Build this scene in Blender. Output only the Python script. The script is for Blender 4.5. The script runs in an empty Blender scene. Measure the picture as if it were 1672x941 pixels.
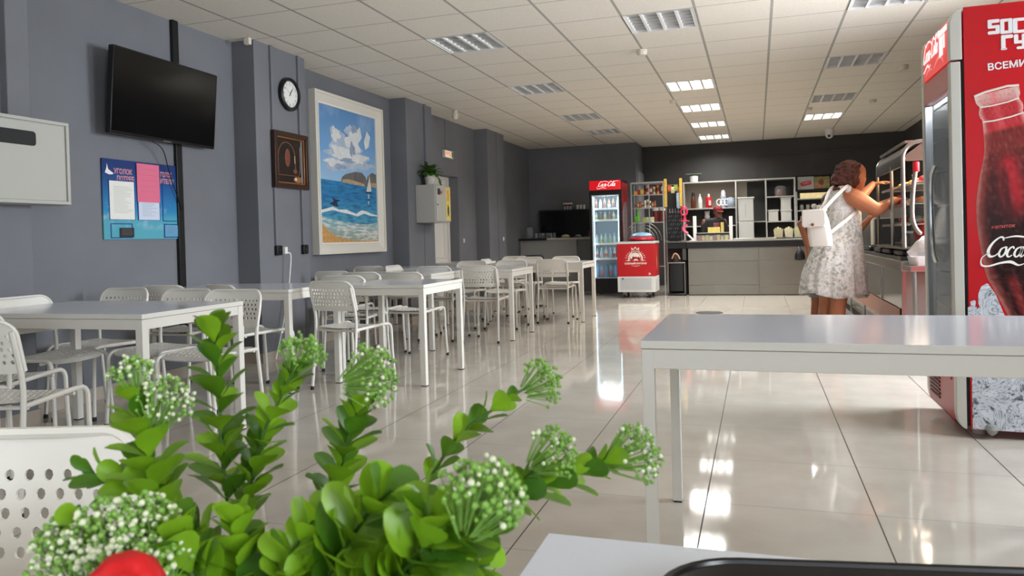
import bpy, bmesh, math, random
from math import sin, cos, pi, radians, atan2, sqrt
from mathutils import Matrix, Vector
random.seed(7)
SC = bpy.context.scene
COL = SC.collection

# ------------------------------------------------------------------ camera model (also used to turn a measured pixel into a point at a real depth)
F_PX, YAW, PITCH, ROLL, CX, CY, EYE = 1232.86, .3141, -.0132, -.0272, 836.0, 406.0, 1.05
def cam_axes():
    cy, sy, cp, sp = cos(YAW), sin(YAW), cos(PITCH), sin(PITCH)
    fwd = Vector((-sy*cp, cy*cp, sp)); right = Vector((cy, sy, 0)); up = right.cross(fwd)
    cr, sr = cos(ROLL), sin(ROLL)
    return right*cr + up*sr, -right*sr + up*cr, fwd
CR, CU, CF = cam_axes()
EYEV = Vector((0, 0, EYE))
def at(px, py, x=None, y=None, z=None, d=None):
    r = CR*((px-CX)/F_PX) - CU*((py-CY)/F_PX) + CF
    if d is not None: t = d
    elif x is not None: t = (x-EYEV.x)/r.x
    elif y is not None: t = (y-EYEV.y)/r.y
    else: t = (z-EYEV.z)/r.z
    return EYEV + r*t

# ------------------------------------------------------------------ materials
def lin(c):
    c = c/255.0
    return c/12.92 if c <= .04045 else ((c+.055)/1.055)**2.4
def rgb(c): return (lin(c[0]), lin(c[1]), lin(c[2]), 1)
MATS = {}
def mat(name, col, rough=.5, metal=0., spec=.5, emit=None, es=0., trans=0., alpha=1., ior=1.45, noise=0., nscale=20., bump=0., bscale=60., coat=0., sheen=0.):
    if name in MATS: return MATS[name]
    m = bpy.data.materials.new(name); m.use_nodes = True
    nt = m.node_tree; b = nt.nodes['Principled BSDF']
    b.inputs['Base Color'].default_value = rgb(col); b.inputs['Roughness'].default_value = rough
    b.inputs['Metallic'].default_value = metal; b.inputs['Specular IOR Level'].default_value = spec
    b.inputs['IOR'].default_value = ior; b.inputs['Transmission Weight'].default_value = trans
    b.inputs['Alpha'].default_value = alpha; b.inputs['Coat Weight'].default_value = coat
    b.inputs['Sheen Weight'].default_value = sheen
    if emit: b.inputs['Emission Color'].default_value = rgb(emit); b.inputs['Emission Strength'].default_value = es
    if noise or bump:
        tc = nt.nodes.new('ShaderNodeTexCoord')
        if noise:
            n = nt.nodes.new('ShaderNodeTexNoise'); n.inputs['Scale'].default_value = nscale; n.inputs['Detail'].default_value = 5
            nt.links.new(tc.outputs['Object'], n.inputs['Vector'])
            mx = nt.nodes.new('ShaderNodeMix'); mx.data_type = 'RGBA'
            a = rgb(tuple(max(0, k*(1-noise)) for k in col)); c2 = rgb(tuple(min(255, k*(1+noise)) for k in col))
            mx.inputs['A'].default_value = a; mx.inputs['B'].default_value = c2
            nt.links.new(n.outputs['Fac'], mx.inputs['Factor']); nt.links.new(mx.outputs['Result'], b.inputs['Base Color'])
        if bump:
            n2 = nt.nodes.new('ShaderNodeTexNoise'); n2.inputs['Scale'].default_value = bscale; n2.inputs['Detail'].default_value = 4
            nt.links.new(tc.outputs['Object'], n2.inputs['Vector'])
            bp = nt.nodes.new('ShaderNodeBump'); bp.inputs['Strength'].default_value = bump; bp.inputs['Distance'].default_value = .01
            nt.links.new(n2.outputs['Fac'], bp.inputs['Height']); nt.links.new(bp.outputs['Normal'], b.inputs['Normal'])
    MATS[name] = m; return m
def mathn(nt, op, a=None, b=None, c=None):
    n = nt.nodes.new('ShaderNodeMath'); n.operation = op
    for i, v in enumerate((a, b, c)):
        if v is None: continue
        if isinstance(v, (int, float)): n.inputs[i].default_value = v
        else: nt.links.new(v, n.inputs[i])
    return n.outputs[0]
def gridmask(nt, comp, origin, pitch, half):
    """1 on a line of half width 'half' metres repeating every pitch"""
    s = mathn(nt, 'FRACT', mathn(nt, 'ADD', mathn(nt, 'DIVIDE', mathn(nt, 'SUBTRACT', comp, origin), pitch), 1000.5))
    dist = mathn(nt, 'MULTIPLY', mathn(nt, 'ABSOLUTE', mathn(nt, 'SUBTRACT', s, .5)), pitch)
    return mathn(nt, 'LESS_THAN', dist, half)
def mixrgb(nt, fac, a, b):
    mx = nt.nodes.new('ShaderNodeMix'); mx.data_type = 'RGBA'
    for k, v in (('Factor', fac), ('A', a), ('B', b)):
        if isinstance(v, (tuple, float, int)): mx.inputs[k].default_value = v
        else: nt.links.new(v, mx.inputs[k])
    return mx.outputs['Result']
def noisefac(nt, vec, scale, detail=4, lo=0., hi=1., rough=.55):
    n = nt.nodes.new('ShaderNodeTexNoise'); n.inputs['Scale'].default_value = scale; n.inputs['Detail'].default_value = detail; n.inputs['Roughness'].default_value = rough
    nt.links.new(vec, n.inputs['Vector'])
    r = nt.nodes.new('ShaderNodeMapRange'); r.inputs['From Min'].default_value = lo; r.inputs['From Max'].default_value = hi
    nt.links.new(n.outputs['Fac'], r.inputs['Value']); return r.outputs['Result']

# ------------------------------------------------------------------ mesh builder
class MB:
    def __init__(s): s.v = []; s.f = []; s.mi = []; s.T = Matrix()
    def add(s, vs, fs, mi=0):
        o = len(s.v); s.v += [s.T @ Vector(p) for p in vs]
        for f in fs: s.f.append([i+o for i in f]); s.mi.append(mi)
        return s
    def box(s, x0, x1, y0, y1, z0, z1, mi=0):
        v = [(x, y, z) for z in (z0, z1) for y in (y0, y1) for x in (x0, x1)]
        return s.add(v, [(0,2,3,1),(4,5,7,6),(0,1,5,4),(2,6,7,3),(0,4,6,2),(1,3,7,5)], mi)
    def rbox(s, x0, x1, y0, y1, z0, z1, r, mi=0, n=4):
        """box whose vertical edges are rounded"""
        return s.prism(rrect((x0+x1)/2, (y0+y1)/2, x1-x0, y1-y0, r, n), z0, z1, 'xy', mi)
    def prism(s, poly, a, b, plane='xy', mi=0):
        def P(u, w, d): return {'xy': (u, w, d), 'xz': (u, d, w), 'yz': (d, u, w)}[plane]
        n = len(poly)
        v = [P(u, w, a) for u, w in poly] + [P(u, w, b) for u, w in poly]
        fs = [tuple(range(n))[::-1], tuple(range(n, 2*n))] + [(i, (i+1) % n, (i+1) % n+n, i+n) for i in range(n)]
        return s.add(v, fs, mi)
    def tube(s, pts, r, n=8, mi=0, caps=True, closed=False, flat=1.0):
        pts = [Vector(p) for p in pts]; N = len(pts); rs = r if isinstance(r, (list, tuple)) else [r]*N
        v = []; fs = []; ref = None
        for i, p in enumerate(pts):
            a = pts[i-1] if (i > 0 or closed) else p; b = pts[(i+1) % N] if (i < N-1 or closed) else p
            t = (b-a).normalized() if (b-a).length > 1e-9 else Vector((0,0,1))
            if ref is None:
                ref = Vector((0,0,1)) if abs(t.z) < .9 else Vector((1,0,0))
            u = (ref - t*ref.dot(t))
            if u.length < 1e-6: u = t.orthogonal()
            u.normalize(); w = t.cross(u); ref = u
            for k in range(n):
                q = 2*pi*k/n
                v.append(p + u*(rs[i]*cos(q)*flat) + w*(rs[i]*sin(q)))
        for i in range(N if closed else N-1):
            for k in range(n):
                a = i*n+k; b = i*n+(k+1) % n; j = (i+1) % N
                fs.append((a, b, j*n+(k+1) % n, j*n+k))
        if caps and not closed: fs += [tuple(range(n))[::-1], tuple(range((N-1)*n, N*n))]
        return s.add(v, fs, mi)
    def lathe(s, prof, c=(0,0,0), n=16, mi=0, sx=1., sy=1., caps=True):
        v = []; fs = []
        for r, z in prof:
            for k in range(n):
                q = 2*pi*k/n; v.append((c[0]+r*cos(q)*sx, c[1]+r*sin(q)*sy, c[2]+z))
        N = len(prof)
        for i in range(N-1):
            for k in range(n): fs.append((i*n+k, i*n+(k+1) % n, (i+1)*n+(k+1) % n, (i+1)*n+k))
        if caps: fs += [tuple(range(n))[::-1], tuple(range((N-1)*n, N*n))]
        return s.add(v, fs, mi)
    def sph(s, c, r, nu=12, nv=8, mi=0):
        if isinstance(r, (int, float)): r = (r, r, r)
        v = [(c[0], c[1], c[2]-r[2])]; fs = []
        for j in range(1, nv):
            t = -pi/2+pi*j/nv
            for k in range(nu):
                q = 2*pi*k/nu; v.append((c[0]+r[0]*cos(t)*cos(q), c[1]+r[1]*cos(t)*sin(q), c[2]+r[2]*sin(t)))
        v.append((c[0], c[1], c[2]+r[2])); L = len(v)-1
        for k in range(nu):
            fs.append((0, 1+(k+1) % nu, 1+k)); fs.append((L, 1+(nv-2)*nu+k, 1+(nv-2)*nu+(k+1) % nu))
        for j in range(nv-2):
            for k in range(nu): fs.append((1+j*nu+k, 1+j*nu+(k+1) % nu, 1+(j+1)*nu+(k+1) % nu, 1+(j+1)*nu+k))
        return s.add(v, fs, mi)
    def rings(s, rings, mi=0, caps=True, closed_ring=True):
        n = len(rings[0]); v = [p for r in rings for p in r]; fs = []
        m = n if closed_ring else n-1
        for i in range(len(rings)-1):
            for k in range(m): fs.append((i*n+k, i*n+(k+1) % n, (i+1)*n+(k+1) % n, (i+1)*n+k))
        if caps: fs += [tuple(range(n))[::-1], tuple(range((len(rings)-1)*n, len(rings)*n))]
        return s.add(v, fs, mi)
    def mesh(s, me, mi=0):
        return s.add([v.co for v in me.vertices], [tuple(p.vertices) for p in me.polygons], mi)
    def build(s, name, mats, parent=None, smooth=True, bevel=0., kind=None, world=True, angle=38, recalc=True, segs=2):
        vs = s.v
        if parent is not None and world:
            W = Matrix(); p = parent
            while p is not None: W = p.matrix_basis @ W; p = p.parent
            Wi = W.inverted(); vs = [Wi @ p for p in vs]
        me = bpy.data.meshes.new(name); me.from_pydata([tuple(p) for p in vs], [], s.f); me.update()
        if not isinstance(mats, (list, tuple)): mats = [mats]
        for m in mats: me.materials.append(m)
        for p, i in zip(me.polygons, s.mi): p.material_index = i
        if recalc:
            bm = bmesh.new(); bm.from_mesh(me); bmesh.ops.recalc_face_normals(bm, faces=bm.faces); bm.to_mesh(me); bm.free()
        if smooth:
            for p in me.polygons: p.use_smooth = True
            me.set_sharp_from_angle(angle=radians(angle))
        o = bpy.data.objects.new(name, me); COL.objects.link(o)
        if parent is not None: o.parent = parent
        if kind: o['kind'] = kind
        if bevel:
            b = o.modifiers.new('Bevel', 'BEVEL'); b.width = bevel; b.segments = segs; b.limit_method = 'ANGLE'; b.angle_limit = radians(40)
        return o
def rrect(cx, cy, w, h, r, n=4):
    out = []
    for (sx, sy, a0) in ((1,1,0), (-1,1,pi/2), (-1,-1,pi), (1,-1,3*pi/2)):
        for k in range(n+1):
            a = a0+pi/2*k/n; out.append((cx+sx*(w/2-r)+r*cos(a), cy+sy*(h/2-r)+r*sin(a)))
    return out
def circ(cx, cy, r, n=10, ry=None): return [(cx+r*cos(2*pi*k/n), cy+(ry or r)*sin(2*pi*k/n)) for k in range(n)]
def thing(name, label, cat, loc=(0,0,0), rz=0., group=None):
    o = bpy.data.objects.new(name, None); COL.objects.link(o); o.empty_display_size = .1
    o.location = loc; o.rotation_euler = (0, 0, rz)
    o.matrix_basis = Matrix.Translation(loc) @ Matrix.Rotation(rz, 4, 'Z')
    return tag(o, label, cat, group)
def tag(o, label=None, cat=None, group=None, kind=None):
    if label: o['label'] = label
    if cat: o['category'] = cat
    if group: o['group'] = group
    if kind: o['kind'] = kind
    return o
ORDN = ['first','second','third','fourth','fifth','sixth','seventh','eighth','ninth','tenth']
def kids(o): return [c for c in bpy.data.objects if c.parent == o]
KIDS = {}
def copy_tree(o, parent=None, cache=KIDS):
    if o.name not in cache: cache[o.name] = kids(o)
    c = o.copy(); COL.objects.link(c); c.parent = parent
    for ch in cache[o.name]: copy_tree(ch, c)
    return c
def place(o, loc, rz=0.):
    o.location = loc; o.rotation_euler = (0, 0, rz); o.matrix_basis = Matrix.Translation(loc) @ Matrix.Rotation(rz, 4, 'Z'); return o
def text_mesh(s, size, shear=0., align='LEFT', bold=0.):
    cu = bpy.data.curves.new('t', 'FONT'); cu.body = s; cu.size = size; cu.align_x = align; cu.shear = shear; cu.offset = bold; cu.resolution_u = 3
    ob = bpy.data.objects.new('t', cu); COL.objects.link(ob)
    dg = bpy.context.evaluated_depsgraph_get(); me = bpy.data.meshes.new_from_object(ob.evaluated_get(dg))
    bpy.data.objects.remove(ob); return me
def plate_mesh(outer, holes, thick, bevel=0.):
    cu = bpy.data.curves.new('p', 'CURVE'); cu.dimensions = '2D'; cu.fill_mode = 'BOTH'; cu.extrude = thick/2; cu.bevel_depth = bevel; cu.bevel_resolution = 1
    for poly in [outer]+holes:
        sp = cu.splines.new('POLY'); sp.points.add(len(poly)-1); sp.use_cyclic_u = True
        for q, (x, y) in zip(sp.points, poly): q.co = (x, y, 0, 1)
    ob = bpy.data.objects.new('p', cu); COL.objects.link(ob)
    dg = bpy.context.evaluated_depsgraph_get(); me = bpy.data.meshes.new_from_object(ob.evaluated_get(dg))
    bpy.data.objects.remove(ob); return me
def arc(c, r, a0, a1, n, f): return [f(c, r, a0+(a1-a0)*k/n) for k in range(n+1)]
def bez(p, n=12):
    """smooth Catmull-Rom through the points"""
    p = [Vector(q) for q in p]; out = []
    for i in range(len(p)-1):
        p0 = p[max(i-1, 0)]; p1 = p[i]; p2 = p[i+1]; p3 = p[min(i+2, len(p)-1)]
        for k in range(n):
            t = k/n
            out.append(.5*((2*p1)+(-p0+p2)*t+(2*p0-5*p1+4*p2-p3)*t*t+(-p0+3*p1-3*p2+p3)*t**3))
    out.append(p[-1]); return out

# common finishes
WHITE = mat('white_powder_coat', (214,210,202), .38)
PERF = mat('white_chair_plastic', (222,218,210), .36)
LAMIN = mat('white_laminate', (210,213,222), .13, spec=.5)
RUBBER = mat('dark_rubber', (38,38,38), .7)
STEEL = mat('brushed_steel', (176,172,164), .28, .95, bump=.02, bscale=90)
STEELD = mat('dull_steel', (140,136,128), .42, .8)
CHROME = mat('chrome', (210,210,208), .14, 1.)
BLACK = mat('black_plastic', (18,18,19), .35)
BLACKM = mat('matt_black', (14,14,14), .6)
RED = mat('cola_red', (196,18,26), .3)
WHITEP = mat('white_print', (238,236,232), .45)
PAPER = mat('white_paper', (222,220,212), .7)
GLASS = mat('clear_glass', (235,240,240), .02, trans=1., ior=1.2, alpha=1.)
def thin_glass(name, col, a, rough=.03):
    m = mat(name, col, rough, spec=.6); b = m.node_tree.nodes['Principled BSDF']; b.inputs['Alpha'].default_value = a; return m
PANE = thin_glass('glass_pane', (215,222,225), .14)
LAMPW = mat('white_metal_box', (176,174,166), .45)
# ================================================================== the room
XW, XP, XR = -4.42, -4.19, 2.67          # left wall, pilaster fronts, right wall
YB1, YB2, YF, ZC = 14.85, 15.8, -2.6, 2.87
CGX, CGY, CP = -3.991, 5.084, .592       # ceiling grid
def wall_mat(name, col, rough=.6):
    m = mat(name, col, rough, spec=.35); nt = m.node_tree; b = nt.nodes['Principled BSDF']
    g = nt.nodes.new('ShaderNodeNewGeometry')
    f = noisefac(nt, g.outputs['Position'], 1.3, 5, .3, .7)
    a = rgb(tuple(k*.95 for k in col)); c = rgb(tuple(k*1.05 for k in col))
    nt.links.new(mixrgb(nt, f, a, c), b.inputs['Base Color'])
    n2 = nt.nodes.new('ShaderNodeTexNoise'); n2.inputs['Scale'].default_value = 160; nt.links.new(g.outputs['Position'], n2.inputs['Vector'])
    bp = nt.nodes.new('ShaderNodeBump'); bp.inputs['Strength'].default_value = .08; bp.inputs['Distance'].default_value = .004
    nt.links.new(n2.outputs['Fac'], bp.inputs['Height']); nt.links.new(bp.outputs['Normal'], b.inputs['Normal'])
    return m
WALL = wall_mat('grey_wall_paint', (112,113,118))
WALLB = wall_mat('dark_grey_wall_paint', (72,71,70))
def floor_mat():
    m = mat('polished_floor_tile', (172,163,152), .06, spec=.5, ior=1.5); nt = m.node_tree; b = nt.nodes['Principled BSDF']
    g = nt.nodes.new('ShaderNodeNewGeometry'); sx = nt.nodes.new('ShaderNodeSeparateXYZ'); nt.links.new(g.outputs['Position'], sx.inputs[0])
    l1 = gridmask(nt, sx.outputs['X'], -.212, .605, .0026); l2 = gridmask(nt, sx.outputs['Y'], 3.016, .605, .0014)
    f = noisefac(nt, g.outputs['Position'], 3.2, 8, .3, .72)
    base = mixrgb(nt, f, rgb((186,178,166)), rgb((200,193,182)))
    base = mixrgb(nt, l2, base, rgb((112,104,96))); base = mixrgb(nt, l1, base, rgb((60,56,52)))
    nt.links.new(base, b.inputs['Base Color'])
    fr = noisefac(nt, g.outputs['Position'], 7., 5, .3, .7); mr = nt.nodes.new('ShaderNodeMapRange')
    mr.inputs['To Min'].default_value = .04; mr.inputs['To Max'].default_value = .085; nt.links.new(fr, mr.inputs['Value'])
    lm = mathn(nt, 'MAXIMUM', l1, l2)
    nt.links.new(mathn(nt, 'ADD', mr.outputs['Result'], mathn(nt, 'MULTIPLY', lm, .5)), b.inputs['Roughness'])
    return m
FLOOR = floor_mat()
def ceil_mat():
    m = mat('mineral_ceiling_tile', (205,196,183), .8, spec=.2); nt = m.node_tree; b = nt.nodes['Principled BSDF']
    g = nt.nodes.new('ShaderNodeNewGeometry'); sx = nt.nodes.new('ShaderNodeSeparateXYZ'); nt.links.new(g.outputs['Position'], sx.inputs[0])
    l1 = gridmask(nt, sx.outputs['X'], CGX, CP, .0115); l2 = gridmask(nt, sx.outputs['Y'], CGY, CP, .0075)
    f = noisefac(nt, g.outputs['Position'], 90., 3, .35, .65)
    base = mixrgb(nt, f, rgb((222,215,203)), rgb((232,226,215)))
    base = mixrgb(nt, l2, base, rgb((184,179,169))); base = mixrgb(nt, l1, base, rgb((166,162,153)))
    nt.links.new(base, b.inputs['Base Color'])
    bp = nt.nodes.new('ShaderNodeBump'); bp.inputs['Strength'].default_value = .12; bp.inputs['Distance'].default_value = .003
    nt.links.new(f, bp.inputs['Height']); nt.links.new(bp.outputs['Normal'], b.inputs['Normal'])
    return m
CEIL = ceil_mat()
# floor
MB().box(-4.62, XR+.2, YF-.2, YB2+.2, -.12, 0).build('floor', FLOOR, kind='structure')
# fixtures: (grid column, grid row, lit)
FIX = [(2,2,0),(2,6,0),(2,10,0),(2,13,0),(5,2,0),(5,7,1),(5,10,1),(5,13,2),(5,16,2),(8,2,0),(8,6,0),(8,10,0),(8,13,1)]
fixset = {(c, r) for c, r, _ in FIX}
mb = MB()
xs = [-4.62]+[CGX+CP*i for i in range(0, 12)]+[XR+.2]; ys = [YF-.2]+[CGY+CP*j for j in range(-13, 19)]+[YB2+.2]
for i in range(len(xs)-1):
    for j in range(len(ys)-1):
        if (i-1, j-14) in fixset: continue
        mb.add([(xs[i],ys[j],ZC),(xs[i],ys[j+1],ZC),(xs[i+1],ys[j+1],ZC),(xs[i+1],ys[j],ZC)], [(0,1,2,3)])
mb.box(-4.62, XR+.2, YF-.2, YB2+.2, ZC+.16, ZC+.24)
mb.build('ceiling', CEIL, kind='structure', recalc=False)
# left wall with the door opening
DY0, DY1, DZ = 10.02, 10.96, 2.03
mb = MB(); mb.box(-4.66, XW, YF-.2, DY0, 0, ZC+.1); mb.box(-4.66, XW, DY1, YB1+.2, 0, ZC+.1); mb.box(-4.66, XW, DY0, DY1, DZ, ZC+.1)
mb.build('wall_left', WALL, kind='structure', smooth=False)
for k, (a, b) in enumerate(((2.62,3.47),(5.67,6.46),(8.70,9.50),(11.73,12.58),(-.6,.3))):
    MB().box(XW-.02, XP, a, b, 0, ZC+.05).build('pilaster', WALL, kind='structure', smooth=False, bevel=.004)
MB().box(XW-.2, -2.23, YB1, YB2+.15, 0, ZC+.1).build('wall_back_left', WALL, kind='structure', smooth=False)
MB().box(-2.23, XR+.2, YB2, YB2+.2, 0, ZC+.1).build('wall_back', WALLB, kind='structure', smooth=False)
# right wall with a row of windows in the seating end (outside the frame), daylight comes in there
mb = MB(); WZ0, WZ1 = .85, 2.45
wins = [(-2.3,-.8),(2.9,4.4),(5.0,6.5)]
ysr = [YF-.2]+[q for w in wins for q in w]+[YB2+.2]
mb.box(XR, XR+.2, YF-.2, YB2+.2, 0, WZ0); mb.box(XR, XR+.2, YF-.2, YB2+.2, WZ1, ZC+.1)
for k in range(0, len(ysr), 2): mb.box(XR, XR+.2, ysr[k], ysr[k+1], WZ0, WZ1)
mb.build('wall_right', WALLB, kind='structure', smooth=False)
mb = MB(); wf = [(-3.9,-2.3),(-1.9,-.3),(.1,1.7)]
xf = [-4.62]+[q for w in wf for q in w]+[XR+.2]
mb.box(-4.62, XR+.2, YF-.2, YF, 0, WZ0); mb.box(-4.62, XR+.2, YF-.2, YF, WZ1, ZC+.1)
for k in range(0, len(xf), 2): mb.box(xf[k], xf[k+1], YF-.2, YF, WZ0, WZ1)
mb.build('wall_front', WALLB, kind='structure', smooth=False)
FRAME = mat('window_frame_white', (228,226,220), .4)
wn = 0
for a, b in wins:
    wn += 1; mb = MB()
    for q in (a, (a+b)/2-.03, b-.06): mb.box(XR+.05, XR+.12, q, q+.06, WZ0, WZ1)
    for q in (WZ0, WZ1-.06): mb.box(XR+.051, XR+.119, a, b, q, q+.06)
    w = mb.build('window_%d' % wn, FRAME, kind='structure', bevel=.004)
    MB().box(XR+.08, XR+.085, a+.02, b-.02, WZ0+.02, WZ1-.02).build('pane', PANE, w)
for a, b in wf:
    wn += 1; mb = MB()
    for q in (a, (a+b)/2-.03, b-.06): mb.box(q, q+.06, YF-.12, YF-.05, WZ0, WZ1)
    for q in (WZ0, WZ1-.06): mb.box(a, b, YF-.119, YF-.051, q, q+.06)
    w = mb.build('window_%d' % wn, FRAME, kind='structure', bevel=.004)
    MB().box(a+.02, b-.02, YF-.085, YF-.08, WZ0+.02, WZ1-.02).build('pane', PANE, w)
# tile skirting
SK = mat('skirting_tile', (168,156,143), .25)
mb = MB()
for a, b in ((YF,-.6),(.3,2.62),(3.47,5.67),(6.46,8.70),(9.50,DY0),(DY1,11.73),(12.58,YB1)): mb.box(XW, XW+.012, a, b, 0, .09)
for a, b in ((2.62,3.47),(5.67,6.46),(8.70,9.50),(11.73,12.58)):
    mb.box(XP, XP+.012, a-.012, b+.012, 0, .09); mb.box(XW, XP, a-.012, a, 0, .09); mb.box(XW, XP, b, b+.012, 0, .09)
mb.build('baseboard_left', SK, kind='structure', smooth=False)
mb = MB(); mb.box(XW+.012, -2.23, YB1-.012, YB1, 0, .09); mb.build('baseboard_back', SK, kind='structure', smooth=False)
# door in the left wall
DOORW = mat('white_door_paint', (224,221,214), .4)
dx = -4.60
mb = MB(); mb.box(dx-.05, dx, DY0+.06, DY1-.06, .01, DZ-.05); 
for (z0, z1) in ((.18,.62),(.78,1.86)):
    for (a, b, c, d) in ((DY0+.17, DY1-.17, z0, z0+.02),(DY0+.17, DY1-.17, z1-.02, z1),(DY0+.17, DY0+.19, z0, z1),(DY1-.19, DY1-.17, z0, z1)):
        mb.box(dx, dx+.012, a, b, c, d)
door = mb.build('door_1', DOORW, kind='structure', bevel=.003)
mb = MB(); mb.box(dx-.055, dx+.03, DY0, DY0+.06, 0, DZ); mb.box(dx-.055, dx+.03, DY1-.06, DY1, 0, DZ); mb.box(dx-.055, dx+.03, DY0+.06, DY1-.06, DZ-.05, DZ)
mb.build('door_frame', DOORW, door, bevel=.003)
mb = MB(); mb.box(dx, dx+.012, DY0+.09, DY0+.13, .86, 1.05); mb.tube([(dx+.01,DY0+.11,1.0),(dx+.05,DY0+.11,1.0),(dx+.055,DY0+.2,1.0)], .009)
mb.build('door_handle', BLACKM, door)
# pale service door in the return of the back wall
MB().box(-2.235, -2.205, 15.02, 15.74, .02, 2.32).build('door_2', mat('pale_grey_door', (150,150,150), .5), kind='structure', bevel=.004)
# pipe boxes and conduits on the pilasters: painted like the wall
def vpipe(x, y, z0, z1, w=.02, name='trim_1'):
    MB().box(x-.02, x+w, y-w*.7, y+w*.7, z0, z1).build(name, WALL, kind='structure', smooth=False, bevel=.004)
n = 0
for (x, y, z0, z1, w) in ((XP,5.90,1.05,ZC,.022),(XP,6.33,1.05,ZC,.022),(XP,9.24,1.79,ZC,.03),(XP,9.16,.1,1.27,.008),(XP,12.17,.1,ZC,.012),(XW,10.5,2.39,ZC,.014),(XW,12.75,.3,ZC-.1,.01)):
    n += 1; vpipe(x, y, z0, z1, w, 'trim_%d' % n)
MB().box(XP-.02, XP+.05, 3.30, 3.45, 1.85, ZC).build('trim_8', WALL, kind='structure', smooth=False, bevel=.006)
# dark cable channel from ceiling to table height behind the television
MB().box(XW, XW+.03, 4.92, 4.985, .35, ZC).build('trim_9', mat('black_cable_channel', (16,16,16), .4), kind='structure', bevel=.004)
# trunking along the back wall
mb = MB(); mb.box(.06, XR, YB2-.03, YB2, 2.56, 2.60); mb.box(.05, .065, YB2-.012, YB2, 2.07, 2.58); mb.build('trim_10', WALLB, kind='structure', smooth=False)
# ================================================================== white tube chairs with perforated back and seat
def perforated(mb, us, ws, hole, f, thick, rx=.0078, rw=.0086):
    """a plate of cells; us(w) gives the column borders of a row, hole(i, j) tells which cells are pierced; f maps (u, w, depth) to a point"""
    K = 8; cache = {}
    def V(u, w, d):
        k = (round(u, 5), round(w, 5), d)
        if k not in cache: cache[k] = len(mb.v); mb.v.append(Vector(f(u, w, d)))
        return cache[k]
    def F(*ix): mb.f.append(list(ix)); mb.mi.append(0)
    for j in range(len(ws)-1):
        w0, w1 = ws[j], ws[j+1]; a, c = us(w0), us(w1)
        for i in range(len(a)-1):
            cor = [(a[i], w0), ((a[i]+a[i+1])/2, w0), (a[i+1], w0), ((a[i+1]+c[i+1])/2, (w0+w1)/2), (c[i+1], w1), ((c[i]+c[i+1])/2, w1), (c[i], w1), ((a[i]+c[i])/2, (w0+w1)/2)]
            if hole(i, j):
                cx = (a[i]+a[i+1]+c[i]+c[i+1])/4+(.0045 if j % 2 else -.0045); cw = (w0+w1)/2
                ring = [(cx+rx*cos(-3*pi/4+2*pi*k/K), cw+rw*sin(-3*pi/4+2*pi*k/K)) for k in range(K)]
                for k in range(K):
                    q = (k+1) % K
                    F(V(*cor[k], 0), V(*cor[q], 0), V(*ring[q], 0), V(*ring[k], 0)); F(V(*cor[k], thick), V(*ring[k], thick), V(*ring[q], thick), V(*cor[q], thick))
                    F(V(*ring[k], 0), V(*ring[q], 0), V(*ring[q], thick), V(*ring[k], thick))
            else:
                F(*[V(*q, 0) for q in cor]); F(*[V(*q, thick) for q in cor[::-1]])
def lerp(a, b, t): return a+(b-a)*t
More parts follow.
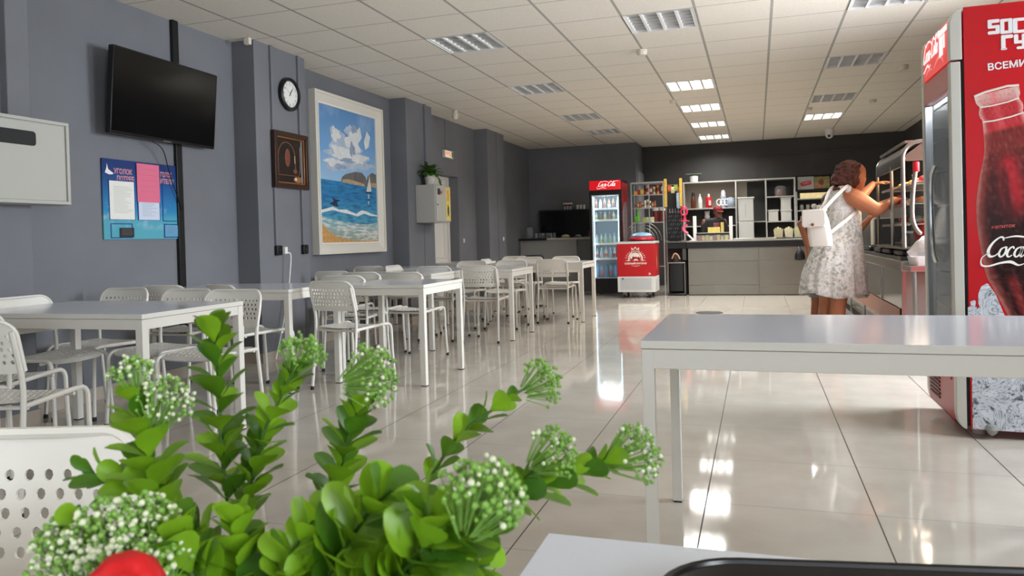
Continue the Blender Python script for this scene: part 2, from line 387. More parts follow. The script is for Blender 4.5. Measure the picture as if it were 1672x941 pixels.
def make_chair():
    """origin on the floor under the seat; the sitter faces +y; backrest top at z = .785"""
    t = thing('dining_chair', 'white chair', 'chair')
    # backrest: curve about the vertical, lean backwards; edges roll forward over the tubes
    mb = MB()
    def bk(u, w, d):
        lean = -.205-.055*(w/.215)
        y = lean+.030*(u/.198)**2
        return (u, y-.010+d, .568+w)
    HW, TOP, RR = .196, .213, .062
    def hw(w): return HW if w < TOP-RR else HW-RR+sqrt(max(0, RR*RR-(w-(TOP-RR))**2))
    def us(w): h = hw(w)-.004; return [-h, -h*.925]+[h*(-.925+1.85*k/12) for k in range(1, 12)]+[h*.925, h]
    ws = [0, .014]+[.034+.0262*k for k in range(6)]+[.178, .190, .200, .207]
    perforated(mb, us, ws, lambda i, j: 1 <= i <= 12 and 2 <= j <= 6, bk, .0045)
    # rolled rim along the sides and the top
    rim = []
    hw, top, r = .196, .213, .062
    rim += [bk(-hw, .01+k*.0273, 0) for k in range(0, 6)]
    rim += [bk(-hw+r+r*cos(a), top-r+r*sin(a), 0) for a in [pi-pi/2*k/6 for k in range(7)]]
    rim += [bk(hw-r+r*cos(a), top-r+r*sin(a), 0) for a in [pi/2-pi/2*k/6 for k in range(7)]]
    rim += [bk(hw, .01+k*.0273, 0) for k in range(5, -1, -1)]
    mb.tube(rim, .0085, 6)
    mb.build('backrest', PERF, t, recalc=True, angle=50)
    mb = MB()
    def st(u, w, d):
        e = max(abs(u)/.185, abs(w)/.19)
        return (u, w+.005, .452+d-.016*max(0, 1-(u/.185)**2)*(1-.4*(w/.19)**2) - (.022*max(0, (w-.11)/.08)**2 if w > .11 else 0))
    def us2(w):
        h = .185 if abs(w) < .14 else .185-.05+sqrt(max(0, .05**2-(abs(w)-.14)**2)); return [-h, -h*.93]+[h*(-.93+1.86*k/12) for k in range(1, 12)]+[h*.93, h]
    ws2 = [-.19, -.183, -.170, -.158]+[-.145+.029*k for k in range(11)]+[.158, .170, .183, .19]
    perforated(mb, us2, ws2, lambda i, j: 1 <= i <= 12 and 4 <= j <= 13, st, -.0045, .0066, .0076)
    mb.build('seat', PERF, t, angle=50)
    for sx in (-1, 1):
        # rear leg runs on as the back upright
        x0 = .188*sx
        pts = bez([(x0*1.02, -.238, .012), (x0, -.212, .25), (x0*.985, -.190, .46), (x0*.985, -.196, .56), (x0*.99, -.222, .66), (x0*.97, -.238, .74)], 4)
        lg = MB().tube(pts, .0112, 8).build('leg', WHITE, t)
        MB().lathe([(.0125,0),(.0135,.004),(.0125,.026)], (x0*1.02, -.239, 0), 8).build('foot_cap', RUBBER, lg)
        pts = [(x0*.985, -.190, .435), (x0*.985, -.05, .440), (x0*.985, .10, .445)]+[(x0*.985+.004*sx*k/5, .160+.045*sin(pi/2*k/5), .400+.045*cos(pi/2*k/5)) for k in range(6)]+[(x0*1.0, .212, .25), (x0*1.04, .226, .012)]
        lg = MB().tube(pts, .0112, 8).build('leg', WHITE, t)
        MB().lathe([(.0125,0),(.0135,.004),(.0125,.026)], (x0*1.04, .227, 0), 8).build('foot_cap', RUBBER, lg)
    for yy in (-.165, .12): MB().tube([(-.185,yy,.425),(.185,yy,.425)], .009, 6).build('stretcher', WHITE, t)
    return t
CHAIR = make_chair()
def chair(i, bx, by, face, label, group='white perforated dining chairs'):
    """bx, by: middle of the backrest; face: degrees from +y towards +x"""
    a = radians(face); d = Vector((sin(a), cos(a), 0))
    o = CHAIR if i == 0 else copy_tree(CHAIR)
    place(o, (bx+d.x*.235, by+d.y*.235, 0), -a)
    o['label'] = label; o['group'] = group; o['category'] = 'chair'
CH = [
 (-1.045,.815,162.5,'white perforated chair nearest the camera, cut by the left edge behind the green plant'),
 (-2.95,2.15,-14,'white chair left of the front table with its side rail in full view'),
 (-3.47,2.50,-15,'white chair half hidden behind the near side-on chair and tucked under the front table'),
 (-4.13,3.33,90,'white chair against the grey pilaster at the wall end of the front table'),
 (-4.08,4.05,180,'white chair at the far side of the front table, closest to the wall'),
 (-4.02,4.33,0,'white chair by the wall whose back stands behind the far row of the front table'),
 (-3.45,3.92,182,'white chair in the middle of the far side of the front table'),
 (-3.03,3.83,178,'white chair at the aisle end of the far side of the front table'),
 (-3.55,4.36,22,'white chair alone at the near side of the second table, before the wall sockets'),
 (-3.85,6.30,0,'white chair beside the clock pilaster, behind the second table'),
 (-2.88,4.68,10,'large white chair angled at the near corner of the third table, full perforated back showing'),
 (-3.22,5.42,-4,'white chair just behind the second table, left of the square third table'),
 (-2.93,5.92,2,'white chair with its back just beyond the square third table'),
 (-3.38,6.00,0,'white chair left of the one backing on the square third table'),
 (-3.86,7.60,90,'white chair facing the left end of the fourth table'),
 (-4.12,7.50,0,'white chair under the lower left of the big seaside painting'),
 (-3.20,7.20,0,'white chair on the left of the pair at the near side of the fourth table'),
 (-2.68,7.14,0,'white chair on the right of the pair at the near side of the fourth table'),
 (-2.84,8.70,180,'white chair at the far side of the fourth table, nearer the aisle'),
 (-3.36,8.72,180,'white chair at the far side of the fourth table, nearer the wall'),
 (-3.42,9.42,90,'white chair facing the left end of the last table in the row'),
 (-3.42,10.65,180,'white chair farthest from the camera, between the door and the bar'),
 (-3.03,10.10,180,'white chair at the far side of the last table, nearer the wall'),
 (-2.50,10.06,180,'white chair at the far side of the last table, nearer the fridge'),
 (-2.38,8.86,0,'white chair at the near side of the last table, seen from straight behind'),
]
for i, (x, y, f, l) in enumerate(CH): chair(i, x, y, f, l)

# ================================================================== white laminate tables
def make_table(w, d, h, lg=.042, ap=.05):
    t = thing('dining_table', 'white table', 'table')
    o = MB().box(-w/2, w/2, -d/2, d/2, h-.024, h).build('tabletop', [LAMIN, WHITE], t, bevel=.0015)
    for p in o.data.polygons: p.material_index = 0 if p.normal.z > .5 else 1
    mb = MB(); e = .006
    mb.box(-w/2+lg, w/2-lg, -d/2+e, -d/2+e+.02, h-.026-ap, h-.026); mb.box(-w/2+lg, w/2-lg, d/2-e-.02, d/2-e, h-.026-ap, h-.026)
    mb.box(-w/2+e, -w/2+e+.02, -d/2+lg, d/2-lg, h-.026-ap, h-.026); mb.box(w/2-e-.02, w/2-e, -d/2+lg, d/2-lg, h-.026-ap, h-.026)
    mb.box(-w/2+.03, w/2-.03, -d/2+.03, d/2-.03, h-.03, h-.022)
    mb.build('apron', WHITE, t, bevel=.0015)
    for sx in (-1, 1):
        for sy in (-1, 1):
            x0, x1 = sorted((sx*(w/2-.002), sx*(w/2-.002-lg))); y0, y1 = sorted((sy*(d/2-.002), sy*(d/2-.002-lg)))
            l = MB().box(x0, x1, y0, y1, .006, h-.026).build('leg', WHITE, t, bevel=.002)
            MB().box(x0+.002, x1-.002, y0+.002, y1-.002, 0, .007).build('foot_cap', RUBBER, l)
    return t
TH = .735
T_long = make_table(1.25, .75, TH); T_sq = make_table(.75, .75, TH)
def table(src, first, xr, y0, label, w=1.25, d=.75, rz=0):
    o = src if first else copy_tree(src)
    place(o, (xr-w/2, y0+d/2, 0), rz); o['label'] = label; o['category'] = 'table'; o['group'] = 'white laminate dining tables'
table(T_long, 1, -2.805, 2.88, 'white table at the front left, long side to the camera, nearest in the wall row')
table(T_long, 0, -3.135, 4.55, 'white table second in the wall row, below the clock pilaster sockets')
table(T_sq, 1, -2.285, 4.955, 'square white table third in the row, in front of the seaside painting', .75)
table(T_long, 0, -2.39, 7.345, 'long white table fourth in the row, two chairs at its near side')
table(T_long, 0, -2.035, 9.04, 'white table last in the row, closest to the drinks fridge')
table(T_long, 0, -2.95, 6.58, 'white table pushed to the wall under the painting, behind the third table')
table(T_sq, 0, -3.66, 7.92, 'square white table by the wall between the painting and the second pilaster', .75)
table(T_sq, 0, -3.62, 9.62, 'square white table by the wall near the white door', .75)
T_r = make_table(1.30, .77, TH, .036, .058); place(T_r, (-.338+.65, 2.255+.385, 0))
tag(T_r, 'white table alone in the aisle at right, in front of the tall red fridge', 'table', 'white laminate dining tables')
T_n = copy_tree(T_long); place(T_n, (-.219+.625, .772-.375, 0)); tag(T_n, 'white table at the bottom edge carrying the black tray', 'table', 'white laminate dining tables')
T_m = copy_tree(T_long); place(T_m, (-.226-.625, .53-.375, 0)); tag(T_m, 'white table under the potted green plant at the bottom left', 'table', 'white laminate dining tables')
# black pedestal stool half hidden behind the last chairs
t = thing('pedestal_stool', 'black round pedestal stool between the last chairs and the bar', 'stool', (-3.23, 10.98, 0))
MB().lathe([(.19,0),(.2,.006),(.19,.018),(.03,.03),(.022,.05)], (-3.23,10.98,0), 20).build('base', BLACK, t)
MB().lathe([(.022,.045),(.022,.70)], (-3.23,10.98,0), 10).build('pole', BLACK, t)
MB().lathe([(.03,.69),(.15,.705),(.165,.73),(.16,.775),(.12,.79),(0.01,.792)], (-3.23,10.98,0), 20).build('seat', mat('black_leatherette', (22,22,23), .5), t)

p = at(1158, 511, z=0)
o = MB().lathe([(.17,0),(.175,.003),(.165,.006),(.15,.005)], (p.x, p.y, .0005), 28).build('drain_cover', mat('drain_dark', (44,42,40), .5, .4)); tag(o, 'round dark drain cover in the floor beyond the aisle table', 'drain cover')  # thin dark disc lying on the floor
# ================================================================== recessed louvre lights
MIRR = mat('mirror_louvre', (232,233,235), .3, .7); RIBW = mat('white_rib', (246,246,244), .25)
TUBE_OFF = mat('fluorescent_tube', (236,236,232), .3)
TUBE_ON = mat('glowing_fluorescent_tube', (255,255,255), .4, emit=(255,250,240), es=22.)
TUBE_DIM = mat('dim_fluorescent_tube', (255,255,255), .4, emit=(255,250,240), es=7.)
HOUS = mat('lamp_housing_white', (222,222,220), .3)
def make_fixture(lit):
    t = thing('ceiling_light', 'x', 'ceiling light'); h = .285
    mb = MB(); mb.add([(-h,-h,.09),(h,-h,.09),(h,h,.09),(-h,h,.09)], [(0,1,2,3)])
    for a, b, c, d in ((-h-.006,-h,-h-.006,h+.006),(h,h+.006,-h-.006,h+.006),(-h,h,-h-.006,-h),(-h,h,h,h+.006)): mb.box(a, b, c, d, -.004, .09)
    mb.build('housing', HOUS, t, smooth=False)
    for k in range(4):
        x = -.213+.142*k
        MB().tube([(x,-.27,.062),(x,.27,.062)], .013, 8).build('fluorescent_tube', TUBE_ON if lit == 1 else TUBE_DIM if lit == 2 else TUBE_OFF, t)
    for k in range(5):                                  # bright reflector ribs between and beside the tubes
        x = -.284+.142*k; x += .012 if k == 0 else -.012 if k == 4 else 0
        MB().prism([(x-.022,.085),(x-.014,.035),(x-.012,.0),(x+.012,.0),(x+.014,.035),(x+.022,.085)], -.283, .283, 'xz', 0).build('rib', RIBW, t, smooth=False)
    for k in range(6):
        y = -.235+.094*k
        MB().prism([(y-.005,.004),(y+.005,.004),(y+.002,.045),(y-.002,.045)], -.284, .284, 'yz', 0).build('louvre', MIRR, t, smooth=False)
    return t
FT = {}
WHERE = {2: 'in the row nearest the left wall', 5: 'in the middle row', 8: 'in the right hand row'}
ORD = {(2,2):'largest looking unlit ceiling light %s', (2,6):'second unlit louvre ceiling light %s', (2,10):'third louvre ceiling light %s', (2,13):'fourth and smallest looking louvre ceiling light %s',
       (5,2):'unlit louvre ceiling light %s, nearest the smoke detector', (5,7):'first glowing ceiling light %s, the largest lit one', (5,10):'second glowing ceiling light %s', (5,13):'third and dimmer ceiling light %s', (5,16):'dim ceiling light %s closest to the back wall',
       (8,2):'unlit louvre ceiling light %s, cut by the top edge', (8,6):'unlit louvre ceiling light %s, left of the tall fridge top', (8,10):'unlit louvre ceiling light %s, just before the glowing one', (8,13):'single glowing ceiling light %s'}
for c, r, lit in FIX:
    if r < 0: continue
    o = make_fixture(lit) if lit not in FT else copy_tree(FT[lit])
    FT.setdefault(lit, o)
    place(o, (CGX+CP*(c+.5), CGY+CP*(r+.5), ZC), pi/2 if c == 99 else 0)
    o['label'] = ORD[(c, r)] % WHERE[c]; o['group'] = 'recessed louvre ceiling lights'
# ================================================================== small things on the ceiling
CREAM = mat('cream_plastic', (216,208,192), .45)
def detector(px, py, label, sc=1.):
    p = at(px, py, z=ZC); t = thing('smoke_detector', label, 'smoke detector', (p.x, p.y, ZC), group='ceiling smoke detectors')
    MB().lathe([(.05*sc,0),(.05*sc,-.012*sc),(.042*sc,-.016*sc)], p, 18).build('base', CREAM, t)
    MB().lathe([(.046*sc,-.014*sc),(.047*sc,-.03*sc),(.036*sc,-.046*sc),(.0,-.048*sc)], p, 18, caps=False).build('sensor_head', CREAM, t)
detector(1048, 82, 'smoke detector nearest the camera, beside the unlit middle ceiling light', 1.1)
detector(1099, 164, 'smoke detector between the two large glowing ceiling lights')
detector(1321, 176, 'smoke detector just before the single glowing light at right')
detector(1474, 107, 'smoke detector closest to the top of the tall red fridge', 1.2)
detector(1425, 163, 'smoke detector above the woman, right of the right hand lights')
p = at(743, 181, z=ZC); t = thing('motion_sensor', 'small cream motion sensor hanging from the ceiling near the exit sign', 'sensor', (p.x, p.y, ZC))
MB().lathe([(.035,0),(.035,-.02)], p, 14).build('base', CREAM, t)
MB().lathe([(.028,-.02),(.045,-.05),(.045,-.09),(.03,-.12),(0,-.13)], p, 14, caps=False).build('sensor_head', CREAM, t)
p = at(1354, 211, z=ZC); t = thing('security_camera', 'white dome security camera on the ceiling at the back wall', 'camera', (p.x, p.y, ZC))
MB().lathe([(.075,0),(.075,-.03),(.07,-.09)], p, 18).build('housing', mat('white_plastic', (226,225,222), .35), t)
MB().sph((p.x, p.y, ZC-.10), .07, 16, 10).build('dome', mat('white_plastic', (226,225,222), .35), t)
MB().sph((p.x-.01, p.y-.052, ZC-.125), .026, 10, 8).build('lens', BLACK, t)
p = at(404, 62, z=ZC); o = MB().box(p.x-.03, p.x+.03, p.y-.02, p.y+.02, ZC-.06, ZC).build('alarm_sensor', CREAM, bevel=.008)
tag(o, 'tiny cream alarm sensor under the ceiling at the clock pilaster corner', 'sensor')

# ================================================================== left wall: white box, television, notice board
def onwall(name, label, cat, x, y, z, **k): return thing(name, label, cat, (x, y, z), **k)
t = onwall('wall_cabinet', 'white metal wall cabinet with a black slot at the left edge', 'cabinet', XP, 3.2, 1.33)
MB().box(XP, XP+.16, 2.72, 3.60, 1.33, 1.835).build('body', LAMPW, t, bevel=.004)
mb = MB(); mb.add([], []); mb.prism(rrect(3.16, 1.58, .82, .455, .006, 2), XP+.16, XP+.166, 'yz'); mb.build('door', LAMPW, t, bevel=.002)
MB().prism(rrect(3.22, 1.712, .31, .085, .02, 4), XP+.166, XP+.168, 'yz').build('slot', BLACKM, t)
mb = MB(); mb.box(XP+.16, XP+.172, 2.722, 3.598, 1.332, 1.352); mb.box(XP+.16, XP+.172, 2.722, 3.598, 1.813, 1.833); mb.box(XP+.16, XP+.172, 3.578, 3.598, 1.352, 1.813); mb.box(XP+.16, XP+.172, 2.722, 2.742, 1.352, 1.813)
mb.build('rim', LAMPW, t, bevel=.002)
# television
t = onwall('television', 'flat black television hung on a bracket high on the grey wall', 'television', XW, 4.87, 1.9)
c = Vector((XW+.15, 4.72, 2.172)); T = Matrix.Translation(c) @ Matrix.Rotation(radians(2), 4, 'Z') @ Matrix.Rotation(radians(5), 4, 'Y')
# wide edge along local y, screen faces +x
mb = MB(); mb.T = T; mb.prism(rrect(0, 0, 1.11, .615, .008, 3), -.045, 0, 'yz'); mb.build('casing', mat('tv_plastic', (16,16,17), .3), t, bevel=.003)
mb = MB(); mb.T = T; mb.box(.0, .0015, -.545, .545, -.286, .297); mb.build('screen', mat('tv_screen', (9,9,10), .16, spec=.4), t)
mb = MB(); mb.T = T; mb.box(-.002, .004, -.04, .04, -.309, -.301); mb.build('badge', STEELD, t)
MB().tube([(XW+.001, 4.80, 2.2), (XW+.12, 4.80, 2.2)], .03, 8).build('bracket', BLACKM, t)
mb = MB(); mb.tube(bez([T @ Vector((-.02,-.13,-.32)), (XW+.10, 4.70, 1.80), (XW+.05, 4.82, 1.62), (XW+.035, 4.955, 1.35)], 8), .004, 6); mb.build('cable', BLACK, t)
# information board
t = onwall('information_board', 'blue information board with pinned white sheets and red lettering under the television', 'notice board', XW, 4.6, 1.12)
Y0, Y1, Z0, Z1 = 4.205, 4.985, 1.122, 1.702
m = mat('board_blue', (60,120,165), .35); nt = m.node_tree; b = nt.nodes['Principled BSDF']
g = nt.nodes.new('ShaderNodeNewGeometry'); sx = nt.nodes.new('ShaderNodeSeparateXYZ'); nt.links.new(g.outputs['Position'], sx.inputs[0])
cr = nt.nodes.new('ShaderNodeValToRGB'); e = cr.color_ramp.elements
e[0].position = 0; e[0].color = rgb((84,160,176)); e[1].position = 1; e[1].color = rgb((22,48,104))
for q, cc in ((.26,(80,156,176)),(.36,(46,128,176)),(.6,(36,96,152)),(.85,(24,56,112))): el = e.new(q); el.color = rgb(cc)
mr = nt.nodes.new('ShaderNodeMapRange'); mr.inputs['From Min'].default_value = Z0; mr.inputs['From Max'].default_value = Z1; nt.links.new(sx.outputs['Z'], mr.inputs['Value'])
cl = noisefac(nt, g.outputs['Position'], 9., 6, .5, .72)
hgt = mathn(nt, 'SUBTRACT', 1., mathn(nt, 'MINIMUM', 1., mathn(nt, 'MULTIPLY', mathn(nt, 'ABSOLUTE', mathn(nt, 'SUBTRACT', mr.outputs['Result'], .3)), 5.)))
nt.links.new(mr.outputs['Result'], cr.inputs[0]); nt.links.new(mixrgb(nt, mathn(nt, 'MULTIPLY', cl, hgt), cr.outputs[0], rgb((196,210,220))), b.inputs['Base Color'])
MB().box(XW+.004, XW+.014, Y0, Y1, Z0, Z1).build('panel', m, t)
NAVY = mat('navy_line', (22,52,128), .4)
xx = XW+.014
def bd(u, w): return (Y0+(Y1-Y0)*u, Z1-(Z1-Z0)*w)
pockets = [(.065,.255,.37,.755),(.40,.27,.685,.755),(.72,.26,.945,.765),(.075,.80,.33,.985),(.73,.80,.955,.985)]
mb = MB()
for a, b_, c_, d in pockets:
    (y0, z1), (y1, z0) = bd(a, b_), bd(c_, d)
    for q in ((y0, y1, z1-.006, z1),(y0, y1, z0, z0+.006),(y0, y0+.006, z0+.006, z1-.006),(y1-.006, y1, z0+.006, z1-.006)): mb.box(xx, xx+.003, *q)
mb.build('pocket_frames', NAVY, t, smooth=False)
SHEETW, SHEETB = PAPER, mat('bluish_paper', (196,204,220), .7)
INK = mat('grey_ink', (120,118,116), .8)
def sheet(a, b_, c_, d, m_, name='paper_sheet', off=.004, lines=0, label=None):
    (y0, z1), (y1, z0) = bd(a, b_), bd(c_, d)
    o = MB().box(xx+off, xx+off+.001, y0, y1, z0, z1).build(name, m_, t)
    if lines:
        mb = MB(); random.seed(lines)
        for k in range(lines):
            z = z1-(z1-z0)*(.14+.72*k/lines); w_ = random.uniform(.45, .78)
            mb.box(xx+off+.001, xx+off+.0014, y0+(y1-y0)*.16, y0+(y1-y0)*(.16+w_), z-.0016, z)
        mb.build('print', INK, o, smooth=False)
    if label: o['label'] = label
sheet(.07,.27,.36,.75, SHEETW, lines=17, label='white printed sheet')
sheet(.41,.50,.675,.75, SHEETB, off=.004, lines=9, label='bluish printed sheet')
sheet(.395,.02,.68,.52, mat('pink_paper', (214,104,132), .7), off=.008, lines=5, label='pink sheet')
sheet(.175,.855,.345,.975, mat('dark_card', (36,28,28), .6), off=.004, lines=5, label='black card')
sheet(.74,.82,.94,.97, mat('blue_sticker', (92,150,186), .6), off=.004, lines=6)
LET = mat('red_letters', (208,60,66), .5); LETW = mat('pale_letter_edge', (232,222,222), .5)
def wtext(s, size, y, z, x, m_, parent, name='lettering', shear=0., bold=.0, sx=1.):
    """text standing on a wall that faces +x, reading along +y"""
    me = text_mesh(s, size, shear, bold=bold); mb = MB()
    mb.T = Matrix(((0,0,1,x),(sx,0,0,y),(0,1,0,z),(0,0,0,1))); mb.mesh(me); return mb.build(name, m_, parent, smooth=False, recalc=False)
for s, u, w, sx_ in (('УГОЛОК', .135, .175, .95), ('ПОТРЕБ', .165, .265, .95), ('ГОЛОК', .705, .165, .8), ('ИТЕЛЯ', .70, .255, 1.0)):
    y, z = bd(u, w)
    wtext(s, .050, y, z, xx+.0006, LETW, t, 'lettering', 0, .0014, sx_*.85); wtext(s, .050, y, z, xx+.0012, LET, t, 'lettering', 0, .0, sx_*.85)
mb = MB(); mb.prism([bd(.055,.06), bd(.068,.13), bd(.125,.175), bd(.12,.19), bd(.075,.195), bd(.03,.175), bd(.048,.12)], xx, xx+.002, 'yz'); mb.build('emblem', LETW, t, smooth=False)

# ================================================================== clock pilaster
t = onwall('wall_clock', 'round black wall clock with white dial on the pilaster', 'clock', XP, 6.165, 2.47)
X = Matrix.Translation((XP+.002, 6.165, 2.468)) @ Matrix.Rotation(pi/2, 4, 'Y')
mb = MB(); mb.T = X; mb.lathe([(.150,0),(.158,.012),(.155,.035),(.142,.045),(.128,.040),(.122,.024)], n=40, caps=False); mb.build('rim', BLACK, t)
mb = MB(); mb.T = X; mb.lathe([(.128,.0),(.128,.022)], n=40); mb.build('dial', mat('clock_dial', (226,226,222), .5), t)
mb = MB(); mb.T = Matrix.Translation((XP+.025, 6.165, 2.468))
for k in range(60):
    a = 2*pi*k/60; L = .010 if k % 5 else .016; r = .117
    p0 = Vector((0, sin(a)*r, cos(a)*r)); p1 = Vector((0, sin(a)*(r-L*.5), cos(a)*(r-L*.5))); mb.tube([p0, p1], .0006 if k % 5 else .0012, 4)
for k in range(1, 13):
    a = 2*pi*k/12; me = text_mesh(str(k), .032, align='CENTER')
    o2 = MB(); 
    mb.add([(0, v.co.x+sin(a)*.095, v.co.y+cos(a)*.095-.011) for v in me.vertices], [tuple(p.vertices) for p in me.polygons])
mb.build('numerals', BLACK, t, smooth=False, recalc=False)
mb = MB(); mb.T = Matrix.Translation((XP+.028, 6.165, 2.468)); 
def hand(a, L, w, x):
    d = Vector((0, sin(a), cos(a))); n_ = Vector((0, cos(a), -sin(a))); return [(x, *(q.yz)) for q in (-d*.02+n_*w, -d*.02-n_*w, d*L-n_*w*.4, d*L+n_*w*.4)]
for nm, a, L, w, x in (('hour_hand', radians(33), .06, .004, 0), ('minute_hand', radians(38), .092, .003, .001), ('second_hand', radians(308), .1, .001, .002)):
    mb = MB(); mb.T = Matrix.Translation((XP+.028, 6.165, 2.468)); mb.add(hand(a, L, w, x), [(0,1,2,3)]); mb.add(hand(a, L, w, x+.0006), [(3,2,1,0)]); mb.build(nm, BLACK, t, smooth=False)
mb = MB(); mb.T = X; mb.lathe([(.123,.0235),(.0,.026)], n=32, caps=False); 
# framed dark picture, hung slightly proud of the wall
t = onwall('framed_picture', 'small dark picture in a brown and gilt frame below the clock', 'picture', XP, 6.14, 1.57)
A0, A1, B0, B1 = 5.87, 6.41, 1.575, 2.10
WOOD = mat('dark_brown_frame', (46,26,18), .35, noise=.25, nscale=30); GILT = mat('gilt_slip', (150,98,52), .35, .5)
def frame_mb(y0, y1, z0, z1, w, x0, x1, mb=None):
    mb = mb or MB()
    mb.prism([(y0,z0),(y1,z0),(y1-w,z0+w),(y0+w,z0+w)], x0, x1, 'yz'); mb.prism([(y0,z1),(y0+w,z1-w),(y1-w,z1-w),(y1,z1)], x0, x1, 'yz')
    mb.prism([(y0,z0),(y0+w,z0+w),(y0+w,z1-w),(y0,z1)], x0, x1, 'yz'); mb.prism([(y1,z0),(y1,z1),(y1-w,z1-w),(y1-w,z0+w)], x0, x1, 'yz'); return mb
frame_mb(A0, A1, B0, B1, .045, XP+.005, XP+.05).build('frame', WOOD, t, bevel=.004)
frame_mb(A0+.045, A1-.045, B0+.045, B1-.045, .014, XP+.006, XP+.035).build('gilt_slip', GILT, t, bevel=.003)
MB().box(XP+.005, XP+.02, A0+.05, A1-.05, B0+.05, B1-.05).build('canvas', mat('dark_canvas', (22,17,15), .4, noise=.4, nscale=12), t)
mb = MB(); xc = XP+.0205
cy_ = 6.09; arcpts = [(cy_+.135*cos(a), 1.86+.15*sin(a)) for a in [pi-pi*k/16 for k in range(17)]]
mb.tube([(xc, 5.955, 1.72)]+[(xc, y, z) for y, z in arcpts]+[(xc, 6.225, 1.72)], .006, 6, flat=.25)
mb.tube([(xc,5.93,1.70),(xc,6.28,1.70)], .004, 6); mb.tube([(xc,6.30,1.98),(xc,6.30,1.76),(xc,6.27,1.70)], .005, 6)
mb.build('painted_arch', mat('painted_bronze', (122,70,44), .4), t)
mb = MB(); mb.prism(circ(6.10, 1.865, .042, 16, .085), xc, xc+.001, 'yz'); mb.prism(circ(6.22, 1.745, .035, 10, .02), xc, xc+.001, 'yz'); mb.build('painted_face', mat('painted_flesh', (104,58,44), .5, noise=.4, nscale=40), t)
mb = MB(); mb.prism(circ(6.27, 1.665, .085, 14, .028), xc, xc+.001, 'yz'); mb.build('painted_still_life', mat('painted_ochre', (126,84,48), .5, noise=.5, nscale=60), t)
mb = MB(); mb.prism(circ(6.225, 1.67, .02, 10, .018), xc, xc+.0015, 'yz'); mb.prism([(6.212,1.82),(6.222,1.82),(6.222,1.89),(6.212,1.89)], xc, xc+.001, 'yz'); mb.build('painted_highlights', mat('painted_white', (196,186,172), .5), t)
# sockets and white charger cable
for y, lab in ((5.92, 'black wall socket with a white charger plugged in, under the small picture'), (6.345, 'black wall socket with nothing plugged in, beside the painting')):
    t = onwall('wall_socket', lab, 'socket', XP, y, 1.0, group='black wall sockets')
    MB().box(XP, XP+.035, y-.04, y+.04, .955, 1.045).build('back_box', BLACK, t, bevel=.006)
    mb = MB(); mb.T = Matrix.Translation((XP+.035, y, 1.0)) @ Matrix.Rotation(pi/2, 4, 'Y'); mb.lathe([(.028,0),(.028,.004),(.022,.004),(.02,.001)], n=16); mb.build('outlet', BLACKM, t)
t = onwall('phone_charger', 'white phone charger with its cable hanging down to the second table', 'charger', XP+.04, 5.97, .98)
MB().box(XP+.04, XP+.075, 5.945, 5.985, .965, 1.03).build('plug', mat('white_plastic', (226,225,222), .35), t, bevel=.006)
MB().tube(bez([(XP+.07,5.975,.975),(XP+.09,6.0,.96),(XP+.085,6.0,.85),(XP+.07,5.97,.6),(XP+.05,5.9,.3),(XP+.04,5.8,.02)], 8), .006, 6).build('cable', mat('white_plastic', (226,225,222), .35), t)

# ================================================================== the big seaside painting
t = onwall('seaside_painting', 'tall seaside painting with sailboat and clouds in a wide white frame', 'painting', XW, 7.6, .93)
P0, P1, Q0, Q1 = 6.86, 8.36, .935, 2.67
FRW = mat('painting_frame_white', (214,208,196), .5)
mb = MB(); xo, xi = XW+.085, XW+.03
# scoop profile: high outer edge falling to the picture
def scoop(w0, w1, x0, x1):
    mbb = MB()
    for (a, b) in (((P0,Q0),(P1,Q0)), ((P1,Q0),(P1,Q1)), ((P1,Q1),(P0,Q1)), ((P0,Q1),(P0,Q0))):
        def ins(p, w): return (min(max(p[0], P0+w), P1-w), min(max(p[1], Q0+w), Q1-w))
        vs = []
        for w, x in ((w0, XW+.002), (w0, x0), (w1, x1), (w1, XW+.002)):
            for p in (a, b): q = ins(p, w); vs.append((x, q[0], q[1]))
        mbb.add(vs, [(0,1,3,2),(2,3,5,4),(4,5,7,6),(6,7,1,0)])
    return mbb
scoop(0, .03, xo, xo).build('frame', FRW, t, smooth=False)
scoop(.03, .105, xo-.012, XW+.035).build('frame_slope', FRW, t, smooth=False)
scoop(.105, .125, XW+.045, XW+.045).build('inner_slip', mat('painting_slip_white', (222,218,208), .5), t, smooth=False)
xc = XW+.03
U0, U1, V0, V1 = P0+.12, P1-.12, Q0+.12, Q1-.12
def pu(u, v): return (U0+(U1-U0)*u, V1-(V1-V0)*v)
def paint(name, pols, m_, lift):
    mb = MB()
    for k_, p in enumerate(pols): mb.prism([pu(*q) for q in p], xc, xc+lift+.00009*k_, 'yz')
    return mb.build(name, m_, t, smooth=False)
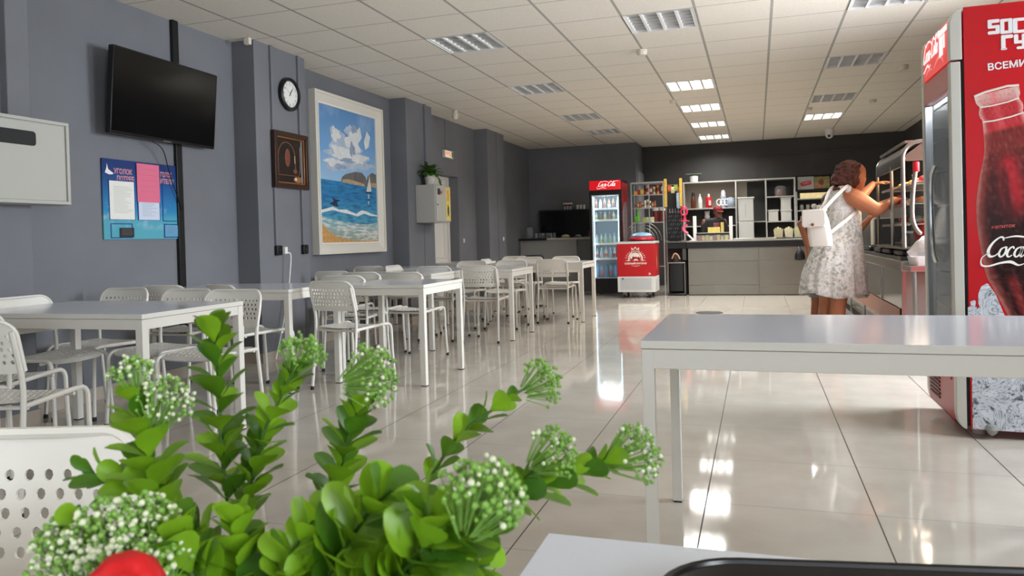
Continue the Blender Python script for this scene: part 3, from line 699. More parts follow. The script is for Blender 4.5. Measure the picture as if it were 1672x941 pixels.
def gradm(name, stops, z0, z1, nsc, stretch, amount, pale, lo=.5, hi=.7):
    m = mat(name, stops[0][1], .5); nt = m.node_tree; b = nt.nodes['Principled BSDF']; g = nt.nodes.new('ShaderNodeNewGeometry')
    sx = nt.nodes.new('ShaderNodeSeparateXYZ'); nt.links.new(g.outputs['Position'], sx.inputs[0])
    mr = nt.nodes.new('ShaderNodeMapRange'); mr.inputs['From Min'].default_value = z0; mr.inputs['From Max'].default_value = z1; nt.links.new(sx.outputs['Z'], mr.inputs['Value'])
    cr = nt.nodes.new('ShaderNodeValToRGB'); e = cr.color_ramp.elements; e[0].position = stops[0][0]; e[0].color = rgb(stops[0][1]); e[1].position = stops[-1][0]; e[1].color = rgb(stops[-1][1])
    for q, cc in stops[1:-1]: el = e.new(q); el.color = rgb(cc)
    nt.links.new(mr.outputs['Result'], cr.inputs[0])
    mp = nt.nodes.new('ShaderNodeMapping'); mp.inputs['Scale'].default_value = stretch; nt.links.new(g.outputs['Position'], mp.inputs['Vector'])
    f = noisefac(nt, mp.outputs['Vector'], nsc, 6, lo, hi); nt.links.new(mixrgb(nt, mathn(nt, 'MULTIPLY', f, amount), cr.outputs[0], rgb(pale)), b.inputs['Base Color']); return m
zh = pu(0, .545)[1]; zs = pu(0, .735)[1]
MB().box(XW+.01, xc, U0-.01, U1+.01, V0-.01, V1+.01).build('canvas', gradm('painted_sky', [(0,(150,190,220)),(.4,(112,160,206)),(1,(86,132,182))], zh, V1, 3., (1,1,1), .5, (150,176,204)), t, smooth=False)
paint('painted_sea', [[(0,.54),(1,.555),(1,1),(0,1)]], gradm('painted_sea_blue', [(0,(104,164,178)),(.45,(70,150,182)),(.75,(34,122,176)),(1,(40,128,180))], V0, zh, 5., (1,1.2,7), .75, (24,86,130), .45, .62), .0008)
paint('painted_surf', [[(0,.80),(.1,.815),(.3,.84),(.55,.855),(.8,.86),(1,.845),(1,1),(0,1)]], gradm('painted_surf_mix', [(0,(150,150,128)),(.5,(130,164,168)),(1,(90,158,180))], V0, zs, 7., (1,1,6), .9, (214,214,206), .45, .62), .0014)
paint('painted_sand', [[(0,.855),(.06,.88),(.16,.93),(.32,.965),(.55,.985),(1,.99),(1,1),(0,1)]], mat('painted_sand_ochre', (186,140,82), .6, noise=.25, nscale=30), .002)
def blob(cx, cy, rx, ry, n=54, j=.18, seed=1):
    r_ = random.Random(seed); ph = [r_.uniform(0, 6.3) for _ in range(5)]
    return [(cx+rx*(1+j*(sin(3*a+ph[0])+.7*sin(5*a+ph[1])+.5*sin(9*a+ph[2])))*cos(a), cy+ry*(1+j*(sin(3*a+ph[0])+.7*sin(5*a+ph[1])+.5*sin(9*a+ph[2])))*sin(a)) for a in [2*pi*k/n for k in range(n)]]
CL1 = mat('painted_cloud_grey', (168,182,200), .6, noise=.12, nscale=14); CL2 = mat('painted_cloud_white', (212,214,214), .6, noise=.10, nscale=18); CL3 = mat('painted_cloud_shade', (140,156,178), .6, noise=.15, nscale=14)
paint('painted_clouds', [blob(.5,.32,.33,.07,seed=2), blob(.36,.42,.3,.045,seed=3), blob(.33,.25,.16,.09,seed=4), blob(.55,.16,.1,.06,seed=5), blob(.7,.40,.27,.03,seed=9)], CL1, .0016)
paint('painted_clouds', [blob(.58,.23,.12,.09,seed=6), blob(.40,.33,.2,.05,seed=7), blob(.28,.20,.07,.05,seed=8), blob(.62,.35,.2,.04,seed=11), [(.78,.21),(.84,.12),(.90,.16),(.87,.24),(.80,.27)], [(.63,.15),(.71,.10),(.74,.18),(.66,.24)], blob(.24,.41,.14,.028,seed=12)], CL2, .0024)
paint('painted_clouds', [blob(.34,.435,.1,.02,seed=13), blob(.56,.29,.05,.05,seed=14), blob(.47,.38,.12,.018,seed=15), blob(.6,.13,.05,.03,seed=21)], CL3, .003)
paint('painted_cliffs', [[(.35,.545),(.37,.51),(.43,.485),(.52,.47),(.62,.455),(.72,.455),(.79,.485),(.82,.53),(.83,.56)], [(.80,.53),(.84,.475),(.92,.445),(1,.455),(1,.56),(.82,.558)]], mat('painted_cliff', (96,92,92), .6, noise=.3, nscale=14), .0026)
paint('painted_cliff_foot', [[(.35,.548),(.38,.525),(.5,.52),(.62,.53),(.75,.54),(.78,.562)], [(.84,.555),(.88,.53),(1,.525),(1,.565)]], mat('painted_cliff_tan', (158,138,112), .6, noise=.35, nscale=40), .0034)
paint('painted_sail', [[(.83,.60),(.86,.465),(.895,.595)], [(.80,.60),(.845,.51),(.83,.60)]], mat('painted_sail_white', (214,208,192), .6), .0042)
paint('painted_hull', [[(.78,.602),(.90,.605),(.885,.615),(.80,.614)], [(.82,.66),(.85,.655),(.85,.672),(.82,.672)]], mat('painted_hull_dark', (50,50,58), .6), .0044)
paint('painted_reflection', [[(.83,.62),(.855,.62),(.845,.70),(.825,.70)]], mat('painted_pale_blue', (168,192,206), .6), .003)
paint('painted_whale_tail', [[(.15,.715),(.22,.695),(.19,.66),(.235,.68),(.33,.685),(.27,.70),(.29,.735),(.22,.728)]], mat('painted_tail_dark', (28,40,66), .6), .003)
paint('painted_foam', [[(0,.765),(.1,.75),(.2,.735),(.3,.755),(.42,.75),(.5,.765),(.6,.78),(.7,.75),(.78,.755),(.88,.775),(1,.785),(1,.795),(.85,.79),(.74,.775),(.62,.80),(.48,.785),(.35,.775),(.2,.76),(.08,.775),(0,.785)],
      [(.55,.90),(.68,.905),(.80,.915),(.7,.918)], [(.38,.955),(.52,.957),(.45,.964)]], mat('painted_foam_white', (216,218,216), .6, noise=.1, nscale=40), .0036)

# ================================================================== exit sign, electrical box, plant on it
t = onwall('exit_sign', 'small lit exit sign with red print high above the white door', 'sign', XW, 10.53, 2.28)
MB().box(XW, XW+.045, 10.375, 10.70, 2.285, 2.40).build('housing', CREAM, t, bevel=.005)
MB().box(XW+.045, XW+.047, 10.39, 10.685, 2.297, 2.388).build('face', mat('exit_face', (222,214,196), .4, emit=(255,236,210), es=.35), t)
wtext('ВЫХОД', .062, 10.40, 2.322, XW+.0476, mat('exit_red', (206,74,40), .4, emit=(255,80,40), es=.4), t, bold=.002, sx=.86)
mb = MB(); mb.box(XW+.047, XW+.0484, 10.625, 10.68, 2.30, 2.385); mb.build('exit_pictogram', mat('exit_green', (90,140,60), .5), t)
t = onwall('electrical_box', 'pale grey electrical box with yellow sticker mounted on the second pilaster', 'electrical box', XP, 9.15, 1.28)
EY0, EY1, EZ0, EZ1 = 8.92, 9.42, 1.285, 1.775
# the box stands out from the pilaster: side faces the camera
MB().box(XP, XP+.27, EY0, EY1, EZ0, EZ1).build('body', LAMPW, t, bevel=.006)
MB().box(XP+.27, XP+.284, EY0+.015, EY1-.015, EZ0+.015, EZ1-.015).build('door', LAMPW, t, bevel=.003)
xe = XP+.284
YEL = mat('yellow_sticker', (226,196,96), .5, noise=.2, nscale=40)
MB().box(xe, xe+.001, EY0+.33, EY1-.02, EZ0+.03, EZ1-.03).build('yellow_sticker', YEL, t)
mb = MB(); mb.prism(circ(EY0+.40, EZ0+.16, .028, 12, .075), xe+.001, xe+.002, 'yz'); mb.build('sticker_bottle', mat('sticker_dark', (44,44,44), .5), t)
mb = MB(); mb.prism(circ(EY0+.40, EZ0+.36, .04, 12, .08), xe+.001, xe+.002, 'yz'); mb.build('sticker_picture', mat('sticker_orange', (214,140,70), .5, noise=.4, nscale=30), t)
MB().box(xe, xe+.006, EY0+.06, EY0+.14, EZ1-.13, EZ1-.05).build('meter_window', BLACK, t, bevel=.002)
mb = MB(); mb.prism([(EY0+.15,EZ1-.075),(EY0+.19,EZ1-.095),(EY0+.21,EZ1-.065),(EY0+.22,EZ1-.10),(EY0+.17,EZ1-.125)], xe, xe+.002, 'yz'); mb.build('red_sticker', mat('sticker_red', (200,50,50), .5), t)
mb = MB(); mb.tube(bez([(xe+.001,EY0+.20,EZ0+.27),(xe+.001,EY0+.23,EZ0+.29),(xe+.001,EY0+.21,EZ0+.22),(xe+.001,EY0+.2,EZ0+.14),(xe+.001,EY0+.24,EZ0+.1)], 6), .006, 5); mb.build('green_scribble', mat('sticker_green', (190,204,150), .6), t)
mb = MB(); mb.T = Matrix.Translation((xe, EY0+.05, EZ0+.23)) @ Matrix.Rotation(pi/2, 4, 'Y'); mb.lathe([(.012,0),(.012,.01),(.006,.012)], n=10); mb.build('lock', STEELD, t)
LEAF = mat('plant_leaf', (62,104,34), .45, noise=.35, nscale=25)
def leaf_quad(mb, base, d, up, L, w, curl=.2, mi=0, tipw=.62, n=5):
    """a spoon shaped leaf: midrib along d, width across, slightly folded and curled"""
    d = d.normalized(); s = d.cross(up)
    if s.length < 1e-4: s = d.orthogonal()
    s.normalize(); nrm = s.cross(d).normalized(); v = []; fs = []
    prof = [(0,.10),(.16,.30),(.38,.74),(.62,1.0),(.82,.92),(.95,.58),(1,.16)]
    for tt, ww in prof:
        c = base + d*(L*tt) + nrm*(L*curl*(tt*tt-.2*tt))
        for q in (-1, -.5, 0, .5, 1):
            v.append(c + s*(w*.5*ww*q) + nrm*(abs(q)*w*.10*ww))
    for i in range(len(prof)-1):
        for k in range(4): fs.append((i*5+k, i*5+k+1, (i+1)*5+k+1, (i+1)*5+k))
    mb.add(v, fs, mi)
t = onwall('potted_houseplant', 'small green houseplant in a white pot on top of the electrical box', 'plant', XP+.13, 9.1, EZ1)
bp = Vector((XP+.13, 9.10, EZ1))
MB().lathe([(.052,0),(.06,.01),(.072,.12),(.076,.125),(.076,.14),(.066,.14),(.06,.11)], bp, 18).build('pot', mat('white_pot', (206,202,194), .5), t)
MB().lathe([(0,.125),(.064,.126)], bp, 14, caps=False).build('soil', mat('potting_soil', (52,40,30), .9), t)
mb = MB(); random.seed(5)
for k in range(120):
    a = random.uniform(0, 2*pi); el = random.uniform(.1, 1.3); d = Vector((cos(a)*cos(el), sin(a)*cos(el), sin(el)))
    b0 = bp+Vector((0,0,.14))+d*random.uniform(.02, .13); leaf_quad(mb, b0, d+Vector((0,0,-.5)), Vector((0,0,1)), random.uniform(.055, .085), random.uniform(.045, .065), -.3)
for k in range(12):
    q = k/12; b0 = bp+Vector((.05+.03*q, .10+.09*q, .16-.20*q)); leaf_quad(mb, b0, Vector((.3,random.uniform(-.5,.8),-.8)), Vector((1,0,.2)), .07, .045, .1)
mb.build('foliage', LEAF, t, recalc=False)
mb = MB()
for k in range(9):
    a = k*.7; mb.tube(bez([bp+Vector((0,0,.12)), bp+Vector((.05*cos(a), .05*sin(a), .2)), bp+Vector((.10*cos(a), .12*sin(a), .2))], 4), .003, 5)
mb.build('stems', mat('plant_stem', (74,96,48), .6), t)
for (y, z, x, lab) in ((11.14, 1.04, XW, 'small white call button on the wall right of the door'), (12.42, 1.05, XP, 'small white call button on the third pilaster')):
    t = onwall('call_button', lab, 'button', x, y, z, group='white call buttons')
    MB().box(x, x+.012, y-.022, y+.022, z-.035, z+.03).build('plate', mat('white_plastic', (226,225,222), .35), t, bevel=.004)
    MB().sph((x+.014, y, z), (.012,.014,.014), 8, 6).build('knob', mat('white_plastic', (226,225,222), .35), t)
# ================================================================== script lettering for the drinks brand, drawn as pen strokes
def ribbon(mb, pts, w, T, depth=.0012, flatn=Vector((0,0,1))):
    """a flat pen stroke of varying width in the plane of T (local xy), raised by depth"""
    P = bez([Vector((p[0], p[1], 0)) for p in pts], 7); n = len(P); ws = []
    for i in range(n):
        t = i/(n-1)*(len(w)-1); k = min(int(t), len(w)-2); ws.append(w[k]+(w[k+1]-w[k])*(t-k))
    L = []; R_ = []
    for i, p in enumerate(P):
        d = (P[min(i+1, n-1)]-P[max(i-1, 0)]); d = d.normalized() if d.length > 1e-9 else Vector((1,0,0)); s = Vector((-d.y, d.x, 0))
        L.append(p+s*ws[i]/2); R_.append(p-s*ws[i]/2)
    v = [T @ q for q in L]+[T @ q for q in R_]; up = [T @ (q+Vector((0,0,depth))) for q in L]+[T @ (q+Vector((0,0,depth))) for q in R_]
    fs = []
    for i in range(n-1):
        fs.append((2*n+i, 2*n+i+1, 3*n+i+1, 3*n+i)); fs.append((i, i+1, 2*n+i+1, 2*n+i)); fs.append((n+i, 3*n+i, 3*n+i+1, n+i+1))
    mb.add(v+up, fs)
def cola_script(mb, T, only=None):
    """'Coca-Cola' in joined script; x runs 0..6.2, x-height 1, capitals 2"""
    def cap(x, tail):
        ribbon(mb, [(x+1.15,1.55),(x+1.0,1.85),(x+.7,1.8),(x+.3,1.3),(x+.12,.6),(x+.35,.08),(x+.75,.12),(x+1.0,.4)], [.10,.16,.14,.2,.26,.22,.12,.07], T)
        if tail: ribbon(mb, [(x+.2,.4),(x-.25,-.1),(x-.1,-.75),(x+.5,-.85),(x+1.4,-.55),(x+2.2,-.45),(x+2.9,-.75),(x+3.4,-.55)], [.06,.08,.14,.16,.18,.26,.14,.05], T)
        else: ribbon(mb, [(x+.3,1.3),(x-.5,1.75),(x-1.6,1.95),(x-2.6,1.75)], [.1,.14,.16,.05], T); ribbon(mb, [(x+.9,1.8),(x+1.9,1.55),(x+2.9,1.95),(x+3.9,1.8)], [.06,.16,.12,.04], T)
    def o(x): ribbon(mb, [(x+.42,.95),(x+.14,.75),(x+.06,.3),(x+.26,.02),(x+.5,.25),(x+.56,.7),(x+.42,.97),(x+.62,.9)], [.08,.16,.19,.12,.16,.18,.09,.06], T)
    def c(x): ribbon(mb, [(x+.52,.78),(x+.40,.97),(x+.16,.78),(x+.06,.32),(x+.24,.02),(x+.52,.2)], [.12,.12,.16,.2,.13,.06], T)
    def a(x):
        o(x); ribbon(mb, [(x+.62,1.0),(x+.58,.5),(x+.62,.08),(x+.78,.1),(x+.88,.3)], [.17,.18,.16,.09,.05], T)
    cap(0, True); o(1.0); c(1.65); a(2.25)
    ribbon(mb, [(3.22,.5),(3.5,.53)], [.2,.2], T)
    cap(3.65, False); o(4.65)
    ribbon(mb, [(5.35,.3),(5.55,1.3),(5.72,1.95),(5.58,1.9),(5.48,1.0),(5.46,.2),(5.62,.04),(5.76,.25)], [.05,.09,.1,.12,.18,.18,.1,.05], T)
    a(5.75)
COLAW = mat('script_white', (240,238,234), .4)
def planeT(o, ux, uz, s, shear=.28):
    """local x -> ux, local y -> uz, local z -> out of the face"""
    ux = Vector(ux); uz = Vector(uz); n = ux.cross(uz)
    M4 = Matrix(((ux.x, uz.x+ux.x*shear, n.x, 0), (ux.y, uz.y+ux.y*shear, n.y, 0), (ux.z, uz.z+ux.z*shear, n.z, 0), (0,0,0,1)))
    return Matrix.Translation(o) @ M4 @ Matrix.Diagonal((s, s, 1, 1))

# ================================================================== bottles and cans
LIQ = {}
def bottle(name, label, cat, p, h, r, col, capcol, labcol=None, glassy=True, group=None, n=10):
    t = thing(name, label, cat, p, group=group)
    m = mat('bottle_%d_%d_%d' % col, col, .12 if glassy else .4, spec=.6)
    MB().lathe([(r*.85,0),(r,.01),(r,h*.55),(r*.86,h*.68),(r*.36,h*.84),(r*.34,h*.93)], p, n).build('body', m, t)
    MB().lathe([(r*.4,h*.92),(r*.4,h)], p, n).build('cap', mat('cap_%d_%d_%d' % capcol, capcol, .4), t)
    if labcol: MB().lathe([(r*1.02,h*.2),(r*1.02,h*.48)], p, n).build('label_band', mat('band_%d_%d_%d' % labcol, labcol, .5), t)
    return t
def can(name, label, cat, p, h, r, col, col2, group=None):
    t = thing(name, label, cat, p, group=group)
    MB().lathe([(r*.9,0),(r,.008),(r,h*.92),(r*.88,h)], p, 10).build('body', mat('tin_%d_%d_%d' % col, col, .35), t)
    MB().lathe([(r*1.02,h*.3),(r*1.02,h*.7)], p, 10).build('label_band', mat('tinb_%d_%d_%d' % col2, col2, .45), t)
    return t

# ================================================================== drinks fridge at the back
t = thing('drinks_fridge', 'tall black glass-door drinks fridge with red header at the back wall', 'fridge', (-2.53, 13.2, 0))
fx0, fx1, fy0, fy1 = -2.825, -2.245, 13.2, 13.85
mb = MB(); mb.box(fx0, fx0+.03, fy0+.05, fy1, .06, 1.80); mb.box(fx1-.03, fx1, fy0+.05, fy1, .06, 1.80); mb.box(fx0+.03, fx1-.03, fy1-.03, fy1, .06, 1.80); mb.box(fx0, fx1, fy0+.02, fy1, .03, .27); mb.box(fx0, fx1, fy0+.05, fy1, 1.80, 2.04)
mb.build('cabinet', BLACK, t, bevel=.004)
INN = mat('fridge_liner_pale', (176,214,228), .4)
mb = MB(); mb.box(fx0+.03, fx1-.03, fy1-.04, fy1-.03, .27, 1.80); mb.box(fx0+.03, fx0+.036, fy0+.06, fy1-.03, .27, 1.80); mb.box(fx1-.036, fx1-.03, fy0+.06, fy1-.03, .27, 1.80); mb.box(fx0+.03, fx1-.03, fy0+.06, fy1-.03, .268, .272); mb.build('liner', INN, t, smooth=False)
mb = MB()
for a, b, c, d in ((fx0,fx0+.045,.26,1.83),(fx1-.045,fx1,.26,1.83),(fx0+.045,fx1-.045,.26,.30),(fx0+.045,fx1-.045,1.775,1.83)): mb.box(a, b, fy0, fy0+.045, c, d)
dr = mb.build('door', BLACK, t, bevel=.003)
mb = MB()
for a, b, c, d in ((fx0+.045,fx0+.062,.30,1.775),(fx1-.062,fx1-.045,.30,1.775),(fx0+.062,fx1-.062,.30,.315),(fx0+.062,fx1-.062,1.757,1.775)): mb.box(a, b, fy0+.004, fy0+.03, c, d)
mb.build('door_trim', mat('silver_trim', (196,206,212), .35), dr, smooth=False)
MB().box(fx0+.06, fx1-.06, fy0+.014, fy0+.018, .31, 1.76).build('door_glass', PANE, dr)
mb = MB(); mb.box(fx0+.07, fx0+.08, fy0+.055, fy0+.065, .32, 1.74); mb.build('light_strip', mat('fridge_led', (230,246,255), .4, emit=(206,238,255), es=5.), t)
mb = MB(); mb.box(fx1-.08, fx1-.07, fy0+.055, fy0+.065, .32, 1.74); mb.build('light_strip', MATS['fridge_led'], t)
MB().rbox(fx0+.012, fx1-.012, fy0-.012, fy0+.05, 1.865, 2.03, .01).build('header', mat('lit_red_header', (204,24,32), .3, emit=(220,20,30), es=.45), t)
mb = MB(); cola_script(mb, planeT((fx0+.17, fy0-.0125, 1.925), (1,0,0), (0,0,1), .046)); mb.build('script_logo', mat('lit_script', (250,250,248), .4, emit=(255,255,255), es=.5), t, smooth=False, recalc=False)
mb = MB(); mb.box(fx1, fx1+.0015, fy0+.06, fy1-.01, .3, 2.0); side = mb.build('side_picture', mat('red_side_picture', (150,24,28), .35, noise=.5, nscale=6), t)
mb = MB(); mb.prism([(13.28,1.45),(13.4,1.62),(13.6,1.66),(13.75,1.55),(13.72,.8),(13.5,.6),(13.35,.7)], fx1+.0015, fx1+.003, 'yz'); mb.build('side_ice_picture', mat('side_ice', (140,132,134), .4, noise=.45, nscale=14), t)
shz = [.315, .64, .905, 1.15, 1.325, 1.53]
for z in (.64, .905, 1.325, 1.53):
    mb = MB(); mb.box(fx0+.05, fx1-.05, fy0+.09, fy1-.06, z-.006, z); mb.box(fx0+.05, fx1-.05, fy0+.085, fy0+.092, z-.012, z+.022); mb.build('shelf', mat('fridge_shelf_white', (226,236,240), .4), t, smooth=False)
random.seed(11)
kinds = [(.315,.24,.034,[(70,150,190),(60,140,186),(84,160,196)],(40,90,160),(200,60,50)),(.64,.20,.030,[(150,196,206),(120,170,190),(170,206,210)],(220,224,228),(196,70,50)),(.905,.19,.029,[(176,206,200),(150,190,210),(190,210,216)],(236,240,240),(150,190,80)),(1.325,.15,.030,[(120,90,80),(170,200,214),(206,214,216),(200,214,170)],(240,240,240),(170,190,60)),(1.53,.185,.028,[(110,80,66),(150,190,206),(180,206,214),(130,176,200)],(206,60,50),(220,226,230))]
LV = ['bottom shelf', 'second shelf from the bottom', 'middle shelf', 'second shelf from the top', 'top shelf']
for q, (z, h, r, cols, cc, lc) in enumerate(kinds):
    for k in range(6):
        x = fx0+.095+k*(fx1-fx0-.19)/5; c_ = random.choice(cols)
        bottle('drink_bottle', '%s bottle from the bar side, %s of the black drinks fridge' % (ORDN[k], LV[q]), 'bottle', (x, fy0+.15+.006*(k % 2), z+.001), h*random.uniform(.92, 1.05), r, c_, cc, lc if (k+q) % 2 else None, group='bottles on the %s of the drinks fridge' % LV[q])

# ================================================================== red chest freezer on castors
t = thing('chest_freezer', 'red chest freezer on castors with a white crest, in front of the drinks fridge', 'freezer', (-1.93, 12.9, 0))
a0, a1, b0, b1 = -2.245, -1.615, 12.6, 13.15
FZR = mat('freezer_red', (176,20,28), .35); FZW = mat('freezer_white', (214,214,212), .45)
MB().box(a0, a1, b0, b1, .36, .905).build('body', FZR, t, bevel=.006)
MB().box(a0, a1, b0, b1, .10, .36).build('base_panel', FZW, t, bevel=.006)
MB().box(a0-.01, a1+.01, b0-.01, b1+.01, .905, .945).build('lid_frame', mat('freezer_lid_grey', (196,194,188), .4), t, bevel=.008)
MB().box(a0+.03, a1-.03, b0+.03, b1-.03, .946, .951).build('glass_lid', mat('dark_lid_glass', (60,64,68), .05), t)
mb = MB()
for k in range(24): mb.box(a0+.05+k*.0215, a0+.05+k*.0215+.006, b0-.004, b0, .14, .335)
for k in range(9): mb.box(a0+.045, a0+.575, b0-.005, b0-.002, .14+k*.024, .144+k*.024)
mb.build('front_grille', mat('grille_grey', (176,182,190), .5), t, smooth=False)
MB().box(a0+.075, a0+.105, b0-.006, b0-.003, .315, .335).build('switch', BLACK, t)
mb = MB()
for k in range(7): mb.box(a1, a1+.004, b0+.06, b0+.2, .16+k*.022, .168+k*.022)
mb.build('side_grille', mat('grille_grey', (176,182,190), .5), t, smooth=False)
for x in (a0+.1, a1-.1):
    for y in (b0+.07, b1-.07):
        c_ = MB().box(x-.02, x+.02, y-.02, y+.02, .06, .10).build('castor', STEELD, t)
        mb = MB(); mb.T = Matrix.Translation((x, y, .033)) @ Matrix.Rotation(pi/2, 4, 'Y'); mb.lathe([(.02,-.014),(.033,-.012),(.033,.012),(.02,.014)], n=14); mb.build('wheel', RUBBER, c_)
T = planeT((a0+.31, b0-.0005, .64), (1,0,0), (0,0,1), 1., 0)
mb = MB()
for r0, w0 in ((.115, .018), (.095, .008)): ribbon(mb, [(-r0,-.02),(-r0*.95,.05),(-r0*.6,.115),(0,.145),(r0*.6,.115),(r0*.95,.05),(r0,-.02)], [w0]*3, T)
ribbon(mb, [(-.07,.02),(-.05,.07),(0,.085),(.04,.07),(.06,.03)], [.03,.06,.07,.06,.03], T); ribbon(mb, [(-.05,-.005),(0,.0),(.05,-.005)], [.015,.03,.015], T)
ribbon(mb, [(-.05,.155),(-.06,.20),(-.03,.17),(0,.21),(.03,.17),(.06,.20),(.05,.155)], [.012]*7, T)
for s in (-1, 1):
    for k in range(5): a = .2+k*.25; ribbon(mb, [(s*.15*cos(a), .14*sin(a)),(s*(.15*cos(a)+.02), .14*sin(a)+.018)], [.012,.006], T)
    ribbon(mb, [(s*.12,-.015),(s*.165,-.01)], [.012,.004], T)
me = text_mesh('СТЕПНЫЙ ПИВОВАР', .036, align='CENTER', bold=.002); mb.T = T @ Matrix.Translation((0,-.075,.001)); mb.mesh(me)
ribbon(mb, [(-.07,-.095),(0,-.105),(.07,-.095)], [.004,.008,.004], Matrix()) if False else None
mb.T = Matrix(); ribbon(mb, [(-.07,-.095),(0,-.105),(.07,-.095)], [.004,.008,.004], T)
mb.build('crest_print', mat('crest_white', (226,216,206), .45), t, smooth=False, recalc=False)
mb = MB(); ribbon(mb, [(-.045,.05),(-.035,.02),(-.05,-.005)], [.03,.035,.02], T, .002); ribbon(mb, [(.055,.05),(.05,.02),(.06,-.005)], [.02,.03,.02], T, .002); mb.build('crest_shade', mat('crest_dark', (110,30,30), .45), t, smooth=False, recalc=False)
mb = MB(); mb.prism([(a0+.52,.385),(a0+.56,.39),(a0+.55,.42),(a0+.53,.425)], b0-.002, b0-.0004, 'xz'); mb.build('energy_sticker', mat('sticker_beige', (196,186,170), .5), t, smooth=False)
T2 = planeT((a1+.0005, b0+.22, .6), (0,1,0), (0,0,1), 1., 0)
mb = MB(); ribbon(mb, [(-.01,.22),(-.012,.14),(-.02,.06),(-.02,-.06)], [.012,.016,.04,.04], T2); ribbon(mb, [(.03,.08),(.035,-.08)], [.05,.04], T2); ribbon(mb, [(-.03,-.1),(.04,-.11)], [.03,.03], T2); mb.build('side_bottle_picture', mat('side_beige', (170,130,92), .5, noise=.3, nscale=40), t, smooth=False, recalc=False)
# red popcorn-style dome toy on the freezer lid
t = thing('lottery_dome', 'round red tub with pale blue rim and wire hoops on the freezer lid', 'display tub', (-1.86, 12.86, .951))
MB().lathe([(.20,0),(.215,.02),(.205,.055),(.17,.075)], (-1.86,12.86,.951), 24).build('tub', mat('tub_red', (176,26,44), .4), t)
MB().lathe([(.175,.07),(.185,.09),(.15,.125),(.08,.14),(0,.145)], (-1.86,12.86,.951), 24, caps=False).build('lid', mat('tub_lid_blue', (126,166,186), .3), t)
mb = MB()
for k in range(3):
    r0 = .22+.05*k; mb.tube([(-1.86+r0*cos(a), 12.9+.03*k, .953+r0*sin(a)) for a in [pi*j/14 for j in range(15)]], .004, 5)
mb.build('wire_hoops', STEELD, t)

# ================================================================== glass display shelf right of the fridge
t = thing('display_shelf', 'steel framed glass shelf rack with snacks and cans beside the drinks fridge', 'shelf rack', (-1.79, 13.5, 0))
sx0, sx1, sy0, sy1 = -2.09, -1.535, 13.32, 13.68
for x in (sx0, sx1):
    for y in (sy0, sy1): MB().box(x-.011, x+.011, y-.011, y+.011, 0, 1.965).build('post', STEEL, t)
MB().box(sx0+.30, sx0+.316, sy0-.008, sy0+.008, .95, 1.965).build('post', STEEL, t)
mb = MB(); 
for y in (sy0, sy1): mb.box(sx0, sx1, y-.012, y+.012, 1.945, 1.97)
for x in (sx0, sx1): mb.box(x-.012, x+.012, sy0, sy1, 1.945, 1.97)
mb.build('top_frame', STEEL, t); MB().box(sx0, sx1, sy0, sy1, 1.971, 1.977).build('top_pane', mat('frosted_top', (206,206,200), .2), t)
SHELFZ = [.5, 1.27, 1.525, 1.755]
for z in SHELFZ:
    s = MB().box(sx0+.012, sx1-.012, sy0+.005, sy1-.005, z-.008, z).build('shelf', thin_glass('shelf_glass', (200,206,206), .45), t)
    MB().box(sx0+.012, sx1-.012, sy0-.006, sy0+.004, z-.014, z+.002).build('edge_rail', STEEL, s)
random.seed(21)
def snack(p, w, d, h, col, label, group, name='snack_pack', puff=.5):
    t_ = MB().rings([[(p[0]+w*.5*kx*sc, p[1]+d*.5*ky*sc2, p[2]+h*zz) for kx, ky in ((-1,-1),(0,-1.25),(1,-1),(1.05,0),(1,1),(0,1.25),(-1,1),(-1.05,0))] for zz, sc, sc2 in ((0,1,.35),(.12,.98,.9),(.5,1,1),(.88,.98,.85),(1,1,.12))]).build(name, mat('pack_%d_%d_%d' % col, col, .35, noise=.35, nscale=40), smooth=True)
    return tag(t_, label, 'snack', group)
for k in range(4): snack((sx0+.07+.055*k, sy0+.08+.03*(k % 2), 1.756), .055, .05, .07+.03*(k in (1, 2)), [(196,150,60),(170,50,40),(206,170,80),(150,40,36)][k], '%s snack bag from the fridge side on the rack top shelf' % ORDN[k], 'snack bags on the rack top shelf')
for k, (x, c1, c2, h) in enumerate(((.265,(214,206,196),(160,60,50),.17),(.33,(176,34,40),(214,206,190),.15),(.385,(206,196,180),(150,120,60),.14),(.45,(196,120,60),(120,40,30),.17),(.53,(186,36,40),(220,200,190),.19))): can('tall_can', '%s slim can from the fridge side on the rack top shelf' % ORDN[k], 'can', (sx0+x, sy0+.1, 1.756), h, .024, c1, c2, 'cans on the rack top shelf')
for k in range(9): can('small_jar', '%s small jar from the fridge side on the rack second shelf' % ORDN[k], 'jar', (sx0+.06+.042*k, sy0+.08+.025*(k % 2), 1.526), .09+.03*((k*7) % 3)/2+ (.03 if k in (4,5,6) else 0), .019, [(150,90,60),(176,110,70),(160,70,50),(196,190,180),(226,222,214),(220,216,206),(226,222,214),(170,90,60),(150,70,50)][k], [(120,60,40),(200,190,170),(150,120,60)][k % 3], 'jars on the rack second shelf')
snack((sx0+.06, sy0+.07, 1.271), .05, .04, .12, (90,150,50), 'green snack bag at the left of the rack lower shelf', None)
snack((sx0+.105, sy0+.07, 1.271), .03, .03, .25, (96,176,50), 'tall thin green packet at the left of the rack lower shelf', None)
for k in range(3):
    bx = MB().box(sx0+.19+.065*k, sx0+.25+.065*k, sy0+.04, sy0+.14, 1.271, 1.36).build('snack_box', mat('box_%d' % k, [(150,160,60),(206,200,186),(196,206,160)][k], .5, noise=.3, nscale=40), bevel=.003)
    tag(bx, ['olive green snack box left of two pale ones on the rack', 'white snack box in the middle of three on the rack', 'pale green snack box right of two others on the rack'][k], 'box', 'snack boxes on the rack lower shelf')
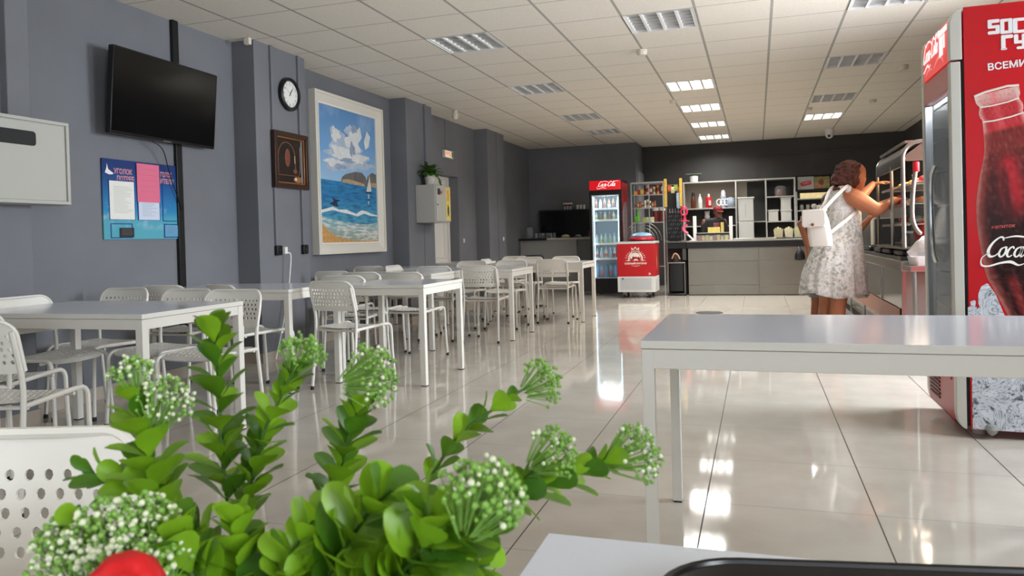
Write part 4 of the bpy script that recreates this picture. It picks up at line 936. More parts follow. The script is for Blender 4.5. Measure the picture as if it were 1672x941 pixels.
for k in range(2):
    p = (sx0+.41+.115*k-.01, sy0+.12, 1.271); t2 = thing('sweet_jar', ['tall jar of dark red sweets, left one on the rack', 'tall jar of dark red sweets, right one on the rack'][k], 'jar', p, group='sweet jars on the rack')
    MB().lathe([(.05,0),(.053,.01),(.053,.2)], p, 16).build('body', mat('dark_sweets', (92,34,28), .3, noise=.5, nscale=50), t2)
    MB().lathe([(.057,.198),(.057,.235),(.03,.245)], p, 16).build('lid', mat('jar_lid_white', (222,220,214), .4), t2)
for k in range(10):
    p = Vector((sx0+.35+.035*(k % 5), sy0+.12, .958+.04*(k//5)+.05)); 
# ================================================================== yellow poles, hanging packs and black accessory board
def pole(px, label):
    p = at(px, 330, y=13.42); t_ = thing('yellow_pole', label, 'pole', (p.x, 13.42, 0.925), group='yellow poles at the kiosk')
    MB().box(p.x-.024, p.x+.024, 13.41, 13.43, 1.53, 2.02).build('banner', mat('yellow_banner', (206,168,72), .5, noise=.2, nscale=20), t_, bevel=.004)
    MB().tube([(p.x, 13.425, .93), (p.x, 13.425, 1.54)], .008, 8).build('rod', STEELD, t_)
    MB().lathe([(.05,0),(.05,.01),(.01,.016)], (p.x, 13.425, .925), 14).build('foot', STEELD, t_)
pole(1087, 'yellow banner pole on the left, beside the glass rack'); pole(1112, 'yellow banner pole on the right, beside the white back shelf')
t = thing('accessory_board', 'black peg board hung with rows of small shiny packets at the kiosk', 'display board', (-1.37, 13.5, .925))
MB().box(-1.485, -1.255, 13.5, 13.52, .925, 1.53).build('board', BLACKM, t, bevel=.004)
FOIL = mat('dark_foil', (92,94,96), .3, .6)
for r_ in range(7):
    for k in range(6):
        x = -1.465+.037*k; z = 1.44-.072*r_
        mb = MB(); mb.T = Matrix.Translation((x, 13.488, z)) @ Matrix.Rotation(.5, 4, 'Y'); mb.box(-.006, .006, -.006, .004, -.028, .024); mb.build('packet', FOIL if (r_+k) % 3 else mat('dark_packet', (40,40,42), .35), t, smooth=False)
for k in range(4): MB().tube([(-1.45+.05*k, 13.48, 1.50), (-1.45+.05*k, 13.475, 1.42)], .008, 6).build('hook', mat('pale_hook', (120,118,114), .4), t)
cols = [(190,90,60),(206,196,150),(150,170,70),(200,120,70)]
for k in range(4): snack((-1.44+.055*k, 13.46, 1.80-.03*(k % 2)), .06, .03, .11, cols[k], ['orange snack bag hanging at far left between the yellow poles', 'cream snack bag hanging second between the yellow poles', 'green snack bag hanging third between the yellow poles', 'copper snack bag hanging at the right yellow pole'][k], 'snack bags hanging between the yellow poles', 'hanging_snack_bag')
mb = MB(); mb.tube([(-1.50,13.45,1.915),(-1.24,13.45,1.915)], .005, 6); o = mb.build('hanging_rail', STEELD); tag(o, 'thin steel rail carrying snack bags between the yellow poles', 'rail')
snack((-1.285, 13.45, 1.50), .075, .04, .27, (150,176,200), 'pale blue and green bag hanging at the right yellow pole', None, 'hanging_snack_bag')
# ================================================================== service counter
t = thing('service_counter', 'long stainless steel service counter with a black top band at the back', 'counter', (.1, 13.4, 0))
cx0, cx1, cy0, cy1 = -1.125, 1.65, 13.15, 13.75
MB().box(cx0, cx1, cy0+.012, cy1, .01, .80).build('carcass', STEELD, t)
SATIN = mat('satin_steel', (134,129,120), .3, .85, noise=.06, nscale=3)
for a, b in ((cx0, .02), (.026, 1.0), (1.006, cx1)):
    for z0, z1, nm in ((.012,.168,'plinth_panel'),(.174,.565,'lower_panel'),(.571,.785,'upper_panel')): MB().box(a+.003, b-.003, cy0, cy0+.014, z0, z1).build(nm, SATIN, t, bevel=.002)
MB().box(cx0-.02, cx1, cy0-.02, cy1+.02, .80, .90).build('black_band', mat('counter_black', (15,15,16), .4), t, bevel=.004)
MB().box(cx0-.02, cx1, cy0-.02, cy1+.02, .902, .925).build('worktop', mat('counter_top', (150,146,138), .3, .3), t, bevel=.004)
MB().box(-.38, .30, cy0+.02, cy0+.32, .926, .952).build('tray_slide', STEEL, t, bevel=.004)
t = thing('kiosk_counter', 'black kiosk counter with an open black bin frame below, left of the steel counter', 'counter', (-1.3, 13.4, 0))
MB().box(-1.47, -1.15, 13.17, 13.7, .80, .90).build('black_band', MATS['counter_black'], t, bevel=.004)
MB().box(-1.48, -1.15, 13.15, 13.72, .901, .924).build('worktop', mat('counter_top_dark', (96,94,90), .3, .3), t, bevel=.004)
MB().box(-1.47, -1.16, 13.3, 13.7, .0, .80).build('cabinet', BLACKM, t)
MB().box(-1.22, -1.155, 13.17, 13.3, .60, .795).build('side_panel', mat('kiosk_grey', (70,68,66), .4), t, bevel=.003)
t = thing('waste_bin', 'tall black bin in a steel tube frame beneath the kiosk counter', 'bin', (-1.32, 13.2, 0))
MB().rbox(-1.44, -1.20, 13.10, 13.28, .07, .55, .02).build('body', BLACK, t, bevel=.006)
mb = MB()
for x in (-1.46, -1.18):
    mb2 = MB(); mb2.tube([(x, 13.09, .03), (x, 13.09, .56)], .01, 8); mb2.build('frame_post', STEELD, t)
MB().box(-1.47, -1.16, 13.06, 13.29, .0, .04).build('base', BLACK, t, bevel=.01)
MB().box(-1.47, -1.17, 13.08, 13.10, .55, .57).build('frame_bar', STEELD, t, bevel=.003)
mb = MB(); mb.rings([[(-1.33+rx*cos(a), 13.15+ry*sin(a), z) for a in [2*pi*k/10 for k in range(10)]] for rx, ry, z in ((.08,.05,.57),(.075,.05,.62),(.05,.04,.66),(.03,.03,.68))]); o = mb.build('dark_pouch', mat('dark_pouch', (30,24,22), .6)); tag(o, 'dark pouch with a tan handle lying on the black bin', 'bag')
MB().tube(bez([(-1.39,13.12,.63),(-1.35,13.11,.71),(-1.30,13.11,.70),(-1.26,13.12,.62)], 6), .014, 6).build('handle', mat('tan_strap', (176,140,110), .6), o)
# ---- countertop sweet case with sneeze guard
t = thing('sweets_case', 'low glass sweets case with black rim and white end posts on the steel counter', 'display case', (-.72, 13.4, .925))
for x in (-1.02, -.42): MB().box(x-.028, x+.028, 13.38, 13.43, .925, 1.35 if x < -.8 else 1.33).build('end_post', mat('white_plastic', (226,225,222), .35), t, bevel=.004)
mb = MB(); mb.box(-.99, -.45, 13.28, 13.30, 1.02, 1.05); mb.build('rim', BLACK, t); MB().box(-.99, -.45, 13.28, 13.286, .928, 1.02).build('front_glass', PANE, t)
mb = MB(); mb.box(-.99, -.45, 13.28, 13.5, 1.051, 1.06); mb.build('top_edge', mat('counter_edge_pale', (196,192,184), .4), t)
random.seed(31)
for k in range(8):
    c_ = [(176,40,52),(206,176,84),(196,170,70),(206,190,120),(150,60,50),(206,170,70),(190,180,110),(206,190,90)][k]
    bx = MB().box(-.96+.062*k, -.91+.062*k, 13.31, 13.40, .926, 1.0+.012*(k % 3)).build('sweet_box', mat('sweet_%d' % k, c_, .4, noise=.3, nscale=50), bevel=.003)
    tag(bx, 'small sweet box inside the glass sweets case, %s from the left' % ['first','second','third','fourth','fifth','sixth','seventh','last'][k], 'box', 'sweet boxes inside the glass case')
bx = MB().box(-.80, -.60, 13.34, 13.44, 1.061, 1.15).build('sweet_box', mat('yellow_carton', (196,176,96), .5, noise=.25, nscale=60), bevel=.003); tag(bx, 'wide yellow carton standing on top of the sweets case', 'box')
bx = MB().box(-.585, -.535, 13.34, 13.40, 1.061, 1.23).build('sweet_box', mat('tall_carton', (176,160,86), .5, noise=.3, nscale=60), bevel=.003); tag(bx, 'tall narrow yellow carton on top of the sweets case', 'box')
# ---- pink flamingo stand
t = thing('lollipop_stand', 'hot pink twisted lollipop stand at the left end of the steel counter', 'stand', (-1.17, 13.3, .925))
PINK = mat('hot_pink', (222,44,84), .35); PINKL = mat('pale_pink', (226,110,140), .4)
mb = MB(); c = Vector((-1.185, 13.28, 1.43)); mb.tube([c+Vector((.05*cos(a)*1.0, 0, .062*sin(a))) for a in [2*pi*k/18 for k in range(18)]], .017, 8, closed=True); mb.build('ring', PINK, t)
MB().lathe([(.05,0),(.045,.03),(.03,.05),(0,.055)], (-1.185,13.28,1.475), 14, caps=False).build('ring_top', PINK, t)
MB().lathe([(.085,0),(.085,.012),(.03,.02),(.016,.06),(.02,.10)], (-1.18,13.28,1.265), 16).build('pedestal', PINK, t)
MB().tube(bez([(-1.13,13.28,1.20),(-1.20,13.28,1.16),(-1.19,13.28,1.10),(-1.13,13.28,1.05)], 6), [.012]+[.026]*17+[.016], 8).build('curl', PINKL, t)
MB().tube(bez([(-1.20,13.30,1.26),(-1.20,13.30,1.10),(-1.12,13.30,1.02),(-1.04,13.30,.94)], 6), [.008]*4+[.016]*15, 8).build('stem', mat('white_plastic', (226,225,222), .35), t)
MB().lathe([(.07,0),(.07,.008),(.02,.014)], (-1.05,13.30,.925), 14).build('foot', mat('white_plastic', (226,225,222), .35), t)
# ================================================================== white back shelf
t = thing('back_shelf', 'long white open shelf unit on the back wall behind the steel counter', 'shelf unit', (-.33, 15.5, 0))
SHW = mat('shelf_white', (186,184,178), .5); SHB = mat('shelf_back_cream', (186,178,164), .5)
y0, y1 = 15.42, 15.78
for x in (-1.375, -.377, .181, .705): MB().box(x-.014, x+.014, y0, y1, 0, 2.05).build('upright', SHW, t, bevel=.002)
MB().box(-1.389, .719, y0, y1, 2.05, 2.078).build('top_board', SHW, t, bevel=.002)
for a, b, z in ((-1.361,-.391,1.55),(-1.361,-.391,1.20),(-.363,.167,1.26),(.195,.691,1.728),(.195,.691,1.25),(-1.361,-.391,.86),(.195,.691,.93)): MB().box(a, b, y0, y1, z-.022, z).build('board', SHW, t, bevel=.002)
MB().box(-1.361, -.391, y1-.01, y1, 1.551, 2.05).build('back_panel', SHB, t)
MB().box(-.363, -.17, y1-.01, y1, 1.27, 2.05).build('back_panel', SHB, t)
def simple(name, label, cat, prof, p, m_, group=None, n=14, capm=None, capprof=None):
    t_ = thing(name, label, cat, p, group=group); MB().lathe(prof, p, n).build('body', m_, t_)
    if capprof: MB().lathe(capprof, p, n).build('cap', capm, t_)
    return t_
WPL = mat('white_plastic', (226,225,222), .35)
simple('sauce_bottle', 'dark sauce bottle with black cap on the white back shelf', 'bottle', [(.045,0),(.05,.01),(.05,.14),(.04,.2),(.03,.25)], (-1.20,15.55,1.551), mat('dark_sauce', (96,50,34), .2), capm=BLACK, capprof=[(.032,.25),(.03,.31),(.015,.33)])
simple('detergent_bottle', 'slim white bottle right of the dark sauce bottle', 'bottle', [(.04,0),(.045,.01),(.045,.16),(.02,.24)], (-1.07,15.55,1.551), WPL, capm=WPL, capprof=[(.016,.24),(.014,.29)])
t2 = simple('canister', 'red canister with a grip on the white back shelf', 'canister', [(.06,0),(.065,.01),(.065,.19),(.05,.22)], (-.90,15.55,1.551), mat('canister_red', (196,30,44), .35), capm=WPL, capprof=[(.024,.22),(.024,.27),(.01,.285)])
MB().box(-.90, -.85, 15.47, 15.49, 1.60, 1.70).build('label_band', mat('canister_cut', (206,196,186), .5), t2)
mb = MB(); mb.T = Matrix(((1,0,0,-.70),(0,0,-1,15.5),(0,1,0,1.60),(0,0,0,1)))
for x in (.0,.07,.14): mb.tube([(x+.045*cos(a), .055+.06*sin(a), 0) for a in [2*pi*k/14 for k in range(14)]], .014, 6, closed=True)
o = mb.build('paper_garland', mat('garland_white', (236,234,230), .6)); tag(o, 'white curly ornament standing on the middle of the back shelf', 'ornament')
simple('dispenser_bottle', 'pale blue dispenser bottle with domed top on the back shelf', 'bottle', [(.055,0),(.06,.01),(.06,.22)], (-.62,15.55,1.551), mat('pale_blue_plastic', (160,172,190), .4), capm=mat('dome_white', (206,210,214), .35), capprof=[(.045,.22),(.045,.30),(.03,.345),(0,.355)])
simple('kettle_jug', 'rounded pale blue jug at the right end of the upper back shelf', 'jug', [(.06,0),(.085,.03),(.09,.12),(.07,.18),(.02,.2)], (-.485,15.55,1.551), MATS['pale_blue_plastic'])
simple('paper_cup_stack', 'stack of white paper cups on the shelf behind the seller', 'cups', [(.04,0),(.055,.10),(.04,.10),(.055,.2),(.04,.2),(.055,.29)], (-.96+.02,15.6,1.201), WPL)
bx = MB().box(-1.12, -.86, 15.5, 15.7, .93, 1.13).build('red_carton', mat('carton_red', (146,24,32), .5), bevel=.004); tag(bx, 'dark red carton on the shelf left of the seller', 'box')
bx.location.z = -.069
bx = MB().box(-.78, -.66, 15.72, 15.745, 1.21, 1.53).build('notice_sheet', PAPER); tag(bx, 'pale paper notice standing on the shelf behind the seller', 'notice')
# pot on top
t = thing('kitchen_scale_pot', 'white pot with green plant and tray standing on top of the white back shelf', 'pot', (-1.18, 15.55, 2.078))
MB().lathe([(.075,0),(.08,.01),(.085,.12)], (-1.18,15.55,2.078), 16).build('pot', WPL, t)
MB().sph((-1.18,15.55,2.20), (.075,.07,.05), 12, 8).build('foliage', LEAF, t); MB().box(-1.33, -1.03, 15.47, 15.65, 2.238, 2.246).build('tray', mat('clear_grey_plastic', (150,160,168), .2), t)
# silver two-door fridge in the open bay
t = thing('two_door_fridge', 'tall silver white two-door fridge in the open bay of the back shelf', 'fridge', (-.19, 15.3, 0))
MB().rbox(-.325, -.055, 15.05, 15.40, .03, 1.69, .03).build('body', mat('fridge_silver', (206,206,200), .3, .2), t, bevel=.006)
MB().rbox(-.33, -.05, 15.03, 15.07, 1.262, 1.69, .015).build('upper_door', MATS['fridge_silver'], t, bevel=.006); MB().rbox(-.33, -.05, 15.03, 15.07, .06, 1.25, .015).build('lower_door', MATS['fridge_silver'], t, bevel=.006)
MB().box(-.345, -.035, 15.02, 15.41, 1.69, 1.715).build('top_cap', WPL, t, bevel=.006)
mb = MB(); mb.box(-.20, -.196, 15.027, 15.032, 1.33, 1.6); mb.build('label_strip', INK, t)
# boxes and baskets in the right bay
def tub(x0, x1, z0, z1, label):
    t_ = thing('storage_box', label, 'box', ((x0+x1)/2, 15.5, z0), group='white lidded boxes on the back shelf')
    MB().rbox(x0, x1, 15.45, 15.72, z0, z1-.025, .015).build('body', mat('box_white', (206,204,198), .45), t_, bevel=.004); MB().rbox(x0-.012, x1+.012, 15.44, 15.73, z1-.025, z1, .018).build('lid', mat('box_lid', (216,214,208), .4), t_, bevel=.003)
tub(.215, .40, 1.251, 1.47, 'white lidded box standing alone at the left of the middle bay shelf')
tub(.45, .64, 1.251, 1.46, 'white lidded box at the bottom of the stack of two'); tub(.45, .635, 1.461, 1.70, 'white lidded box on top of the stack of two')
t = thing('cake_dome', 'dark red fruit cake under a glass dome on the top bay shelf', 'cake', (.45, 15.55, 1.729))
MB().lathe([(.09,0),(.10,.01),(.10,.10),(.08,.13)], (.45,15.55,1.729), 16).build('cake', mat('fruit_cake', (86,48,36), .4, noise=.5, nscale=40), t); MB().lathe([(.11,.0),(.115,.02),(.11,.15),(.07,.2),(0,.21)], (.45,15.55,1.729), 20, caps=False).build('dome', PANE, t)
for k, (x0, x1, c_) in enumerate(((.27,.42,(196,186,150)),(.44,.58,(206,198,170)),(.59,.70,(190,186,150)))):
    t_ = thing('bread_basket', ['cream basket with green packets, left of three on the steel counter', 'cream basket, middle of three on the steel counter', 'cream basket, right of three on the steel counter'][k], 'basket', ((x0+x1)/2, 13.55, .926), group='cream baskets on the counter')
    mb = MB(); pts = [rrect((x0+x1)/2, 13.55, (x1-x0)*s_, .2*s_, .02, 3) for s_ in (.85, 1., .95, .84)]
    mb.rings([[(x, y, z) for x, y in P] for P, z in zip(pts, (.945, 1.09, 1.09, .95))]); mb.build('body', mat('basket_%d' % k, c_, .6, noise=.15, nscale=60), t_)
    for j in range(3): MB().box(x0+.02+.035*j, x0+.05+.035*j, 13.5+.02*j, 13.515+.02*j, .96, 1.11+.015*(j % 2)).build('packet', mat('basket_pack_%d' % ((k+j) % 3), [(170,180,110),(210,204,180),(214,200,140)][(k+j) % 3], .5), t_)
o = MB().rbox(.24, .72, 13.42, 13.70, .926, .945, .02).build('serving_tray', BLACK, bevel=.004); tag(o, 'black serving tray under the cream baskets on the counter', 'tray')
# posters and lit menu shelf at right
t = thing('menu_board', 'black menu board with two food pictures on the back wall left of the woman', 'menu board', (1.05, 15.75, 1.8))
MB().box(.735, 1.60, 15.74, 15.79, 1.80, 2.12).build('board', BLACKM, t, bevel=.004)
MB().box(.775, 1.07, 15.725, 15.74, 1.85, 2.095).build('picture_panel', mat('poster_grey', (176,176,172), .4), t)
mb = MB(); mb.T = Matrix.Translation((.925, 15.7235, 1.965)) @ Matrix.Rotation(-.18, 4, 'Y'); mb.prism(rrect(0, 0, .20, .085, .03, 4), 0, .002, 'xz'); mb.build('red_badge', mat('badge_red', (186,28,38), .4), t)
mb = MB(); mb.T = Matrix.Translation((.925, 15.7225, 1.95)) @ Matrix.Rotation(-.18, 4, 'Y') @ Matrix.Rotation(pi/2, 4, 'X'); mb.mesh(text_mesh('ТОРТ', .055, .2, 'CENTER')); mb.build('badge_text', mat('badge_pale', (226,190,180), .5), t, smooth=False, recalc=False)
MB().box(1.08, 1.35, 15.726, 15.74, 1.86, 2.085).build('picture_panel', mat('poster_food', (150,108,76), .5, noise=.5, nscale=16), t)
mb = MB(); mb.prism(circ(1.12,2.04,.06,10,.03), 15.722, 15.726, 'xz'); mb.prism(circ(1.29,2.05,.05,10,.03), 15.722, 15.726, 'xz'); mb.prism(circ(1.30,1.90,.04,10,.04), 15.722, 15.726, 'xz'); mb.build('salad_print', mat('salad_green', (96,150,56), .5, noise=.3, nscale=30), t, smooth=False)
mb = MB(); mb.prism(circ(1.20,1.98,.05,10,.06), 15.720, 15.726, 'xz'); mb.build('meat_print', mat('meat_brown', (110,62,48), .5, noise=.5, nscale=40), t, smooth=False)
t = thing('dish_shelf', 'grey shelf rack of glasses and jars under the menu board', 'shelf rack', (1.1, 15.6, 0))
for x in (.735, 1.60): MB().box(x-.012, x+.012, 15.45, 15.75, .0, 1.80).build('upright', SHW, t)
for z in (1.665, 1.44, 1.22, .95): MB().box(.747, 1.588, 15.45, 15.75, z-.02, z).build('board', SHW, t, bevel=.002)
o = MB().box(.80, 1.37, 15.45, 15.50, 1.70, 1.80).build('lit_price_strip', mat('lit_cream', (224,206,160), .5, emit=(255,220,150), es=.3, noise=.2, nscale=20)); o['label'] = 'warm lit price strip under the menu board'; o['category'] = 'price strip'
o.location.z = -.034
for k in range(6):
    simple('glass_jar', '%s glass jar from the white shelf unit, upper row under the menu board' % ORDN[k], 'jar', [(.035,0),(.04,.01),(.04,.08),(.03,.1)], (.83+.11*k, 15.55, 1.441), mat('jar_glassy', (150,146,138), .15), 'jars under the menu board', 10, STEELD, [(.034,.1),(.034,.115)])
    simple('glass_jar', '%s glass jar from the white shelf unit, lower row under the menu board' % ORDN[k], 'jar', [(.035,0),(.04,.01),(.04,.09),(.03,.11)], (.83+.11*k, 15.55, 1.221), MATS['jar_glassy'], 'jars in the lower row under the menu board', 10)
t = thing('bag_on_counter', 'black plastic bag hanging on the steel counter front beside the woman', 'bag', (.66, 13.1, .55))
mb = MB(); c = Vector((.655, 13.08, .66)); mb.rings([[c+Vector((rx*cos(a), .035*sin(a)*q, z)) for a in [2*pi*k/12 for k in range(12)]] for rx, q, z in ((.02,.5,-.085),(.075,1,-.08),(.08,1.2,-.03),(.065,1.1,.03),(.035,.7,.075),(.012,.4,.09))]); mb.build('body', mat('black_bag', (14,14,15), .4, bump=.4, bscale=30), t)
MB().tube(bez([(.655,13.08,.74),(.64,13.1,.77),(.655,13.128,.79),(.67,13.1,.77),(.655,13.08,.74)], 5), .006, 6).build('handle', MATS['black_bag'], t)
# ================================================================== bar counter at the back left
t = thing('bar_counter', 'grey bar counter with a dark top in the back left corner', 'bar counter', (-3.7, 14.2, 0))
BARG = mat('bar_grey', (150,150,148), .5)
MB().box(-4.41, -3.28, 14.1, 14.6, 0, 1.0).build('front_panel', BARG, t, bevel=.003)
MB().box(-3.275, -2.95, 14.13, 14.6, 0, 1.0).build('side_panel', mat('bar_grey_dark', (112,112,112), .5), t, bevel=.003)
MB().box(-4.415, -3.85, 14.02, 14.66, 1.0, 1.04).build('dark_top', mat('bar_top_dark', (36,34,33), .3), t, bevel=.004)
MB().box(-3.85, -2.92, 14.02, 14.66, 1.0, 1.04).build('pale_top', mat('bar_top_pale', (176,172,162), .35), t, bevel=.004)
t = thing('wall_screen', 'wide black screen panel standing behind the bar counter', 'screen', (-3.7, 14.8, 1.04))
MB().box(-4.19, -2.95, 14.74, 14.80, 1.06, 1.60).build('casing', BLACK, t, bevel=.004); MB().box(-4.15, -2.99, 14.735, 14.74, 1.09, 1.57).build('screen', mat('bar_screen', (6,6,7), .2), t); MB().box(-4.19, -2.95, 14.70, 14.83, 1.00, 1.06).build('ledge', BLACKM, t)
MB().box(-4.19, -2.95, 14.70, 14.83, 0, 1.0).build('plinth', BLACKM, t)
random.seed(41)
gp = at(930, 340, y=14.77).z
for k in range(3):
    p = (-3.66+.056*k, 14.77, 1.601); simple('spice_shaker', ['spice shaker with dark top, left of three on the black screen', 'spice shaker with red top, middle of three on the black screen', 'spice shaker with dark top, right of three on the black screen'][k], 'shaker', [(.02,0),(.022,.01),(.022,.07)], p, mat('shaker_glass', (176,176,172), .2), 'spice shakers on the screen', 10, [BLACK, mat('cap_red', (176,50,40), .4), BLACK][k], [(.022,.07),(.02,.10),(.008,.105)])
o = MB().box(-3.69, -3.50, 14.755, 14.785, 1.706, 1.735).build('shaker_bar', WPL, bevel=.003); tag(o, 'white bar resting on the three spice shakers', 'bar')
for k in range(3): simple('paper_cup', ['white paper cup, left of three on the black screen', 'white paper cup, middle of three on the black screen', 'white paper cup, right of three on the black screen'][k], 'cup', [(.022,0),(.026,.005),(.028,.085)], (-3.40+.065*k, 14.77, 1.601), mat('cup_white', (206,204,200), .5), 'paper cups on the screen', 12)
DIMG = thin_glass('dim_glass', (170,178,180), .35)
t = thing('glass_jug', 'clear glass jug with dark rim on the left end of the bar counter', 'jug', (-4.25, 14.25, 1.04))
MB().lathe([(.06,0),(.065,.01),(.07,.12),(.06,.22),(.062,.225)], (-4.25,14.25,1.041), 16, caps=False).build('body', DIMG, t); MB().lathe([(.064,.222),(.07,.228),(.06,.235)], (-4.25,14.25,1.041), 16).build('rim', BLACK, t)
MB().tube(bez([(-4.31,14.25,1.25),(-4.35,14.25,1.23),(-4.35,14.25,1.12),(-4.31,14.25,1.08)], 6), .008, 6).build('handle', DIMG, t)
for k in range(6): simple('drinking_glass', '%s drinking glass from the glass jug on the bar counter' % ORDN[k], 'glass', [(.034,0),(.036,.005),(.03,.10)], (-4.12+.07*k, 14.25+.05*(k % 2), 1.041), DIMG, 'drinking glasses on the bar', 12)
o = MB().lathe([(.014,0),(.016,.01),(.004,.09)], (-3.80,14.2,1.041), 8).build('candle', mat('pale_wax', (170,166,156), .5)); tag(o, 'small pale candle standing alone in the middle of the bar', 'candle')
for k, (x, lab) in enumerate(((-3.52,'plate piled with salad on the bar counter'),(-3.28,'plate with a crumpled napkin, second on the bar counter'),(-3.06,'saucer with a red tipped stick beside the drinks fridge'))):
    t_ = thing('plate', lab, 'plate', (x, 14.2, 1.041), group='plates on the bar')
    MB().lathe([(.04,0),(.09,.012),(.095,.016),(.04,.008)], (x,14.2,1.041), 18).build('dish', mat('dish_grey', (156,154,150), .3), t_)
    if k == 0: MB().sph((x,14.2,1.06), (.085,.07,.045), 14, 8).build('salad', mat('salad_mix', (176,164,110), .6, noise=.5, nscale=50, bump=.6, bscale=60), t_)
    elif k == 1: MB().sph((x+.01,14.2,1.065), (.06,.05,.03), 9, 6).build('napkin', mat('napkin_grey', (150,150,150), .8, bump=.8, bscale=40), t_)
    else: MB().tube([(x,14.2,1.055),(x+.01,14.2,1.16)], .005, 6).build('stick', mat('stick_red', (150,60,44), .5), t_)
# ================================================================== tall red drinks fridge at right: door faces -x, picture side faces the camera
gx0, gx1, gy0, gy1, gt = .925, 1.66, 4.235, 4.915, 2.115
t = thing('drinks_fridge', 'tall red drinks fridge with bottle picture on its side, cut by the right frame edge', 'fridge', (1.3, 4.57, 0))
FG = mat('fridge_grey_frame', (190,188,180), .4); FB = mat('fridge_side_red', (186,20,30), .26)
MB().box(.985, gx1, gy0+.004, gy1, .055, gt).build('cabinet', mat('fridge_cabinet_red', (176,24,30), .35), t, bevel=.004)
# door frame: a grey profile with rounded top and bottom front corners, seen edge on at the picture side
def door_profile():
    p = [(.978, .02+.04), (.978, 2.118)]
    p += [(.955, 2.112), (.935, 2.085), (.925, 2.05)]
    p += [(.925, .10), (.93, .08), (.945, .062), (.96, .058)]
    return p
prof_hi = [(.978,1.872),(.978,2.122),(.958,2.117),(.940,2.10),(.928,2.07),(.925,2.04),(.925,1.872)]
prof_lo = [(.970,.045),(.970,1.862),(.925,1.862),(.925,.12),(.930,.085),(.945,.058),(.958,.047)]
for nm, pr_ in (('header_end_panel', prof_hi), ('door_end_panel', prof_lo)):
    for a, b in ((gy0-.002, gy0+.05), (gy1-.05, gy1+.002)): MB().prism(pr_, a, b, 'xz').build(nm, FG, t, bevel=.003)
MB().box(.968, .985, gy0+.006, gy1-.004, .06, 1.868).build('door_gap', BLACKM, t)
# lit header on the front
MB().prism([(.93,1.875),(.978,1.875),(.978,2.115),(.955,2.108),(.938,2.09),(.93,2.06)], gy0+.05, gy1-.05, 'xz').build('header', mat('lit_red_header_big', (214,28,34), .3, emit=(226,24,30), es=.4), t)
def yT(y, z, s, shear=.28): return planeT((.9285, y, z), (0,-1,0), (0,0,1), s, shear)
mb = MB(); cola_script(mb, yT(4.86, 1.975, .052)); mb.build('script_logo', MATS['lit_script'], t, smooth=False, recalc=False)
mb = MB()
for (y, w, z, h) in ((4.50,.20,2.055,.028),(4.47,.035,1.985,.10),(4.43,.035,1.985,.10),(4.38,.03,2.0,.07)): mb.box(.9265, .9285, y-w, y, z-h/2, z+h/2)
mb.build('header_print', MATS['lit_script'], t, smooth=False)
mb = MB(); ribbon(mb, [(0,0),(1.2,.5),(2.6,.6),(3.6,-.2)], [.05,.2,.5,.05], yT(4.60, 1.905, .06, 0)); ribbon(mb, [(-3.6,-.1),(-2,.3),(-.8,.1)], [.05,.2,.05], yT(4.60, 1.905, .06, 0)); mb.build('header_ribbon', mat('lit_pink', (240,150,150), .4, emit=(255,150,150), es=.3), t, smooth=False, recalc=False)
# glass door
MB().box(.927, .965, gy0+.05, gy1-.05, 1.74, 1.862).build('door_top_band', mat('door_band_red', (150,36,40), .3), t, bevel=.002)
mb = MB()
for a, b, c, d in ((gy0+.05,gy0+.075,.44,1.74),(gy1-.075,gy1-.05,.44,1.74),(gy0+.075,gy1-.075,.44,.47)): mb.box(.926, .966, a, b, c, d)
mb.build('door_trim', mat('silver_door_trim', (150,154,158), .3, .6), t, bevel=.003)
MB().box(.940, .946, gy0+.07, gy1-.07, .46, 1.745).build('door_glass', thin_glass('fridge_door_glass', (196,206,214), .2, .02), t)
MB().box(.927, .966, gy0+.05, gy1-.05, .075, .44).build('lower_panel', mat('fridge_lower_red', (170,34,38), .35), t, bevel=.003)
mb = MB()
for k in range(14): mb.box(.922, .928, gy1-.32, gy1-.09, .12+k*.021, .13+k*.021)
mb.build('vent_grille', mat('dark_red_grille', (70,24,22), .5), t, smooth=False)
MB().box(.924, .928, gy0+.10, gy0+.20, .27, .38).build('red_sticker', mat('badge_red', (186,28,38), .4), t)
MB().box(.975, gx1-.03, gy0+.04, gy1-.04, .46, 1.85).build('liner', mat('fridge_liner_grey', (226,232,236), .4), t)
hd = [(.906,gy0+.37,1.32),(.900,gy0+.36,1.20),(.900,gy0+.355,1.05),(.906,gy0+.36,.92),(.922,gy0+.37,.86)]
MB().tube(bez([(.926,gy0+.375,1.38)]+hd, 6), .011, 8).build('door_handle', CHROME, t)
for z in (.62,.80,.98,1.16,1.34,1.52,1.70):
    MB().box(.968, .976, gy0+.06, gy1-.06, z, z+.012).build('shelf_edge', mat('shelf_edge_white', (228,232,236), .35), t)
for y, z in ((gy0+.12,.0),(gy1-.12,.0)):
    for x in (1.05, 1.55): MB().lathe([(.028,0),(.03,.006),(.03,.02),(.012,.03),(.012,.06)], (x, y, 0), 14).build('foot', mat('pale_foot', (206,204,200), .4), t)
MB().lathe([(.0,-.035),(.02,-.02),(.03,.0),(.024,.02),(.0,.028)], (1.075, gy0-.004, .05), 14, caps=False).build('roller', mat('smoky_roller', (150,150,148), .2), t)
